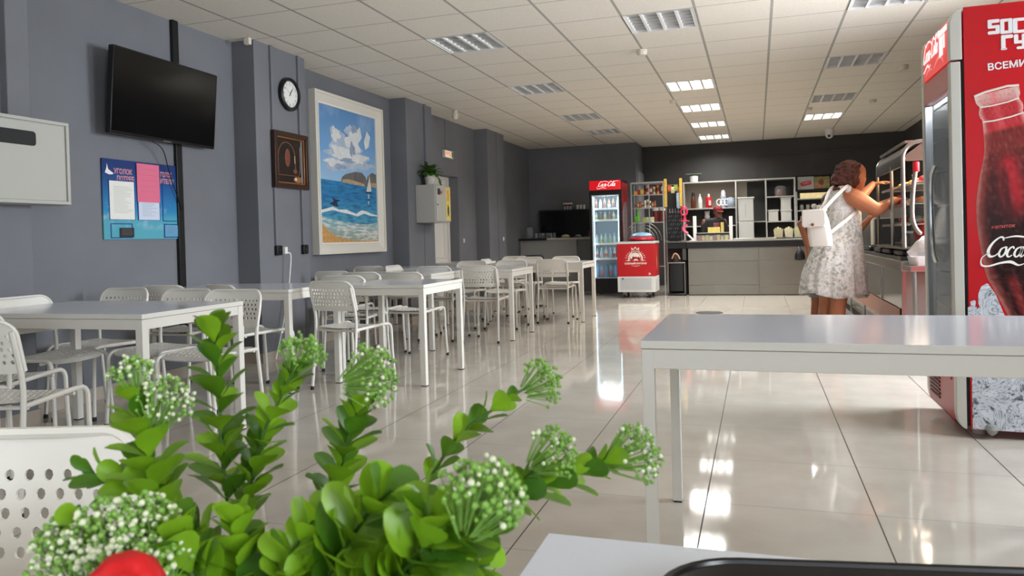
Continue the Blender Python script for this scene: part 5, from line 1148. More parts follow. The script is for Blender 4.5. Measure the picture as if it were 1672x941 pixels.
# picture side
ys = gy0
def sp(px, py): q = at(px, py, y=ys); return (q.x, q.z)
mb = MB(); mb.prism([(.986,.045),(gx1,.03),(gx1,2.125),(.986,2.125)], ys-.002, ys+.003, 'xz')
mb.build('side_panel', FB, t)
MB().prism([(.9862,.046),(.993,.046),(.993,.36),(.9862,.36)], ys-.0035, ys-.002, 'xz').build('side_trim', mat('edge_red', (176,16,24), .35), t)
Lft = [(1590,158),(1594,170),(1599,176),(1598,186),(1601,194),(1604,200),(1607,240),(1605,262),(1600,285),(1595,320),(1594,345),(1596,375),(1600,400),(1605,428),(1611,452),(1620,468),(1632,490),(1648,520),(1662,550),(1672,590)]
cxb, slope = None, None
L = [Vector(sp(*p)) for p in Lft]
ax0 = Vector(sp(1626,148)); ax1 = Vector(sp(1690,400)); adir = (ax1-ax0).normalized(); anrm = Vector((-adir.y, adir.x))
def mirror(p): r = p-ax0; return ax0+adir*r.dot(adir)-anrm*r.dot(anrm)
L = bez([Vector((p.x, p.y, 0)) for p in L], 7); L = [Vector((p.x, p.y)) for p in L]
Rr = [mirror(p) for p in L]
def band(i0, i1, s0, s1, m_, nm, lift, e=None):
    """part of the bottle between outline indices, from side fraction s0 to s1 (0 left, 1 right)"""
    a = [L[i].lerp(Rr[i], s0) for i in range(i0, i1+1)]; b = [L[i].lerp(Rr[i], s1) for i in range(i0, i1+1)]
    v = [(p.x, ys-.002-lift, p.y) for p in a+b]; n = len(a)
    v2 = [(p.x, ys-.0021, p.y) for p in a+b]
    fs = [(i, i+1, n+i+1, n+i) for i in range(n-1)]
    mb = MB(); mb.add(v, fs); return mb.build(nm, m_, t, smooth=False, recalc=False)
clipx = gx1-.01
n_ = len(L)-1; NA = 44
def smooth01(a, b, x): t_ = min(1, max(0, (x-a)/(b-a))); return t_*t_*(3-2*t_)
def mixc(a, b, t_): return tuple(a[k]+(b[k]-a[k])*t_ for k in range(3))
from mathutils import noise as mnoise
def bottle_colour(i, s):
    """the printed bottle: red glass neck, cola line at 28 %, dark cola with red glints, pale glass edge"""
    t_ = i/n_; e = abs(s-.5)*2
    c = mixc((206,120,116), (176,44,50), smooth01(.0, .10, t_))
    c = mixc(c, (222,196,186), .75*smooth01(.72, 1., e)*(1-smooth01(.26, .36, t_)))
    if t_ < .105: c = mixc(c, (214,198,188), .55)
    g1 = math.exp(-((s-.42)/.10)**2); c = mixc(c, (222,96,100), .45*g1*(1-smooth01(.28, .34, t_)))
    liq = smooth01(.285, .295, t_)
    dark = mixc((92,30,26), (34,10,10), smooth01(.42, .60, t_))
    glint = math.exp(-((s-.42)/.13)**2)*smooth01(.33, .42, t_)*(1-smooth01(.50, .60, t_)); dark = mixc(dark, (188,30,44), .85*glint)
    top = smooth01(.29, .30, t_)*(1-smooth01(.335, .36, t_)); dark = mixc(dark, (122,40,36), .8*top)
    for q, w_ in ((.20,.05),(.34,.05),(.64,.06)):
        k_ = math.exp(-((s-q)/w_)**2)*smooth01(.40, .44, t_)*(1-smooth01(.53, .57, t_)); dark = mixc(dark, (48,10,12), .7*k_)
    low = smooth01(.72, .80, t_); st = .5+.5*sin(s*26+t_*3); dark = mixc(dark, (150,40,42), low*.75*st*st)
    dark = mixc(dark, (150,110,96), low*.45*max(0, mnoise.noise((s*60, t_*150, 3.))))
    dark = mixc(dark, (186,150,138), .8*smooth01(.88, 1., e)); dark = mixc(dark, (160,70,64), .5*smooth01(.76, .88, e))
    c = mixc(c, dark, liq); nz = mnoise.noise((s*22, t_*60, 1.)); return mixc(c, (230,190,180) if nz > 0 else (20,6,6), min(.16, abs(nz)*.22))
v = []; colr = []
for i in range(n_+1):
    for k in range(NA+1):
        q = L[i].lerp(Rr[i], k/NA); q.x = min(q.x, clipx); v.append((q.x, ys-.0026, q.y)); colr.append(rgb(bottle_colour(i, k/NA)))
mb = MB(); mb.add(v, [(i*(NA+1)+k, i*(NA+1)+k+1, (i+1)*(NA+1)+k+1, (i+1)*(NA+1)+k) for i in range(n_) for k in range(NA)])
m = mat('bottle_print_ink', (200,60,60), .26); at_ = m.node_tree.nodes.new('ShaderNodeAttribute'); at_.attribute_name = 'ink'; m.node_tree.links.new(at_.outputs['Color'], m.node_tree.nodes['Principled BSDF'].inputs['Base Color'])
o = mb.build('bottle_print', m, t, smooth=False, recalc=False); ca = o.data.color_attributes.new('ink', 'FLOAT_COLOR', 'POINT')
for k, c_ in enumerate(colr): ca.data[k].color = c_
mb = MB()
for i0 in (14, 35):
    mb.tube([(p.x, ys-.0035, p.y) for p in (L[i0], L[i0].lerp(Rr[i0], .3)+Vector((0,-.006)), L[i0].lerp(Rr[i0], .7)+Vector((0,-.006)), Rr[i0])], .004, 5)
mb.tube([(p.x, ys-.0035, p.y) for p in (L[0], L[0].lerp(Rr[0], .25)+Vector((0,.008)), L[0].lerp(Rr[0], .75)+Vector((0,.010)), Rr[0])], .006, 5); mb.build('bottle_ring_print', mat('printed_glass_pale', (222,214,206), .3), t)
# lettering on the bottle
o = at(1602, 424, y=ys); mb = MB(); cola_script(mb, planeT((o.x+.016, ys-.004, o.z+.012), (1,0,-.02), (0.02,0,1), .052, .24)); mb.build('script_logo', COLAW, t, smooth=False, recalc=False)
def ctext(s, px, py, size, m_, shear=0., bold=.0, sx=1., lift=.004, par=None, tilt=0., nm='lettering'):
    q = at(px, py, y=ys); mb = MB(); mb.T = Matrix.Translation((q.x, ys-lift, q.z)) @ Matrix.Rotation(-tilt, 4, 'Y') @ Matrix(((sx,0,0,0),(0,0,-1,0),(0,1,0,0),(0,0,0,1))); mb.mesh(text_mesh(s, size, shear, bold=bold)); return mb.build(nm, m_, t, smooth=False, recalc=False)
ctext('напиток', 1618, 374, .026, mat('small_red_print', (206,90,80), .4), .2, tilt=.06)
WP = mat('panel_print_white', (222,220,222), .4)
# blocky stencil headline
def block(px, py, w, h, segs, mb):
    """letters from bars: each bar is x0,x1,y0,y1 in a unit cell with clipped corners"""
    q = at(px, py, y=ys)
    for k_, (x0, x1, y0, y1) in enumerate(segs): mb.prism(rrect(q.x+w*(x0+x1)/2, q.z-h*(y0+y1)/2, w*(x1-x0), h*(y1-y0), min(.006, w*(x1-x0)*.3), 3), ys-.0042-.00015*k_, ys-.002, 'xz')
S_ = [(0,1,0,.24),(0,.34,0,.6),(0,1,.40,.60),(.66,1,.40,1),(0,1,.78,1)]
O_ = [(0,1,0,.2),(0,1,.8,1),(0,.34,0,1),(.66,1,0,1)]
C_ = [(0,1,0,.2),(0,1,.8,1),(0,.38,0,1)]
G_ = [(0,1,0,.24),(0,.36,0,1),(-.05,.5,.86,1)]
U_ = [(0,.36,0,.62),(.64,1,0,.8),(0,1,.42,.62),(.64,1,.6,1),(.2,1,.82,1)]
mb = MB(); w_, h_ = .051, .072
for k, (seg, x) in enumerate(((S_,1612),(O_,1632.5),(C_,1653))): block(x, 33-(x-1612)*.06, w_, h_, seg, mb)
for seg, x in ((G_,1634),(U_,1655)): block(x, 58-(x-1634)*.06, w_, h_, seg, mb)
mb.build('headline', WP, t, smooth=False)
ctext('ВСЕМИР', 1612, 115.5, .045, WP, 0, .0012, 1.02, tilt=.05)
# printed ice below the bottle
m = mat('printed_ice', (196,204,214), .25); nt = m.node_tree; b = nt.nodes['Principled BSDF']; g = nt.nodes.new('ShaderNodeNewGeometry')
vv = nt.nodes.new('ShaderNodeTexNoise'); vv.inputs['Scale'].default_value = 8.5; vv.inputs['Detail'].default_value = 5; vv.inputs['Roughness'].default_value = .55; vv.inputs['Distortion'].default_value = 3.2; nt.links.new(g.outputs['Position'], vv.inputs['Vector'])
cr = nt.nodes.new('ShaderNodeValToRGB'); e = cr.color_ramp.elements; e[0].position = .28; e[0].color = rgb((60,64,70)); e[1].position = .75; e[1].color = rgb((216,220,228))
for q, cc in ((.38,(104,110,118)),(.43,(186,192,202)),(.50,(204,208,218)),(.535,(120,126,136)),(.56,(200,205,214))): el = e.new(q); el.color = rgb(cc)
nt.links.new(vv.outputs['Fac'], cr.inputs[0]); nt.links.new(cr.outputs[0], b.inputs['Base Color'])
ice = [(.9935,.047),(1.66,.032),(1.66,.47),(1.32,.46)]
q1 = [sp(*p) for p in ((1640,515),(1625,480),(1612,462),(1602,468),(1597,480),(1597,495),(1600,503),(1592,501),(1593,492),(1590,490),(1584,493),(1585,500),(1580,502),(1580,520))]
MB().prism([(.9935,.047),(1.655,.032),(1.655,.50)]+[(x, z) for x, z in q1]+[(.9935, q1[-1][1])], ys-.0033, ys-.002, 'xz').build('ice_print', m, t, smooth=False)

# ================================================================== buffet counter and heated display cabinet along the right
t = thing('buffet_counter', 'steel self-service buffet counter with mirror panels behind the woman', 'counter', (1.4, 8.8, 0))
bx0, bx1, by0, by1 = 1.05, 1.85, 6.36, 11.4
MIRS = mat('mirror_steel', (120,117,110), .12, .95)
MB().box(bx0+.06, bx1, by0+.02, by1, .0, .12).build('plinth', BLACKM, t)
MB().box(bx0+.015, bx1, by0, by1, .12, .72).build('carcass', STEELD, t)
pys = [by0+.02, 7.42, 8.6, 9.8, by1-.02]
for a, b in zip(pys[:-1], pys[1:]): MB().box(bx0, bx0+.015, a+.02, b-.02, .13, .72).build('front_panel', MIRS, t, bevel=.002)
for y in pys: MB().box(bx0-.01, bx0+.02, y-.018, y+.018, .06, .73).build('frame_post', STEEL, t, bevel=.003)
MB().box(bx0-.02, bx1, by0-.02, by1, .72, .80).build('steel_band', STEEL, t, bevel=.005)
MB().box(bx0-.02, bx1, by0-.02, by1, .801, .83).build('worktop', mat('dark_hob_top', (50,48,46), .25, .4), t, bevel=.004)
MB().box(bx0-.012, bx0-.004, 6.5, 11.3, .27, .42).build('front_stripe', mat('terracotta_stripe', (170,108,84), .35), t)  # reflection in the steel front, put in as a coloured strip

for z in (.055, .12): MB().tube([(bx0-.12, 7.6, z), (bx0-.12, 11.3, z)], .016, 8).build('foot_rail', STEEL, t)
for y in (7.6, 9.0, 10.4): MB().tube([(bx0-.12, y, 0), (bx0-.12, y, .12)], .014, 8).build('rail_leg', STEEL, t)
# dark pans and trays on the counter
PAN = mat('dark_pan', (24,24,25), .22)
for k, (y, z, lab) in enumerate(((8.45,.831,'black baking pan on the buffet counter right behind the woman'),(9.0-.03,.831,'black baking pan farther along the buffet counter'),(7.9-.15,.831,'shallow black pan just past the heated cabinet'),(6.66,.831,'black pan beneath the near half of the heated cabinet'),(7.24,.831,'black pan beneath the far half of the heated cabinet'))):
    o = MB().rbox(1.06, 1.5, y-.22, y+.22, z, z+.045, .04).build('baking_pan', PAN, bevel=.01); tag(o, lab, 'pan')
t = thing('serving_tongs', 'pair of steel tongs lying across the black pan on the buffet', 'tongs', (1.12, 8.45, .877))
MB().tube([(1.08,8.25,.884),(1.2,8.45,.886),(1.3,8.63,.884)], .007, 6).build('arm', STEEL, t); MB().tube([(1.11,8.24,.884),(1.23,8.45,.886),(1.33,8.62,.884)], .007, 6).build('arm', STEEL, t)
o = MB().box(1.25, 1.60, 8.9+.3, 9.0+.3, .831, 1.16).build('menu_stand', BLACKM, bevel=.01); tag(o, 'black tilted panel standing on the buffet behind the woman\'s arm', 'panel')
o = MB().rbox(1.25, 1.45, 9.4, 9.6, .831, 1.17, .02).build('napkin_box', mat('box_cream', (176,168,150), .5), bevel=.01); tag(o, 'cream dispenser box standing behind the black tilted panel', 'box')
o = MB().box(1.15, 1.75, 10.2, 10.5, .831, 1.36).build('coffee_machine', mat('machine_grey', (130,128,122), .4, .4), bevel=.02); tag(o, 'pale grey machine at the far end of the buffet', 'machine')
# the cabinet
t = thing('heated_cabinet', 'heated steel display cabinet with dark fascia and curved tube frame above the buffet', 'display cabinet', (1.3, 6.95, .83))
vx0, vx1, vy0, vy1, vz0, vz1 = 1.06, 1.62, 6.36, 7.62, .83, 1.70
for yy in (vy0+.02, vy1-.05): MB().box(vx0+.02, vx1-.02, yy, yy+.03, vz0, .886).build('foot_rail', BLACKM, t)
MB().box(vx0-.02, vx1, vy0-.01, vy1, .886, .905).build('base', mat('cabinet_base_bronze', (104,96,86), .35, .5), t, bevel=.004)
def hoop(y): return [(vx0,y,.90),(vx0,y,1.45),(vx0,y,1.58)]+[(vx0+.12-.12*cos(a), y, 1.58+.12*sin(a)) for a in [pi/2*k/6 for k in range(1, 7)]]+[(vx1,y,1.715)]
TUBE = mat('steel_tube', (150,146,138), .3, .9)
MB().tube(hoop(vy0), .016, 10).build('tube_frame', TUBE, t)
MB().tube(hoop(vy1), .014, 8).build('tube_frame', TUBE, t)
MB().tube([(vx1,vy0,.90),(vx1,vy0,1.715)], .015, 8).build('rear_post', STEEL, t); MB().tube([(vx1,vy1,.90),(vx1,vy1,1.715)], .015, 8).build('rear_post', STEEL, t)
for y in (6.87,): MB().tube([(vx0,y,.90),(vx0,y,1.56)], .013, 8).build('front_post', STEEL, t)
topc = [(vx0-.006,1.52),(vx0-.006,1.60)]+[(vx0+.12-.126*cos(a), 1.58+.126*sin(a)) for a in [pi/2*k/6 for k in range(1, 7)]]+[(vx1,1.706),(vx1,1.69),(vx0+.13,1.69),(vx0+.04,1.64),(vx0+.012,1.58),(vx0+.012,1.52)]
MB().prism(topc, vy0+.02, vy1-.01, 'xz').build('fascia', mat('dark_fascia', (30,30,30), .4), t, angle=50)
mb = MB(); mb.prism([(vx0+.02,1.555),(vx0+.02,1.60),(vx0+.13,1.685),(vx1-.01,1.685),(vx1-.01,1.555)], vy0+.004, vy0+.014, 'xz'); mb.build('end_panel', mat('brown_end_panel', (96,76,64), .35), t)
MB().box(vx0+.02, vx1, vy0+.02, vy1-.02, 1.690, 1.712).build('roof', STEEL, t, bevel=.003)
WARM = mat('warm_strip', (255,230,190), .4, emit=(255,206,140), es=9.)
MB().box(1.28, 1.34, vy0+.06, vy1-.06, 1.665, 1.684).build('lamp_strip', WARM, t)
MB().box(vx1-.012, vx1, vy0+.02, vy1-.02, .905, 1.69).build('back_panel', mat('cabinet_back_tan', (196,158,104), .4), t)
WIRE = thin_glass('smoked_shelf', (150,146,138), .5)
for z in (1.08, 1.235, 1.385):
    s = MB().box(vx0+.04, vx1-.015, vy0+.02, vy1-.02, z-.008, z).build('glass_shelf', WIRE, t); MB().box(vx0+.03, vx0+.045, vy0+.02, vy1-.02, z-.014, z+.004).build('shelf_rail', STEEL, s)

# vertical grab bar with red top on the near end
t = thing('grab_bar', 'bowed steel grab bar with a red cap at the end of the heated cabinet', 'grab bar', (1.14, 6.3, .95))
pts = [at(x, y, y=6.3) for x, y in ((1496,272),(1494,285),(1491,310),(1489.5,340),(1490.5,358),(1495,372),(1503,382))]
MB().tube(bez(pts, 5), .016, 10).build('bar', TUBE, t)
for q in (pts[1], pts[-1]): MB().tube([q, (q.x, 6.372, q.z)], .009, 8).build('standoff', CHROME, t)
p0 = at(1496, 274, y=6.3); MB().lathe([(.02,-.03),(.023,-.025),(.023,.04),(.018,.045)], p0, 12).build('cap', mat('cap_red_bright', (206,24,34), .35), t)
# food in the cabinet
random.seed(51)
food_cols = [(206,166,84),(176,46,44),(110,150,60),(216,190,130),(196,110,60),(150,40,40),(206,206,190)]
NM = {1.386: 'top', 1.236: 'middle', 1.081: 'lower', .906: 'bottom'}
PLACE = ['at the near end', 'second from the near end', 'third from the near end', 'at the far end']
for z in (1.386, 1.236, 1.081, .906):
    for k in range(4):
        y = vy0+.20+k*.28; c_ = food_cols[(k*3+int(z*100)) % 7]; x = 1.27
        if z == .906 and k < 2:
            t_ = thing('food_tub', 'clear lidded food tub on the bottom shelf of the heated cabinet, %s' % PLACE[k].replace(' from the near end',''), 'food tub', (x, y, z), group='food tubs in the heated cabinet')
            MB().rbox(x-.12, x+.12, y-.11, y+.11, z, z+.10, .03).build('tub', mat('tub_smoke', (70,66,62), .2, noise=.4, nscale=30), t_); MB().rbox(x-.125, x+.125, y-.115, y+.115, z+.10, z+.118, .03).build('lid', mat('tub_lid_pale', (186,192,200), .3), t_)
            continue
        t_ = thing('food_plate', 'plate of food on the %s shelf of the heated cabinet, %s' % (NM[z], PLACE[k]), 'food', (x, y, z), group='plates of food in the heated cabinet')
        MB().lathe([(.06,0),(.11,.012),(.112,.016),(.05,.008)], (x,y,z), 16).build('dish', mat('dish_white', (216,214,208), .3), t_)
        mb = MB()
        for j in range(5): mb.sph((x+random.uniform(-.05,.05), y+random.uniform(-.05,.05), z+.03+.012*(j % 2)), (random.uniform(.03,.045),random.uniform(.03,.045),.025), 9, 6)
        mb.build('food', mat('food_%d_%d_%d' % c_, c_, .45, noise=.35, nscale=40), t_)
o = MB().sph((1.24, 6.47, 1.02), (.10,.07,.10), 12, 8).build('tomato_bag', mat('tomato_red', (126,22,20), .35)); tag(o, 'dark red sack lying low at the near end of the heated cabinet', 'sack'); o.location.z = -.014
# side shelf with white cloth on a tray
t = thing('side_shelf', 'small steel side shelf bracketed to the near end of the buffet', 'shelf', (1.2, 6.2, .75))
MB().box(1.04, 1.50, 6.02, 6.335, .735, .775).build('top', STEEL, t, bevel=.004)
for x in (1.07, 1.47): MB().tube([(x, 6.05, 0), (x, 6.05, .735)], .014, 8).build('leg', STEEL, t)
MB().box(1.1, 1.45, 6.08, 6.33, .25, .30).build('lower_shelf', STEELD, t)
t = thing('cutlery_tray', 'white plastic tray standing on the steel side shelf', 'tray', (1.2, 6.17, .776))
mb = MB(); P4 = [rrect(1.23, 6.17, .34*s_, .24*s_, .03, 3) for s_ in (.92,1.,.97,.9)]; mb.rings([[(x, y, z) for x, y in P] for P, z in zip(P4, (.776,.84,.84,.785))]); mb.build('body', WPL, t)
o = MB(); 
r_ = random.Random(3); ph = [r_.uniform(0, 6) for _ in range(6)]
def cloth_r(a, z): return 1+.14*sin(3*a+ph[0]+z*20)+.09*sin(5*a+ph[1])+.06*sin(9*a+ph[2]+z*30)
o.rings([[(1.22+rx*cos(a)*cloth_r(a, z), 6.17+.10*rx/.16*sin(a)*cloth_r(a, z), z) for a in [2*pi*k/36 for k in range(36)]] for rx, z in ((.15,.842),(.17,.87),(.15,.90),(.12,.95),(.075,.985),(.03,1.0),(.005,1.003))]); o = o.build('towel', mat('towel_white', (214,214,212), .85, bump=.4, bscale=40)); tag(o, 'crumpled white towel heaped on the tray at the end of the buffet', 'towel')
# ================================================================== people
def remesh(mb, voxel, smooth=4):
    me = bpy.data.meshes.new('r'); me.from_pydata([tuple(p) for p in mb.v], [], mb.f); me.update()
    bm = bmesh.new(); bm.from_mesh(me); bmesh.ops.recalc_face_normals(bm, faces=bm.faces); bm.to_mesh(me); bm.free()
    o = bpy.data.objects.new('r', me); COL.objects.link(o)
    m = o.modifiers.new('R', 'REMESH'); m.mode = 'VOXEL'; m.voxel_size = voxel
    if smooth: s = o.modifiers.new('S', 'SMOOTH'); s.iterations = smooth; s.factor = .5
    dg = bpy.context.evaluated_depsgraph_get(); out = bpy.data.meshes.new_from_object(o.evaluated_get(dg))
    bpy.data.objects.remove(o); return out
def from_mesh(me): mb = MB(); mb.mesh(me); return mb
E1 = Vector((.951, .3085, 0)); E2 = Vector((-.3085, .951, 0)); EZ = Vector((0,0,1))
def Q(px, py, d): return at(px, py, d=d)
def limb(mb, pts, rs, n=12):
    P = bez(pts, 4); R_ = []
    for i in range(len(P)):
        t = i/(len(P)-1)*(len(rs)-1); k = min(int(t), len(rs)-2); R_.append(rs[k]+(rs[k+1]-rs[k])*(t-k))
    mb.tube(P, R_, n); mb.sph(P[0], R_[0], 12, 8); mb.sph(P[-1], R_[-1], 12, 8)
def hand(mb, w, d, up, thumb, s=1., curl=.5):
    """w wrist, d pointing direction, up back of the hand, thumb side"""
    d = d.normalized(); thumb = (thumb-d*thumb.dot(d)).normalized(); up = d.cross(thumb).normalized() if up is None else (up-d*up.dot(d)).normalized()
    pal = w+d*.045*s
    mb.rings([[w+d*(q*s)+thumb*(.036*kk*cos(a)*s)+up*(.013*s*sin(a)) for a in [2*pi*k/12 for k in range(12)]] for q, kk in ((-.015,.7),(.01,.85),(.05,1.05),(.085,1.08),(.095,.95))])
    for k, (off, L) in enumerate(((.030,.070),(.010,.078),(-.011,.072),(-.031,.056))):
        b = w+d*(.085*s)+thumb*(off*s); p1 = b+d*(L*.45*s)-up*(.010*curl*s); p2 = p1+d*(L*.33*s*(1-.35*curl))-up*(L*.30*curl*s); p3 = p2+d*(L*.26*s*(1-.8*curl))-up*(L*.34*curl*s)
        limb(mb, [b, p1, p2, p3], [.0095*s, .009*s, .0082*s, .007*s], 8)
    b = w+d*(.022*s)+thumb*(.030*s); p1 = b+d*(.028*s)+thumb*(.022*s)-up*(.010*s); p2 = p1+d*(.032*s)+thumb*(.006*s)-up*(.012*s)
    limb(mb, [b, p1, p2], [.0125*s, .011*s, .0085*s], 8)
def head_mb(mb, c, f, s, u, k=1.):
    """skull, jaw, nose, ears; f forward, s towards the person's right, u up; k scale (1 = adult)"""
    def P(a, b, h): return c+f*(a*k)+s*(b*k)+u*(h*k)
    prof = [(-.118,.0,.02,.02),(-.112,.045,.032,.036),(-.085,.052,.050,.052),(-.05,.030,.068,.075),(-.01,.012,.074,.088),(.04,.0,.077,.098),(.08,-.004,.070,.090),(.108,-.006,.048,.062),(.122,-.006,.015,.02)]
    mb.rings([[P(fo+ra*cos(a), rb*sin(a), h) for a in [2*pi*q/16 for q in range(16)]] for h, fo, rb, ra in prof])
    mb.rings([[P(.088+x, b, h) for b, h in ((-.010*w,-.030),(.010*w,-.030),(.006*w,.022),(-.006*w,.022))] for x, w in ((0,1.4),(.016,1.1),(.027,.5))])   # nose
    mb.sph(P(.098,0,-.028), (.016*k,.016*k,.012*k), 10, 6)
    mb.sph(P(.080,0,-.062), (.022*k,.022*k,.012*k), 10, 6)       # mouth region
    mb.sph(P(.072,0,-.098), (.022*k,.022*k,.018*k), 10, 6)       # chin
    for q in (-1, 1):
        mb.sph(P(-.005,.076*q,-.012), (.016*k,.012*k,.028*k), 10, 6)
        mb.sph(P(.07,.032*q,-.03), (.022*k,.022*k,.02*k), 10, 6)   # cheek
    return P
def face_parts(P, body, k, lipc):
    mb = MB()
    for q in (-1, 1): mb.sph(P(.082,.031*q,.008), (.011*k,.011*k,.008*k), 10, 6)
    mb.build('eyes', mat('eye_dark', (44,32,28), .2), body)
    mb = MB(); mb.rings([[P(.098,b,-.066+h) for b, h in ((-.02,0),(0,.006),(.02,0),(0,-.007))], [P(.106,b*.6,-.066+h*.6) for b, h in ((-.02,0),(0,.006),(.02,0),(0,-.007))]]); mb.build('lips', mat('lips_%d' % lipc[0], lipc, .4), body)
    mb = MB()
    for q in (-1, 1): mb.tube([P(.093,.012*q,.030), P(.091,.032*q,.036), P(.078,.05*q,.030)], .0035*k, 6)
    mb.build('eyebrows', mat('brow_dark', (58,38,30), .6), body)
def person(name, label, base): return thing(name, label, 'person', base)

# ---------------------------------------------------------------- the woman in the pale dress
SKIN = mat('tanned_skin', (176,112,78), .5, noise=.10, nscale=9)
t = person('person', 'woman in a pale patterned sleeveless dress reaching into the heated cabinet', (.63, 6.93, 0))
mb = MB()
neck = Q(1382, 313, 6.42); hc = Q(1394, 288, 6.42)
hf = (E1*.97+E2*.04-EZ*.22).normalized(); hs = hf.cross(EZ).normalized(); hu = hs.cross(hf).normalized()
PW = head_mb(mb, hc, hf, hs, hu, .98)
limb(mb, [neck-EZ*.05, neck+EZ*.01, hc-hu*.05-hf*.02], [.075, .055, .05])
tf = (E1*.62+E2*.78).normalized(); tr = Vector((tf.y, -tf.x, 0))        # torso heading, her right
def ringpt(c, a, b, n=18): return [c+tr*(a*cos(2*pi*k/n))+tf*(b*sin(2*pi*k/n)) for k in range(n)]
def ctr(pl, pr, y, d=6.42): return Q((pl+pr)/2, y, d)
rows = [(312,1362,1392,.11),(320,1356,1394,.125),(332,1352,1396,.13),(350,1350,1400,.13),(372,1352,1400,.125),(395,1345,1402,.135),(415,1335,1402,.16),(435,1330,1402,.17),(450,1335,1398,.15)]
mb.rings([[ctr(a, b, y)+E1*((b-a)/2*.0052*cos(2*pi*k/18))+E2*(dp*sin(2*pi*k/18)) for k in range(18)] for y, a, b, dp in rows])
# right arm, towards the camera
shR = Q(1394, 322, 6.27); elR = Q(1431, 343, 6.20); wrR = Q(1461, 327, 6.33)
limb(mb, [Q(1382,318,6.36), shR, shR.lerp(elR, .5)-EZ*.005, elR], [.062, .072, .070, .054]); limb(mb, [elR, elR.lerp(wrR, .4), wrR], [.052, .047, .031])
hand(mb, wrR, (wrR-elR)+E1*.06, EZ*.8-E2*.4, EZ*.3+E2, .95, .75)
# left arm lifted to the cabinet lid
shL = Q(1374, 316, 6.62); elL = Q(1406, 322, 6.74); wrL = Q(1425, 301, 6.80)
limb(mb, [Q(1380,318,6.5), shL, shL.lerp(elL, .5), elL], [.06, .06, .055, .045]); limb(mb, [elL, elL.lerp(wrL, .4), wrL], [.044, .040, .028])
hand(mb, wrL, E1+EZ*.15, EZ, -E2+EZ*.2, .95, .35)
# legs
for (hx, hy, hd, kx, kd, ax, ad) in ((1374,432,6.36,1369,6.34,1366,6.36),(1358,432,6.50,1350,6.52,1346,6.58)):
    hip = Q(hx, hy, hd); kn = Q(kx, 494, kd); an = Q(ax, 561, ad); an.z = .085
    limb(mb, [hip, hip.lerp(kn, .5), kn], [.10, .088, .064]); limb(mb, [kn, kn.lerp(an, .28)-tf*.012, kn.lerp(an, .6), an], [.062, .064, .046, .038])
    ft = Vector((an.x, an.y, .035)); limb(mb, [ft-tf*.045, ft+tf*.06, ft+tf*.13-EZ*.008], [.034, .034, .024])
wm = remesh(mb, .0075, 4); body = from_mesh(wm).build('body', SKIN, t)
face_parts(PW, body, .98, (150,76,66))
# sandals
for (ax, ad) in ((1366,6.36),(1346,6.58)):
    an = Q(ax, 561, ad); c = Vector((an.x, an.y, 0))+tf*.045; a = atan2(tf.y, tf.x)
    mb = MB(); mb.T = Matrix.Translation(c) @ Matrix.Rotation(a, 4, 'Z'); mb.rbox(-.12, .13, -.045, .045, 0, .014, .043); mb.build('sandal', mat('sandal_tan', (150,110,80), .6), t)
# dress
m = mat('dress_fabric', (206,206,202), .8, sheen=.2); nt = m.node_tree; b = nt.nodes['Principled BSDF']; g = nt.nodes.new('ShaderNodeNewGeometry')
f1 = noisefac(nt, g.outputs['Position'], 34., 6, .46, .60, .7); f2 = noisefac(nt, g.outputs['Position'], 7., 3, .35, .62)
c1 = mixrgb(nt, f1, rgb((222,222,218)), rgb((146,148,136))); nt.links.new(mixrgb(nt, mathn(nt, 'MULTIPLY', f2, .6), c1, rgb((214,214,212))), b.inputs['Base Color'])
drows = [(309,1360,1386,.085,0),(316,1353,1391,.125,0),(330,1348,1396,.142,.0),(350,1346,1404,.145,0),(372,1347,1405,.142,.004),(388,1340,1406,.150,.008),(402,1330,1407,.172,.012),(416,1323,1408,.190,.016),(428,1319,1409,.20,.018),(431,1317,1411,.208,.024),(445,1313,1412,.215,.034),(460,1311,1413,.225,.042),(474,1310,1414,.232,.05),(480,1310,1414,.236,.054)]
NR = 96; rg = []
for y, a, b_, dp, pl in drows:
    c = ctr(a, b_, y); hw = (b_-a)/2*.0052; ring = []
    for k in range(NR):
        q = 2*pi*k/NR; w = 1+pl*(sin(13*q+.4)+.6*sin(23*q+1.1))
        z = -.022*sin(q*3+.5)*(1 if y >= 474 else 0) - (.03*max(0, cos(q-.1)) if y >= 472 else 0)
        if y == 309: z += .015*abs(cos(q))
        ring.append(c+E1*(hw*w*cos(q))+E2*(dp*w*sin(q))+EZ*z)
    rg.append(ring)
mb = MB(); mb.rings(rg, caps=False); dr = mb.build('dress', m, t, recalc=True, angle=70)
so = dr.modifiers.new('Solid', 'SOLIDIFY'); so.thickness = .005; so.offset = -1
# dress shoulder straps
mb = MB(); limb(mb, [Q(1386,313,6.27), Q(1384,307,6.35), Q(1372,309,6.36)], [.028,.03,.028], 10); limb(mb, [Q(1368,311,6.60), Q(1372,306,6.55), Q(1366,312,6.45)], [.028,.03,.028], 10)
mb.build('dress_shoulders', m, dr)
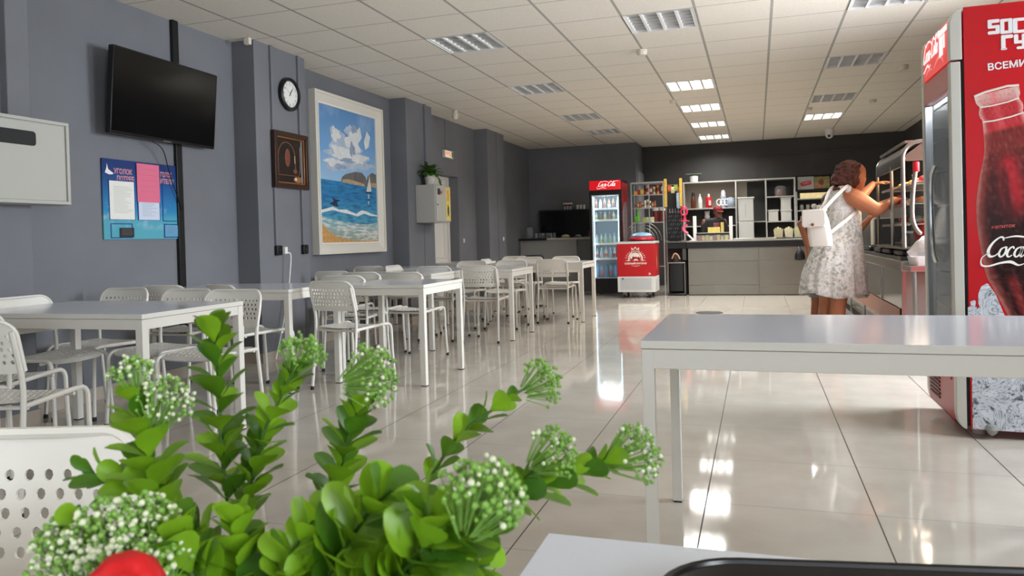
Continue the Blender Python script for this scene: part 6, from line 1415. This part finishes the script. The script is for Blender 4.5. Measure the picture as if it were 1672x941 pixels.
# hair: curly bob
HAIR = mat('brown_hair', (74,38,27), .55, noise=.45, nscale=26, bump=.7, bscale=55)
mb = MB(); random.seed(3)
mb.sph(hc-hf*.050+hu*.022, (.100,.100,.104), 18, 12)
hcc = Q(1380, 290, 6.42); mb.sph(hcc-EZ*.02, (.115,.115,.095), 18, 12)
for k in range(260):
    a = random.uniform(0, 2*pi); e = random.uniform(-.75, 1.5)
    dv = hf*(cos(a)*cos(e))+hs*(sin(a)*cos(e))+hu*sin(e)
    if dv.dot(hf) > .22 and e < .75: continue
    p = hcc.lerp(hc, .35)+dv*random.uniform(.098, .122)+hu*.008
    mb.sph(p, random.uniform(.009, .023), 8, 6)
for k in range(26): mb.sph(Q(1359+random.uniform(0, 30), 303+random.uniform(-6, 7), 6.34+random.uniform(0, .16)), random.uniform(.014, .022), 8, 6)
hb = from_mesh(remesh(mb, .006, 1)).build('hair', HAIR, body)
tx = bpy.data.textures.new('curls', 'CLOUDS'); tx.noise_scale = .022; tx.noise_depth = 3
dm = hb.modifiers.new('Curls', 'DISPLACE'); dm.texture = tx; dm.strength = .030; dm.mid_level = .5; dm.texture_coords = 'LOCAL'
# white backpack worn on the back
bc = Q(1333, 373, 6.13); bn = (-E1*.55-E2*.83).normalized(); bw = Vector((-bn.y, bn.x, 0)); bw = bw if bw.dot(E1) > 0 else -bw
LEATH = mat('white_leather', (222,218,210), .45)
bk = thing('backpack', 'small white leather backpack worn on the back of the woman', 'backpack', tuple(bc-EZ*.14))
BM = Matrix(((bw.x, bn.x, 0, bc.x), (bw.y, bn.y, 0, bc.y), (0, 0, 1, bc.z), (0,0,0,1)))
mb = MB(); mb.T = BM
mb.rings([[(x, y, z) for x, y in rrect(cxo, 0, w, d_, .035, 5)] for z, w, d_, cxo in ((-.150,.15,.085,.035),(-.144,.172,.10,.035),(-.06,.178,.115,.026),(.06,.165,.105,.012),(.125,.15,.085,.0),(.140,.13,.06,.0))]); mb.build('pouch', LEATH, bk)
mb = MB(); mb.T = BM
fl = [(-.095,.150),(.075,.152),(.09,.135),(.09,.03),(.075,.008),(-.08,.006),(-.098,.022)]
mb.rings([[(x, y, z) for x, z in rrectp] for y, rrectp in ((.055, [(x*.94, .08+(z-.08)*.94) for x, z in fl]), (.075, fl), (.084, [(x*.93, .08+(z-.08)*.93) for x, z in fl]))]); mb.box(-.085, .08, -.03, .07, .137, .153)
mb.build('flap', LEATH, bk, bevel=.004)
mb = MB(); mb.T = BM @ Matrix.Translation((-.01,.084,.03)) @ Matrix.Rotation(-pi/2, 4, 'X'); mb.lathe([(.012,0),(.012,.006),(.006,.009)], n=12); mb.build('clasp', mat('brass', (150,104,60), .3, .8), bk)
def strap(pts, w=.022):
    P = bez(pts, 7); mb = MB(); n = len(P); rg = []
    for i, p in enumerate(P):
        d = (P[min(i+1, n-1)]-P[max(i-1, 0)]).normalized(); s = d.cross(CF).normalized(); nn = s.cross(d)
        rg.append([p+s*w*.5+nn*.003, p-s*w*.5+nn*.003, p-s*w*.5-nn*.003, p+s*w*.5-nn*.003])
    mb.rings(rg); return mb.build('strap', LEATH, bk)
strap([Q(1338,346,6.15), Q(1347,330,6.20), Q(1352,316,6.27), Q(1358,307,6.36), Q(1366,303,6.5)])
strap([Q(1343,345,6.12), Q(1360,326,6.17), Q(1376,310,6.24), Q(1384,304,6.30), Q(1390,306,6.42)], .026)
strap([Q(1352,384,6.17), Q(1366,372,6.18), Q(1384,358,6.22), Q(1398,345,6.28), Q(1402,338,6.36)], .026)
o = MB(); c = Q(1471, 327, 6.36); o.rings([[c+E1*(rx*cos(a))+E2*(.028*sin(a))+EZ*z for a in [2*pi*k/12 for k in range(12)]] for rx, z in ((.02,-.045),(.04,-.035),(.045,.0),(.038,.03),(.015,.042))]); o = o.build('red_packet', mat('packet_red', (150,20,36), .35, bump=.3, bscale=40)); tag(o, 'red packet gripped in the right hand of the woman', 'packet')

# ---------------------------------------------------------------- the child hidden behind her
SKIN2 = mat('child_skin', (150,92,66), .55, noise=.10, nscale=9)
t = person('person', 'child in grey shorts standing mostly hidden behind the woman', (.5, 7.75, 0))
mb = MB(); D = 7.2
hc2 = Q(1357, 331, D); ff = (E1*.8+E2*.6).normalized(); ss = Vector((ff.y, -ff.x, 0))
PC = head_mb(mb, hc2, ff, ss, EZ, .80)
limb(mb, [Q(1350,350,D), Q(1351,340,D)], [.042,.04])
mb.rings([[Q(1350, y, D)+ss*(a*cos(2*pi*k/14))+ff*(b_*sin(2*pi*k/14)) for k in range(14)] for y, a, b_ in ((346,.06,.05),(351,.125,.07),(370,.125,.08),(400,.115,.085),(425,.125,.09),(440,.10,.085))])
for (pts, rs) in (([Q(1332,353,7.12), Q(1308,366,7.08), Q(1319,402,7.05)], [.042,.037,.024]), ([Q(1372,354,7.25), Q(1398,382,7.2), Q(1420,356,7.15)], [.042,.038,.024])):
    limb(mb, pts[:2], [rs[0], rs[1]]); limb(mb, pts[1:], [rs[1], rs[2]])
hand(mb, Q(1319,402,7.05), -EZ-E1*.15, -E1, E2, .78, .5); hand(mb, Q(1420,356,7.15), E1*.7+EZ*.7, -E2, EZ-E1, .78, .4)
for hx, kx, ax in ((1336,1333,1330),(1362,1360,1358)):
    hip = Q(hx, 430, D); kn = Q(kx, 495, D); an = Q(ax, 545, D); an.z = .07
    limb(mb, [hip, hip.lerp(kn, .5), kn], [.075,.064,.046]); limb(mb, [kn, kn.lerp(an, .3), an], [.046,.047,.029]); ft = Vector((an.x, an.y, .028)); limb(mb, [ft-ff*.03, ft+ff*.10], [.027,.022])
body = from_mesh(remesh(mb, .0075, 4)).build('body', SKIN2, t); face_parts(PC, body, .8, (146,80,70))
mb = MB(); mb.rings([[Q(1350, y, D)+ss*(a*cos(2*pi*k/18))+ff*(b_*sin(2*pi*k/18)) for k in range(18)] for y, a, b_ in ((345,.062,.055),(350,.135,.082),(370,.137,.092),(400,.130,.098),(436,.142,.105))]); mb.build('shirt', mat('child_shirt', (176,172,160), .8), t)
mb = MB()
for hx, kx in ((1336,1333.5),(1362,1360)): mb.rings([[Q(hx+(kx-hx)*q, y, D)+E1*(r0*cos(2*pi*k/14))+E2*(r0*sin(2*pi*k/14)) for k in range(14)] for q, y, r0 in ((0,428,.092),(.5,455,.084),(.8,478,.074),(.9,485,.074))])
mb.build('shorts', mat('grey_shorts', (120,122,124), .8, noise=.1, nscale=30), t)
mb = MB(); mb.sph(hc2-ff*.012+EZ*.016, (.086,.086,.088), 14, 10); mb.sph(hc2-ff*.05-EZ*.03, (.06,.07,.06), 12, 8); from_mesh(remesh(mb, .012, 2)).build('hair', mat('child_hair', (66,40,30), .6, noise=.4, nscale=40), body)
mb = MB(); c = Q(1333, 339, 7.1)
mb.sph(c-E1*.022+EZ*.015, (.026,.02,.022), 10, 7); mb.sph(c+E1*.022, (.026,.02,.024), 10, 7); mb.sph(c, .013, 8, 6); mb.sph(c+E1*.012-EZ*.03, (.016,.012,.028), 8, 6)
mb.build('hair_bow', mat('bow_white', (222,220,216), .7), t)
mb = MB()
for ax in (1330, 1358):
    an = Q(ax, 545, D); mb = MB(); mb.T = Matrix.Translation(Vector((an.x, an.y, 0))+ff*.035) @ Matrix.Rotation(atan2(ff.y, ff.x), 4, 'Z'); mb.rbox(-.09, .10, -.036, .036, 0, .012, .034); mb.build('sandal', mat('sandal_dark', (70,60,56), .6), t)

# ---------------------------------------------------------------- the seller behind the counter
t = person('person', 'seller in a dark top and red cap standing behind the steel counter', (-.75, 14.6, 0))
mb = MB(); D = 14.15; sf = (-E2*.95+E1*.15-EZ*.15).normalized(); s3 = Vector((-1,0,0)); sfh = Vector((sf.x, sf.y, 0)).normalized(); sr = Vector((sfh.y, -sfh.x, 0))
hc3 = Q(1172, 347, D); su = sr.cross(sf).normalized(); PS = head_mb(mb, hc3, sf, sr, su if su.z > 0 else -su, .95)
limb(mb, [Q(1170,362,D), Q(1171,354,D)], [.058,.05])
mb.rings([[Q(1166, y, D)+sr*(a*cos(2*pi*k/14))+sfh*(b_*sin(2*pi*k/14)) for k in range(14)] for y, a, b_ in ((357,.09,.07),(360,.18,.10),(372,.19,.12),(390,.17,.12),(405,.18,.13),(425,.18,.13),(432,.15,.11))])
for sx in (-1, 1):
    sh = Q(1166, 362, D)+sr*(.19*sx); el = sh+sr*(.06*sx)-EZ*.28+sfh*.02; wr = el+sfh*.22-EZ*.06-sr*(.10*sx)
    limb(mb, [sh, sh.lerp(el, .5), el], [.055,.05,.042]); limb(mb, [el, wr], [.042,.028]); hand(mb, wr, sfh*.8-EZ*.3-sr*.2*sx, EZ, -sr*sx, .95, .5)
    hip = Q(1166, 428, D)+sr*(.09*sx); kn = Vector((hip.x, hip.y, .48)); an = Vector((hip.x, hip.y, .08)); limb(mb, [hip, kn], [.095,.06]); limb(mb, [kn, an], [.06,.04]); limb(mb, [Vector((hip.x, hip.y, .035))-sfh*.04, Vector((hip.x, hip.y, .03))+sfh*.14], [.034,.028])
body = from_mesh(remesh(mb, .010, 4)).build('body', mat('seller_skin', (128,84,68), .55), t); face_parts(PS, body, .95, (150,84,80))
mb = MB(); mb.rings([[Q(1166, y, D)+sr*(a*cos(2*pi*k/18))+sfh*(b_*sin(2*pi*k/18)) for k in range(18)] for y, a, b_ in ((356,.085,.08),(359,.19,.115),(372,.205,.14),(390,.19,.14),(412,.20,.15))])
for sx in (-1, 1):
    sh = Q(1166, 362, D)+sr*(.19*sx); el = sh+sr*(.06*sx)-EZ*.28+sfh*.02; limb(mb, [sh-sr*(.03*sx), sh.lerp(el, .5), el.lerp(sh, .12)], [.066,.062,.056])
from_mesh(remesh(mb, .012, 3)).build('top', mat('black_top', (26,24,25), .75), t)
mb = MB(); mb.rings([[Q(1166, y, D)+sr*(a*cos(q))+sfh*(b_*sin(q)+.006) for q in [pi*(.2+.6*k/10) for k in range(11)]] for y, a, b_ in ((364,.10,.142),(376,.13,.150),(390,.13,.150))], caps=False, closed_ring=False); o = mb.build('apron_bib', mat('dark_red_print', (84,36,32), .7, noise=.5, nscale=40), t); so = o.modifiers.new('S', 'SOLIDIFY'); so.thickness = .004
mb = MB(); u = su if su.z > 0 else -su
mb.rings([[hc3+u*h-sf*.008+sf*(ra*cos(2*pi*k/18))+sr*(rb*sin(2*pi*k/18)) for k in range(18)] for h, ra, rb in ((.035,.104,.086),(.07,.102,.084),(.10,.08,.068),(.122,.04,.035),(.128,.01,.01))]); mb.rings([[hc3+u*(.035+dz)+sf*(.085+x)+sr*b_ for b_ in (-.06*w,0,.06*w)] for dz, x, w in ((.006,0,1),(0,.035,1),(-.006,.065,.6))]+[[hc3+u*(.029+dz)+sf*(.085+x)+sr*b_ for b_ in (-.06*w,0,.06*w)] for dz, x, w in ((-.006,.065,.6),(0,.035,1),(.006,0,1))], closed_ring=False, caps=False)
mb.build('cap', mat('cap_dark_red', (122,24,32), .7), t)
mb = MB(); mb.sph(hc3-sf*.045-u*.01, (.075,.07,.085), 12, 8); mb.build('hair', mat('seller_hair', (46,28,24), .6), body)
mb = MB()
for sx in (-1, 1): mb.rings([[Vector((c.x, c.y, z))+sr*(r0*cos(2*pi*k/12))+sfh*(r0*sin(2*pi*k/12)) for k in range(12)] for c in [Q(1166, 428, D)+sr*(.09*sx)] for z, r0 in ((.95,.11),(.5,.085),(.10,.075))])
mb.build('trousers', mat('dark_trousers', (34,34,38), .8), t)
# ================================================================== green plant on the near table
LF1 = mat('leaf_fresh_green', (120,160,34), .34, noise=.22, nscale=30); LF2 = mat('leaf_deep_green', (56,98,24), .36, noise=.25, nscale=30); STM = mat('stem_green', (60,92,32), .5)
for m in (LF1, LF2):
    nt = m.node_tree; b = nt.nodes['Principled BSDF']; tr_ = nt.nodes.new('ShaderNodeBsdfTranslucent'); tr_.inputs['Color'].default_value = rgb((150,190,40)); ms = nt.nodes.new('ShaderNodeMixShader'); ms.inputs[0].default_value = .28
    nt.links.new(b.outputs[0], ms.inputs[1]); nt.links.new(tr_.outputs[0], ms.inputs[2]); nt.links.new(ms.outputs[0], nt.nodes['Material Output'].inputs['Surface'])
BUD = mat('bud_green', (112,150,62), .5); BUDW = mat('blossom_cream', (196,200,168), .6)
base = Q(470, 1000, .56); PX_, PY_ = base.x, base.y
pl = thing('potted_plant', 'leafy green potted plant with tiny cream blossoms in the foreground on the near table', 'plant', (PX_, PY_, TH))
MB().lathe([(.034,0),(.038,.004),(.047,.07),(.050,.072),(.050,.08),(.044,.08),(.040,.06)], (PX_,PY_,TH), 24).build('pot', mat('grey_pot', (150,148,144), .5), pl)
MB().lathe([(0,.068),(.043,.070)], (PX_,PY_,TH), 18, caps=False).build('soil', mat('potting_soil', (52,40,30), .9), pl)
root = Vector((PX_, PY_, TH+.075))
rp = random.Random(17)
def stem(pts, L=.030, W=.018, gap=.0095, start=.25, mats=(0,), r=.0016, spread=1.0, whorl=3, name='stem', tip=True):
    P = bez([root]+[Q(*p) for p in pts], 10)
    s = MB().tube(P, [r*(1.25-.6*i/(len(P)-1)) for i in range(len(P))], 7).build(name, STM, pl)
    seg = [0]
    for a, b in zip(P[:-1], P[1:]): seg.append(seg[-1]+(b-a).length)
    T_ = seg[-1]; d0 = T_*start; mb = MB(); ph = rp.uniform(0, 6); k = 0
    while d0 < T_:
        i = max(j for j in range(len(seg)) if seg[j] <= d0); i = min(i, len(P)-2); f = (d0-seg[i])/max(1e-6, seg[i+1]-seg[i]); p = P[i].lerp(P[i+1], f); d = (P[i+1]-P[i]).normalized()
        u = d.orthogonal().normalized(); v = d.cross(u); fr = d0/T_; sc = (1-.35*max(0, (fr-.75)/.25))*rp.uniform(.82, 1.12)
        for j in range(whorl):
            a = ph+k*1.05+2*pi*j/whorl+rp.uniform(-.25, .25); o = u*cos(a)+v*sin(a); el = rp.uniform(.45, .95)*spread*(1-.35*max(0, (fr-.8)/.2))
            dd = d*cos(el)+o*sin(el)+Vector((0,0,-.12*(1-fr)))
            leaf_quad(mb, p+o*r, dd, d+EZ*.15, L*sc, W*1.22*sc*rp.uniform(.9, 1.1), rp.uniform(-.28, -.05), rp.choice(mats))
        d0 += gap*.88*rp.uniform(.8, 1.25); k += 1
    mb.build('leaves', [LF1, LF2], s, recalc=False, angle=70)
    return s, P
def cluster(par, c, d, R, n=46, cream=.25, stalk=True, blur=1.):
    n = int(n*1.9); cream *= .75
    d = d.normalized(); u = d.orthogonal().normalized(); v = d.cross(u); mb = MB(); b0 = c-d*R*1.5
    for k in range(n):
        a = rp.uniform(0, 2*pi); q = sqrt(rp.random()); p = c+(u*cos(a)+v*sin(a))*R*1.12*q+d*R*(.7*(1-q*q)+rp.uniform(-.55, .15))
        rr = rp.uniform(.0009, .0019)*blur
        mb.sph(p, rr, 6, 5, 1 if rp.random() < cream else 0)
        if stalk and k % 3 == 0: mb.tube([b0+(p-b0)*.3, p], .0004, 4, 0)
    mb.build('blossom', [BUD, BUDW], par, recalc=False)
A = 0; B_ = 1
s, P = stem([(395,930,.58),(372,820,.60),(362,730,.60),(358,640,.60),(351,560,.60),(347,525,.60)], .031, .019, .013, .42, (1,1,0), whorl=3)
s, P = stem([(430,940,.58),(398,860,.60),(412,780,.60),(430,710,.60),(455,655,.60),(482,600,.60)], .027, .018, .0125, .38, (0,0,1), whorl=3); cluster(s, Q(496,572,.60), P[-1]-P[-3], .017, 70, .08)
s, P = stem([(330,960,.55),(268,860,.55),(248,770,.55),(232,700,.55),(218,645,.55)], .032, .022, .0135, .35, (0,0,0,1), whorl=3); cluster(s, Q(214,605,.55), P[-1]-P[-3], .015, 60, .45); cluster(s, Q(268,650,.55), EZ+E1*.3, .020, 80, .6)
s, P = stem([(520,940,.57),(540,850,.58),(556,770,.58),(572,705,.58),(588,655,.58)], .029, .018, .011, .34, (0,1,1), whorl=3); cluster(s, Q(612,612,.58), (P[-1]-P[-3])+E1*.01, .023, 110, .22)
s, P = stem([(600,930,.60),(660,850,.62),(706,775,.62),(742,722,.62),(790,680,.62),(840,645,.62),(866,630,.62)], .024, .014, .016, .5, (1,1,0), r=.0015, spread=.8, whorl=2); cluster(s, Q(890,622,.62), P[-1]-P[-3], .018, 60, .0)
s, P = stem([(580,960,.53),(680,880,.52),(780,825,.53),(870,800,.54),(940,775,.55),(1000,750,.55)], .032, .016, .013, .30, (0,1,0), spread=.85, whorl=3); cluster(s, Q(1042,738,.55), (P[-1]-P[-3]), .021, 75, .3)
s, P = stem([(600,950,.54),(700,880,.54),(800,820,.54),(860,780,.54),(890,758,.54)], .026, .015, .014, .5, (0,1), spread=.8, whorl=3); cluster(s, Q(905,735,.54), (P[-1]-P[-3]), .019, 75, .15)
s, P = stem([(380,960,.56),(320,880,.57),(262,822,.57),(200,790,.57),(135,770,.57)], .034, .015, .0135, .35, (1,1,1,0), spread=.75, whorl=3)
s, P = stem([(500,985,.48),(560,900,.45),(600,840,.44),(640,800,.43)], .034, .024, .0115, .3, (0,0,0,1), whorl=3)
s, P = stem([(560,1000,.46),(660,930,.42),(700,870,.41),(690,820,.41)], .034, .025, .012, .3, (0,0,0,1), whorl=3)
s, P = stem([(540,1000,.48),(620,950,.44),(720,900,.42),(780,860,.41)], .033, .023, .012, .35, (0,0,1), whorl=3); cluster(s, Q(790,800,.40), EZ+E1*.4, .022, 120, .28, blur=1.1); cluster(s, Q(820,830,.42), EZ+E1, .010, 30, .9)
s, P = stem([(440,1000,.5),(400,940,.48),(390,890,.48),(385,850,.48)], .031, .021, .011, .25, (0,0,1), whorl=3)
s, P = stem([(400,1010,.5),(330,960,.46),(300,905,.46),(285,850,.46)], .031, .020, .011, .25, (0,1,0), whorl=3)
s, P = stem([(480,1000,.5),(470,950,.47),(480,900,.46),(510,850,.46)], .031, .021, .011, .2, (0,0,1), whorl=3)
s, P = stem([(560,1010,.48),(640,980,.44),(740,945,.43),(800,920,.43)], .030, .020, .012, .3, (1,0,1), whorl=3)
s, P = stem([(380,1020,.5),(300,980,.46),(220,930,.46),(150,880,.46),(110,850,.46)], .026, .016, .013, .35, (1,0,1), whorl=3)
for c, R, n in (((120,915,.45),.024,120), ((175,860,.45),.022,110), ((235,845,.46),.018,80), ((195,905,.44),.020,90), ((95,880,.46),.014,60), ((265,905,.45),.014,60)): cluster(s, Q(*c), EZ-E1*.2, R, n, .55, blur=1.15)
# red artificial flower low at the left
c = Q(205, 957, .385); rf = MB()
for k in range(9):
    a = 2*pi*k/5+.3*(k//5); r0 = .010 if k < 5 else .005; rf.sph(c+E1*(r0*cos(a))+E2*(r0*sin(a))+EZ*(.0 if k < 5 else .004), (.011,.011,.012), 10, 8)
s = MB().tube(bez([root, Q(330,1010,.5), Q(230,990,.47), c], 6), .0015, 6).build('stem', STM, pl)
from_mesh(remesh(rf, .0016, 2)).build('red_flower', mat('flower_red', (188,10,18), .45), s)
# ================================================================== black tray on the near table
t = thing('serving_tray', 'black rounded tray lying on the near table at the bottom edge', 'tray', (.16, .52, TH))
TB = mat('tray_black', (22,18,17), .3)
mb = MB(); mb.T = Matrix.Translation((.165, .545, TH)) @ Matrix.Rotation(radians(9.5), 4, 'Z')
def rr(w, d, r, z): return [(x, y, z) for x, y in rrect(0, 0, w, d, r, 8)]
mb.rings([rr(.40,.27,.05,.002), rr(.43,.30,.06,.012), rr(.455,.325,.07,.024), rr(.47,.34,.075,.026), rr(.47,.34,.075,.022), rr(.45,.32,.07,.018)][:6], caps=False)
mb.rings([rr(.395,.265,.05,.0055), rr(.425,.295,.06,.015), rr(.452,.322,.07,.0265), rr(.47,.34,.075,.026)], caps=False)
mb.add(rr(.395,.265,.05,.0055), [tuple(range(36))]); mb.add(rr(.40,.27,.05,.002), [tuple(range(36))[::-1]])
mb.build('body', TB, t, recalc=False, angle=50)
mb = MB(); mb.T = Matrix.Translation((.165, .545, TH)) @ Matrix.Rotation(radians(9.5), 4, 'Z'); mb.tube(rr(.466,.336,.073,.0265), .004, 8, closed=True); mb.build('rim', TB, t)
# ================================================================== light
def area(name, loc, rot, sx, sy, power, col=(1,1,1), spread=pi):
    l = bpy.data.lights.new(name, 'AREA'); l.shape = 'RECTANGLE'; l.size = sx; l.size_y = sy; l.energy = power; l.color = col; l.spread = spread
    o = bpy.data.objects.new(name, l); COL.objects.link(o); o.location = loc; o.rotation_euler = rot; return o
DAY = (.85, .93, 1.0); UPFILL = (1, .97, .92)
P_RS, P_RU, P_FS, P_FU, P_LA = 142, 170, 22, 85, 63
WM = (WZ0+WZ1)/2
for (a, b), ks, kg in zip(wins, (1.0,.5,1.5), (1.2,.35,.8)):
    area('window_sky', (XR+.22, (a+b)/2, WM), (0, pi/2-radians(22), 0), WZ1-WZ0, b-a, P_RS*ks, DAY, radians(140))
    area('window_ground', (XR+1.0, (a+b)/2, .25), (0, pi/2+radians(48), 0), 1.4, b-a, P_RU*kg, UPFILL)  # upward fill added outside each right window to brighten the ceiling
for a, b in wf:
    area('window_sky', ((a+b)/2, YF-.22, WM), (-pi/2, 0, pi), b-a, WZ1-WZ0, P_FS, DAY)
    area('window_ground', ((a+b)/2, YF-1.0, .25), (-pi/2-radians(48), 0, pi), b-a, 1.4, P_FU, UPFILL)  # same added ceiling fill, outside the front windows
for c, r, lit in FIX:
    if lit: area('lamp_light', (CGX+CP*(c+.5), CGY+CP*(r+.5), ZC+.004), (0,0,0), .52, .52, P_LA*(1 if lit == 1 else .5), (1, .985, .95), radians(150))
area('cabinet_lamp', (1.34, 6.98, 1.66), (0,0,0), .12, 1.1, 18, (1,.84,.62))
area('fridge_lamp', (.957, 4.575, 1.735), (0,0,0), .016, .5, 2.5, (.92,.96,1))  # fill light added inside the red fridge to brighten its door glass
area('fridge_lamp', (-2.535, 13.30, 1.745), (radians(-18), 0, 0), .40, .06, 5, (.85,.95,1))
w = bpy.data.worlds.new('World'); SC.world = w; w.use_nodes = True
w.node_tree.nodes['Background'].inputs[0].default_value = (.75,.85,1,1); w.node_tree.nodes['Background'].inputs[1].default_value = 1.0
# ================================================================== camera
cd = bpy.data.cameras.new('Camera'); cam = bpy.data.objects.new('Camera', cd); COL.objects.link(cam)
cd.sensor_fit = 'HORIZONTAL'; cd.sensor_width = 36; cd.lens = F_PX/1672*36
cd.shift_x = 0; cd.shift_y = -(470.5-CY)/1672
R3 = Matrix((CR, CU, -CF)).transposed()
cam.matrix_world = Matrix.Translation(EYEV) @ R3.to_4x4()
cd.clip_start = .02; cd.clip_end = 100
cd.dof.use_dof = True; cd.dof.focus_distance = 3.5; cd.dof.aperture_fstop = 15
SC.camera = cam
SC.view_settings.view_transform = 'Standard'; SC.view_settings.look = 'None'; SC.view_settings.gamma = 1; SC.view_settings.use_curve_mapping = False
SC.view_settings.exposure = 0.3
SC.cycles.use_denoising = True
SC.cycles.max_bounces = 10; SC.cycles.diffuse_bounces = 5; SC.cycles.glossy_bounces = 5; SC.cycles.transparent_max_bounces = 24; SC.cycles.transmission_bounces = 8
SC.cycles.sample_clamp_indirect = 6; SC.cycles.caustics_reflective = False; SC.cycles.caustics_refractive = False
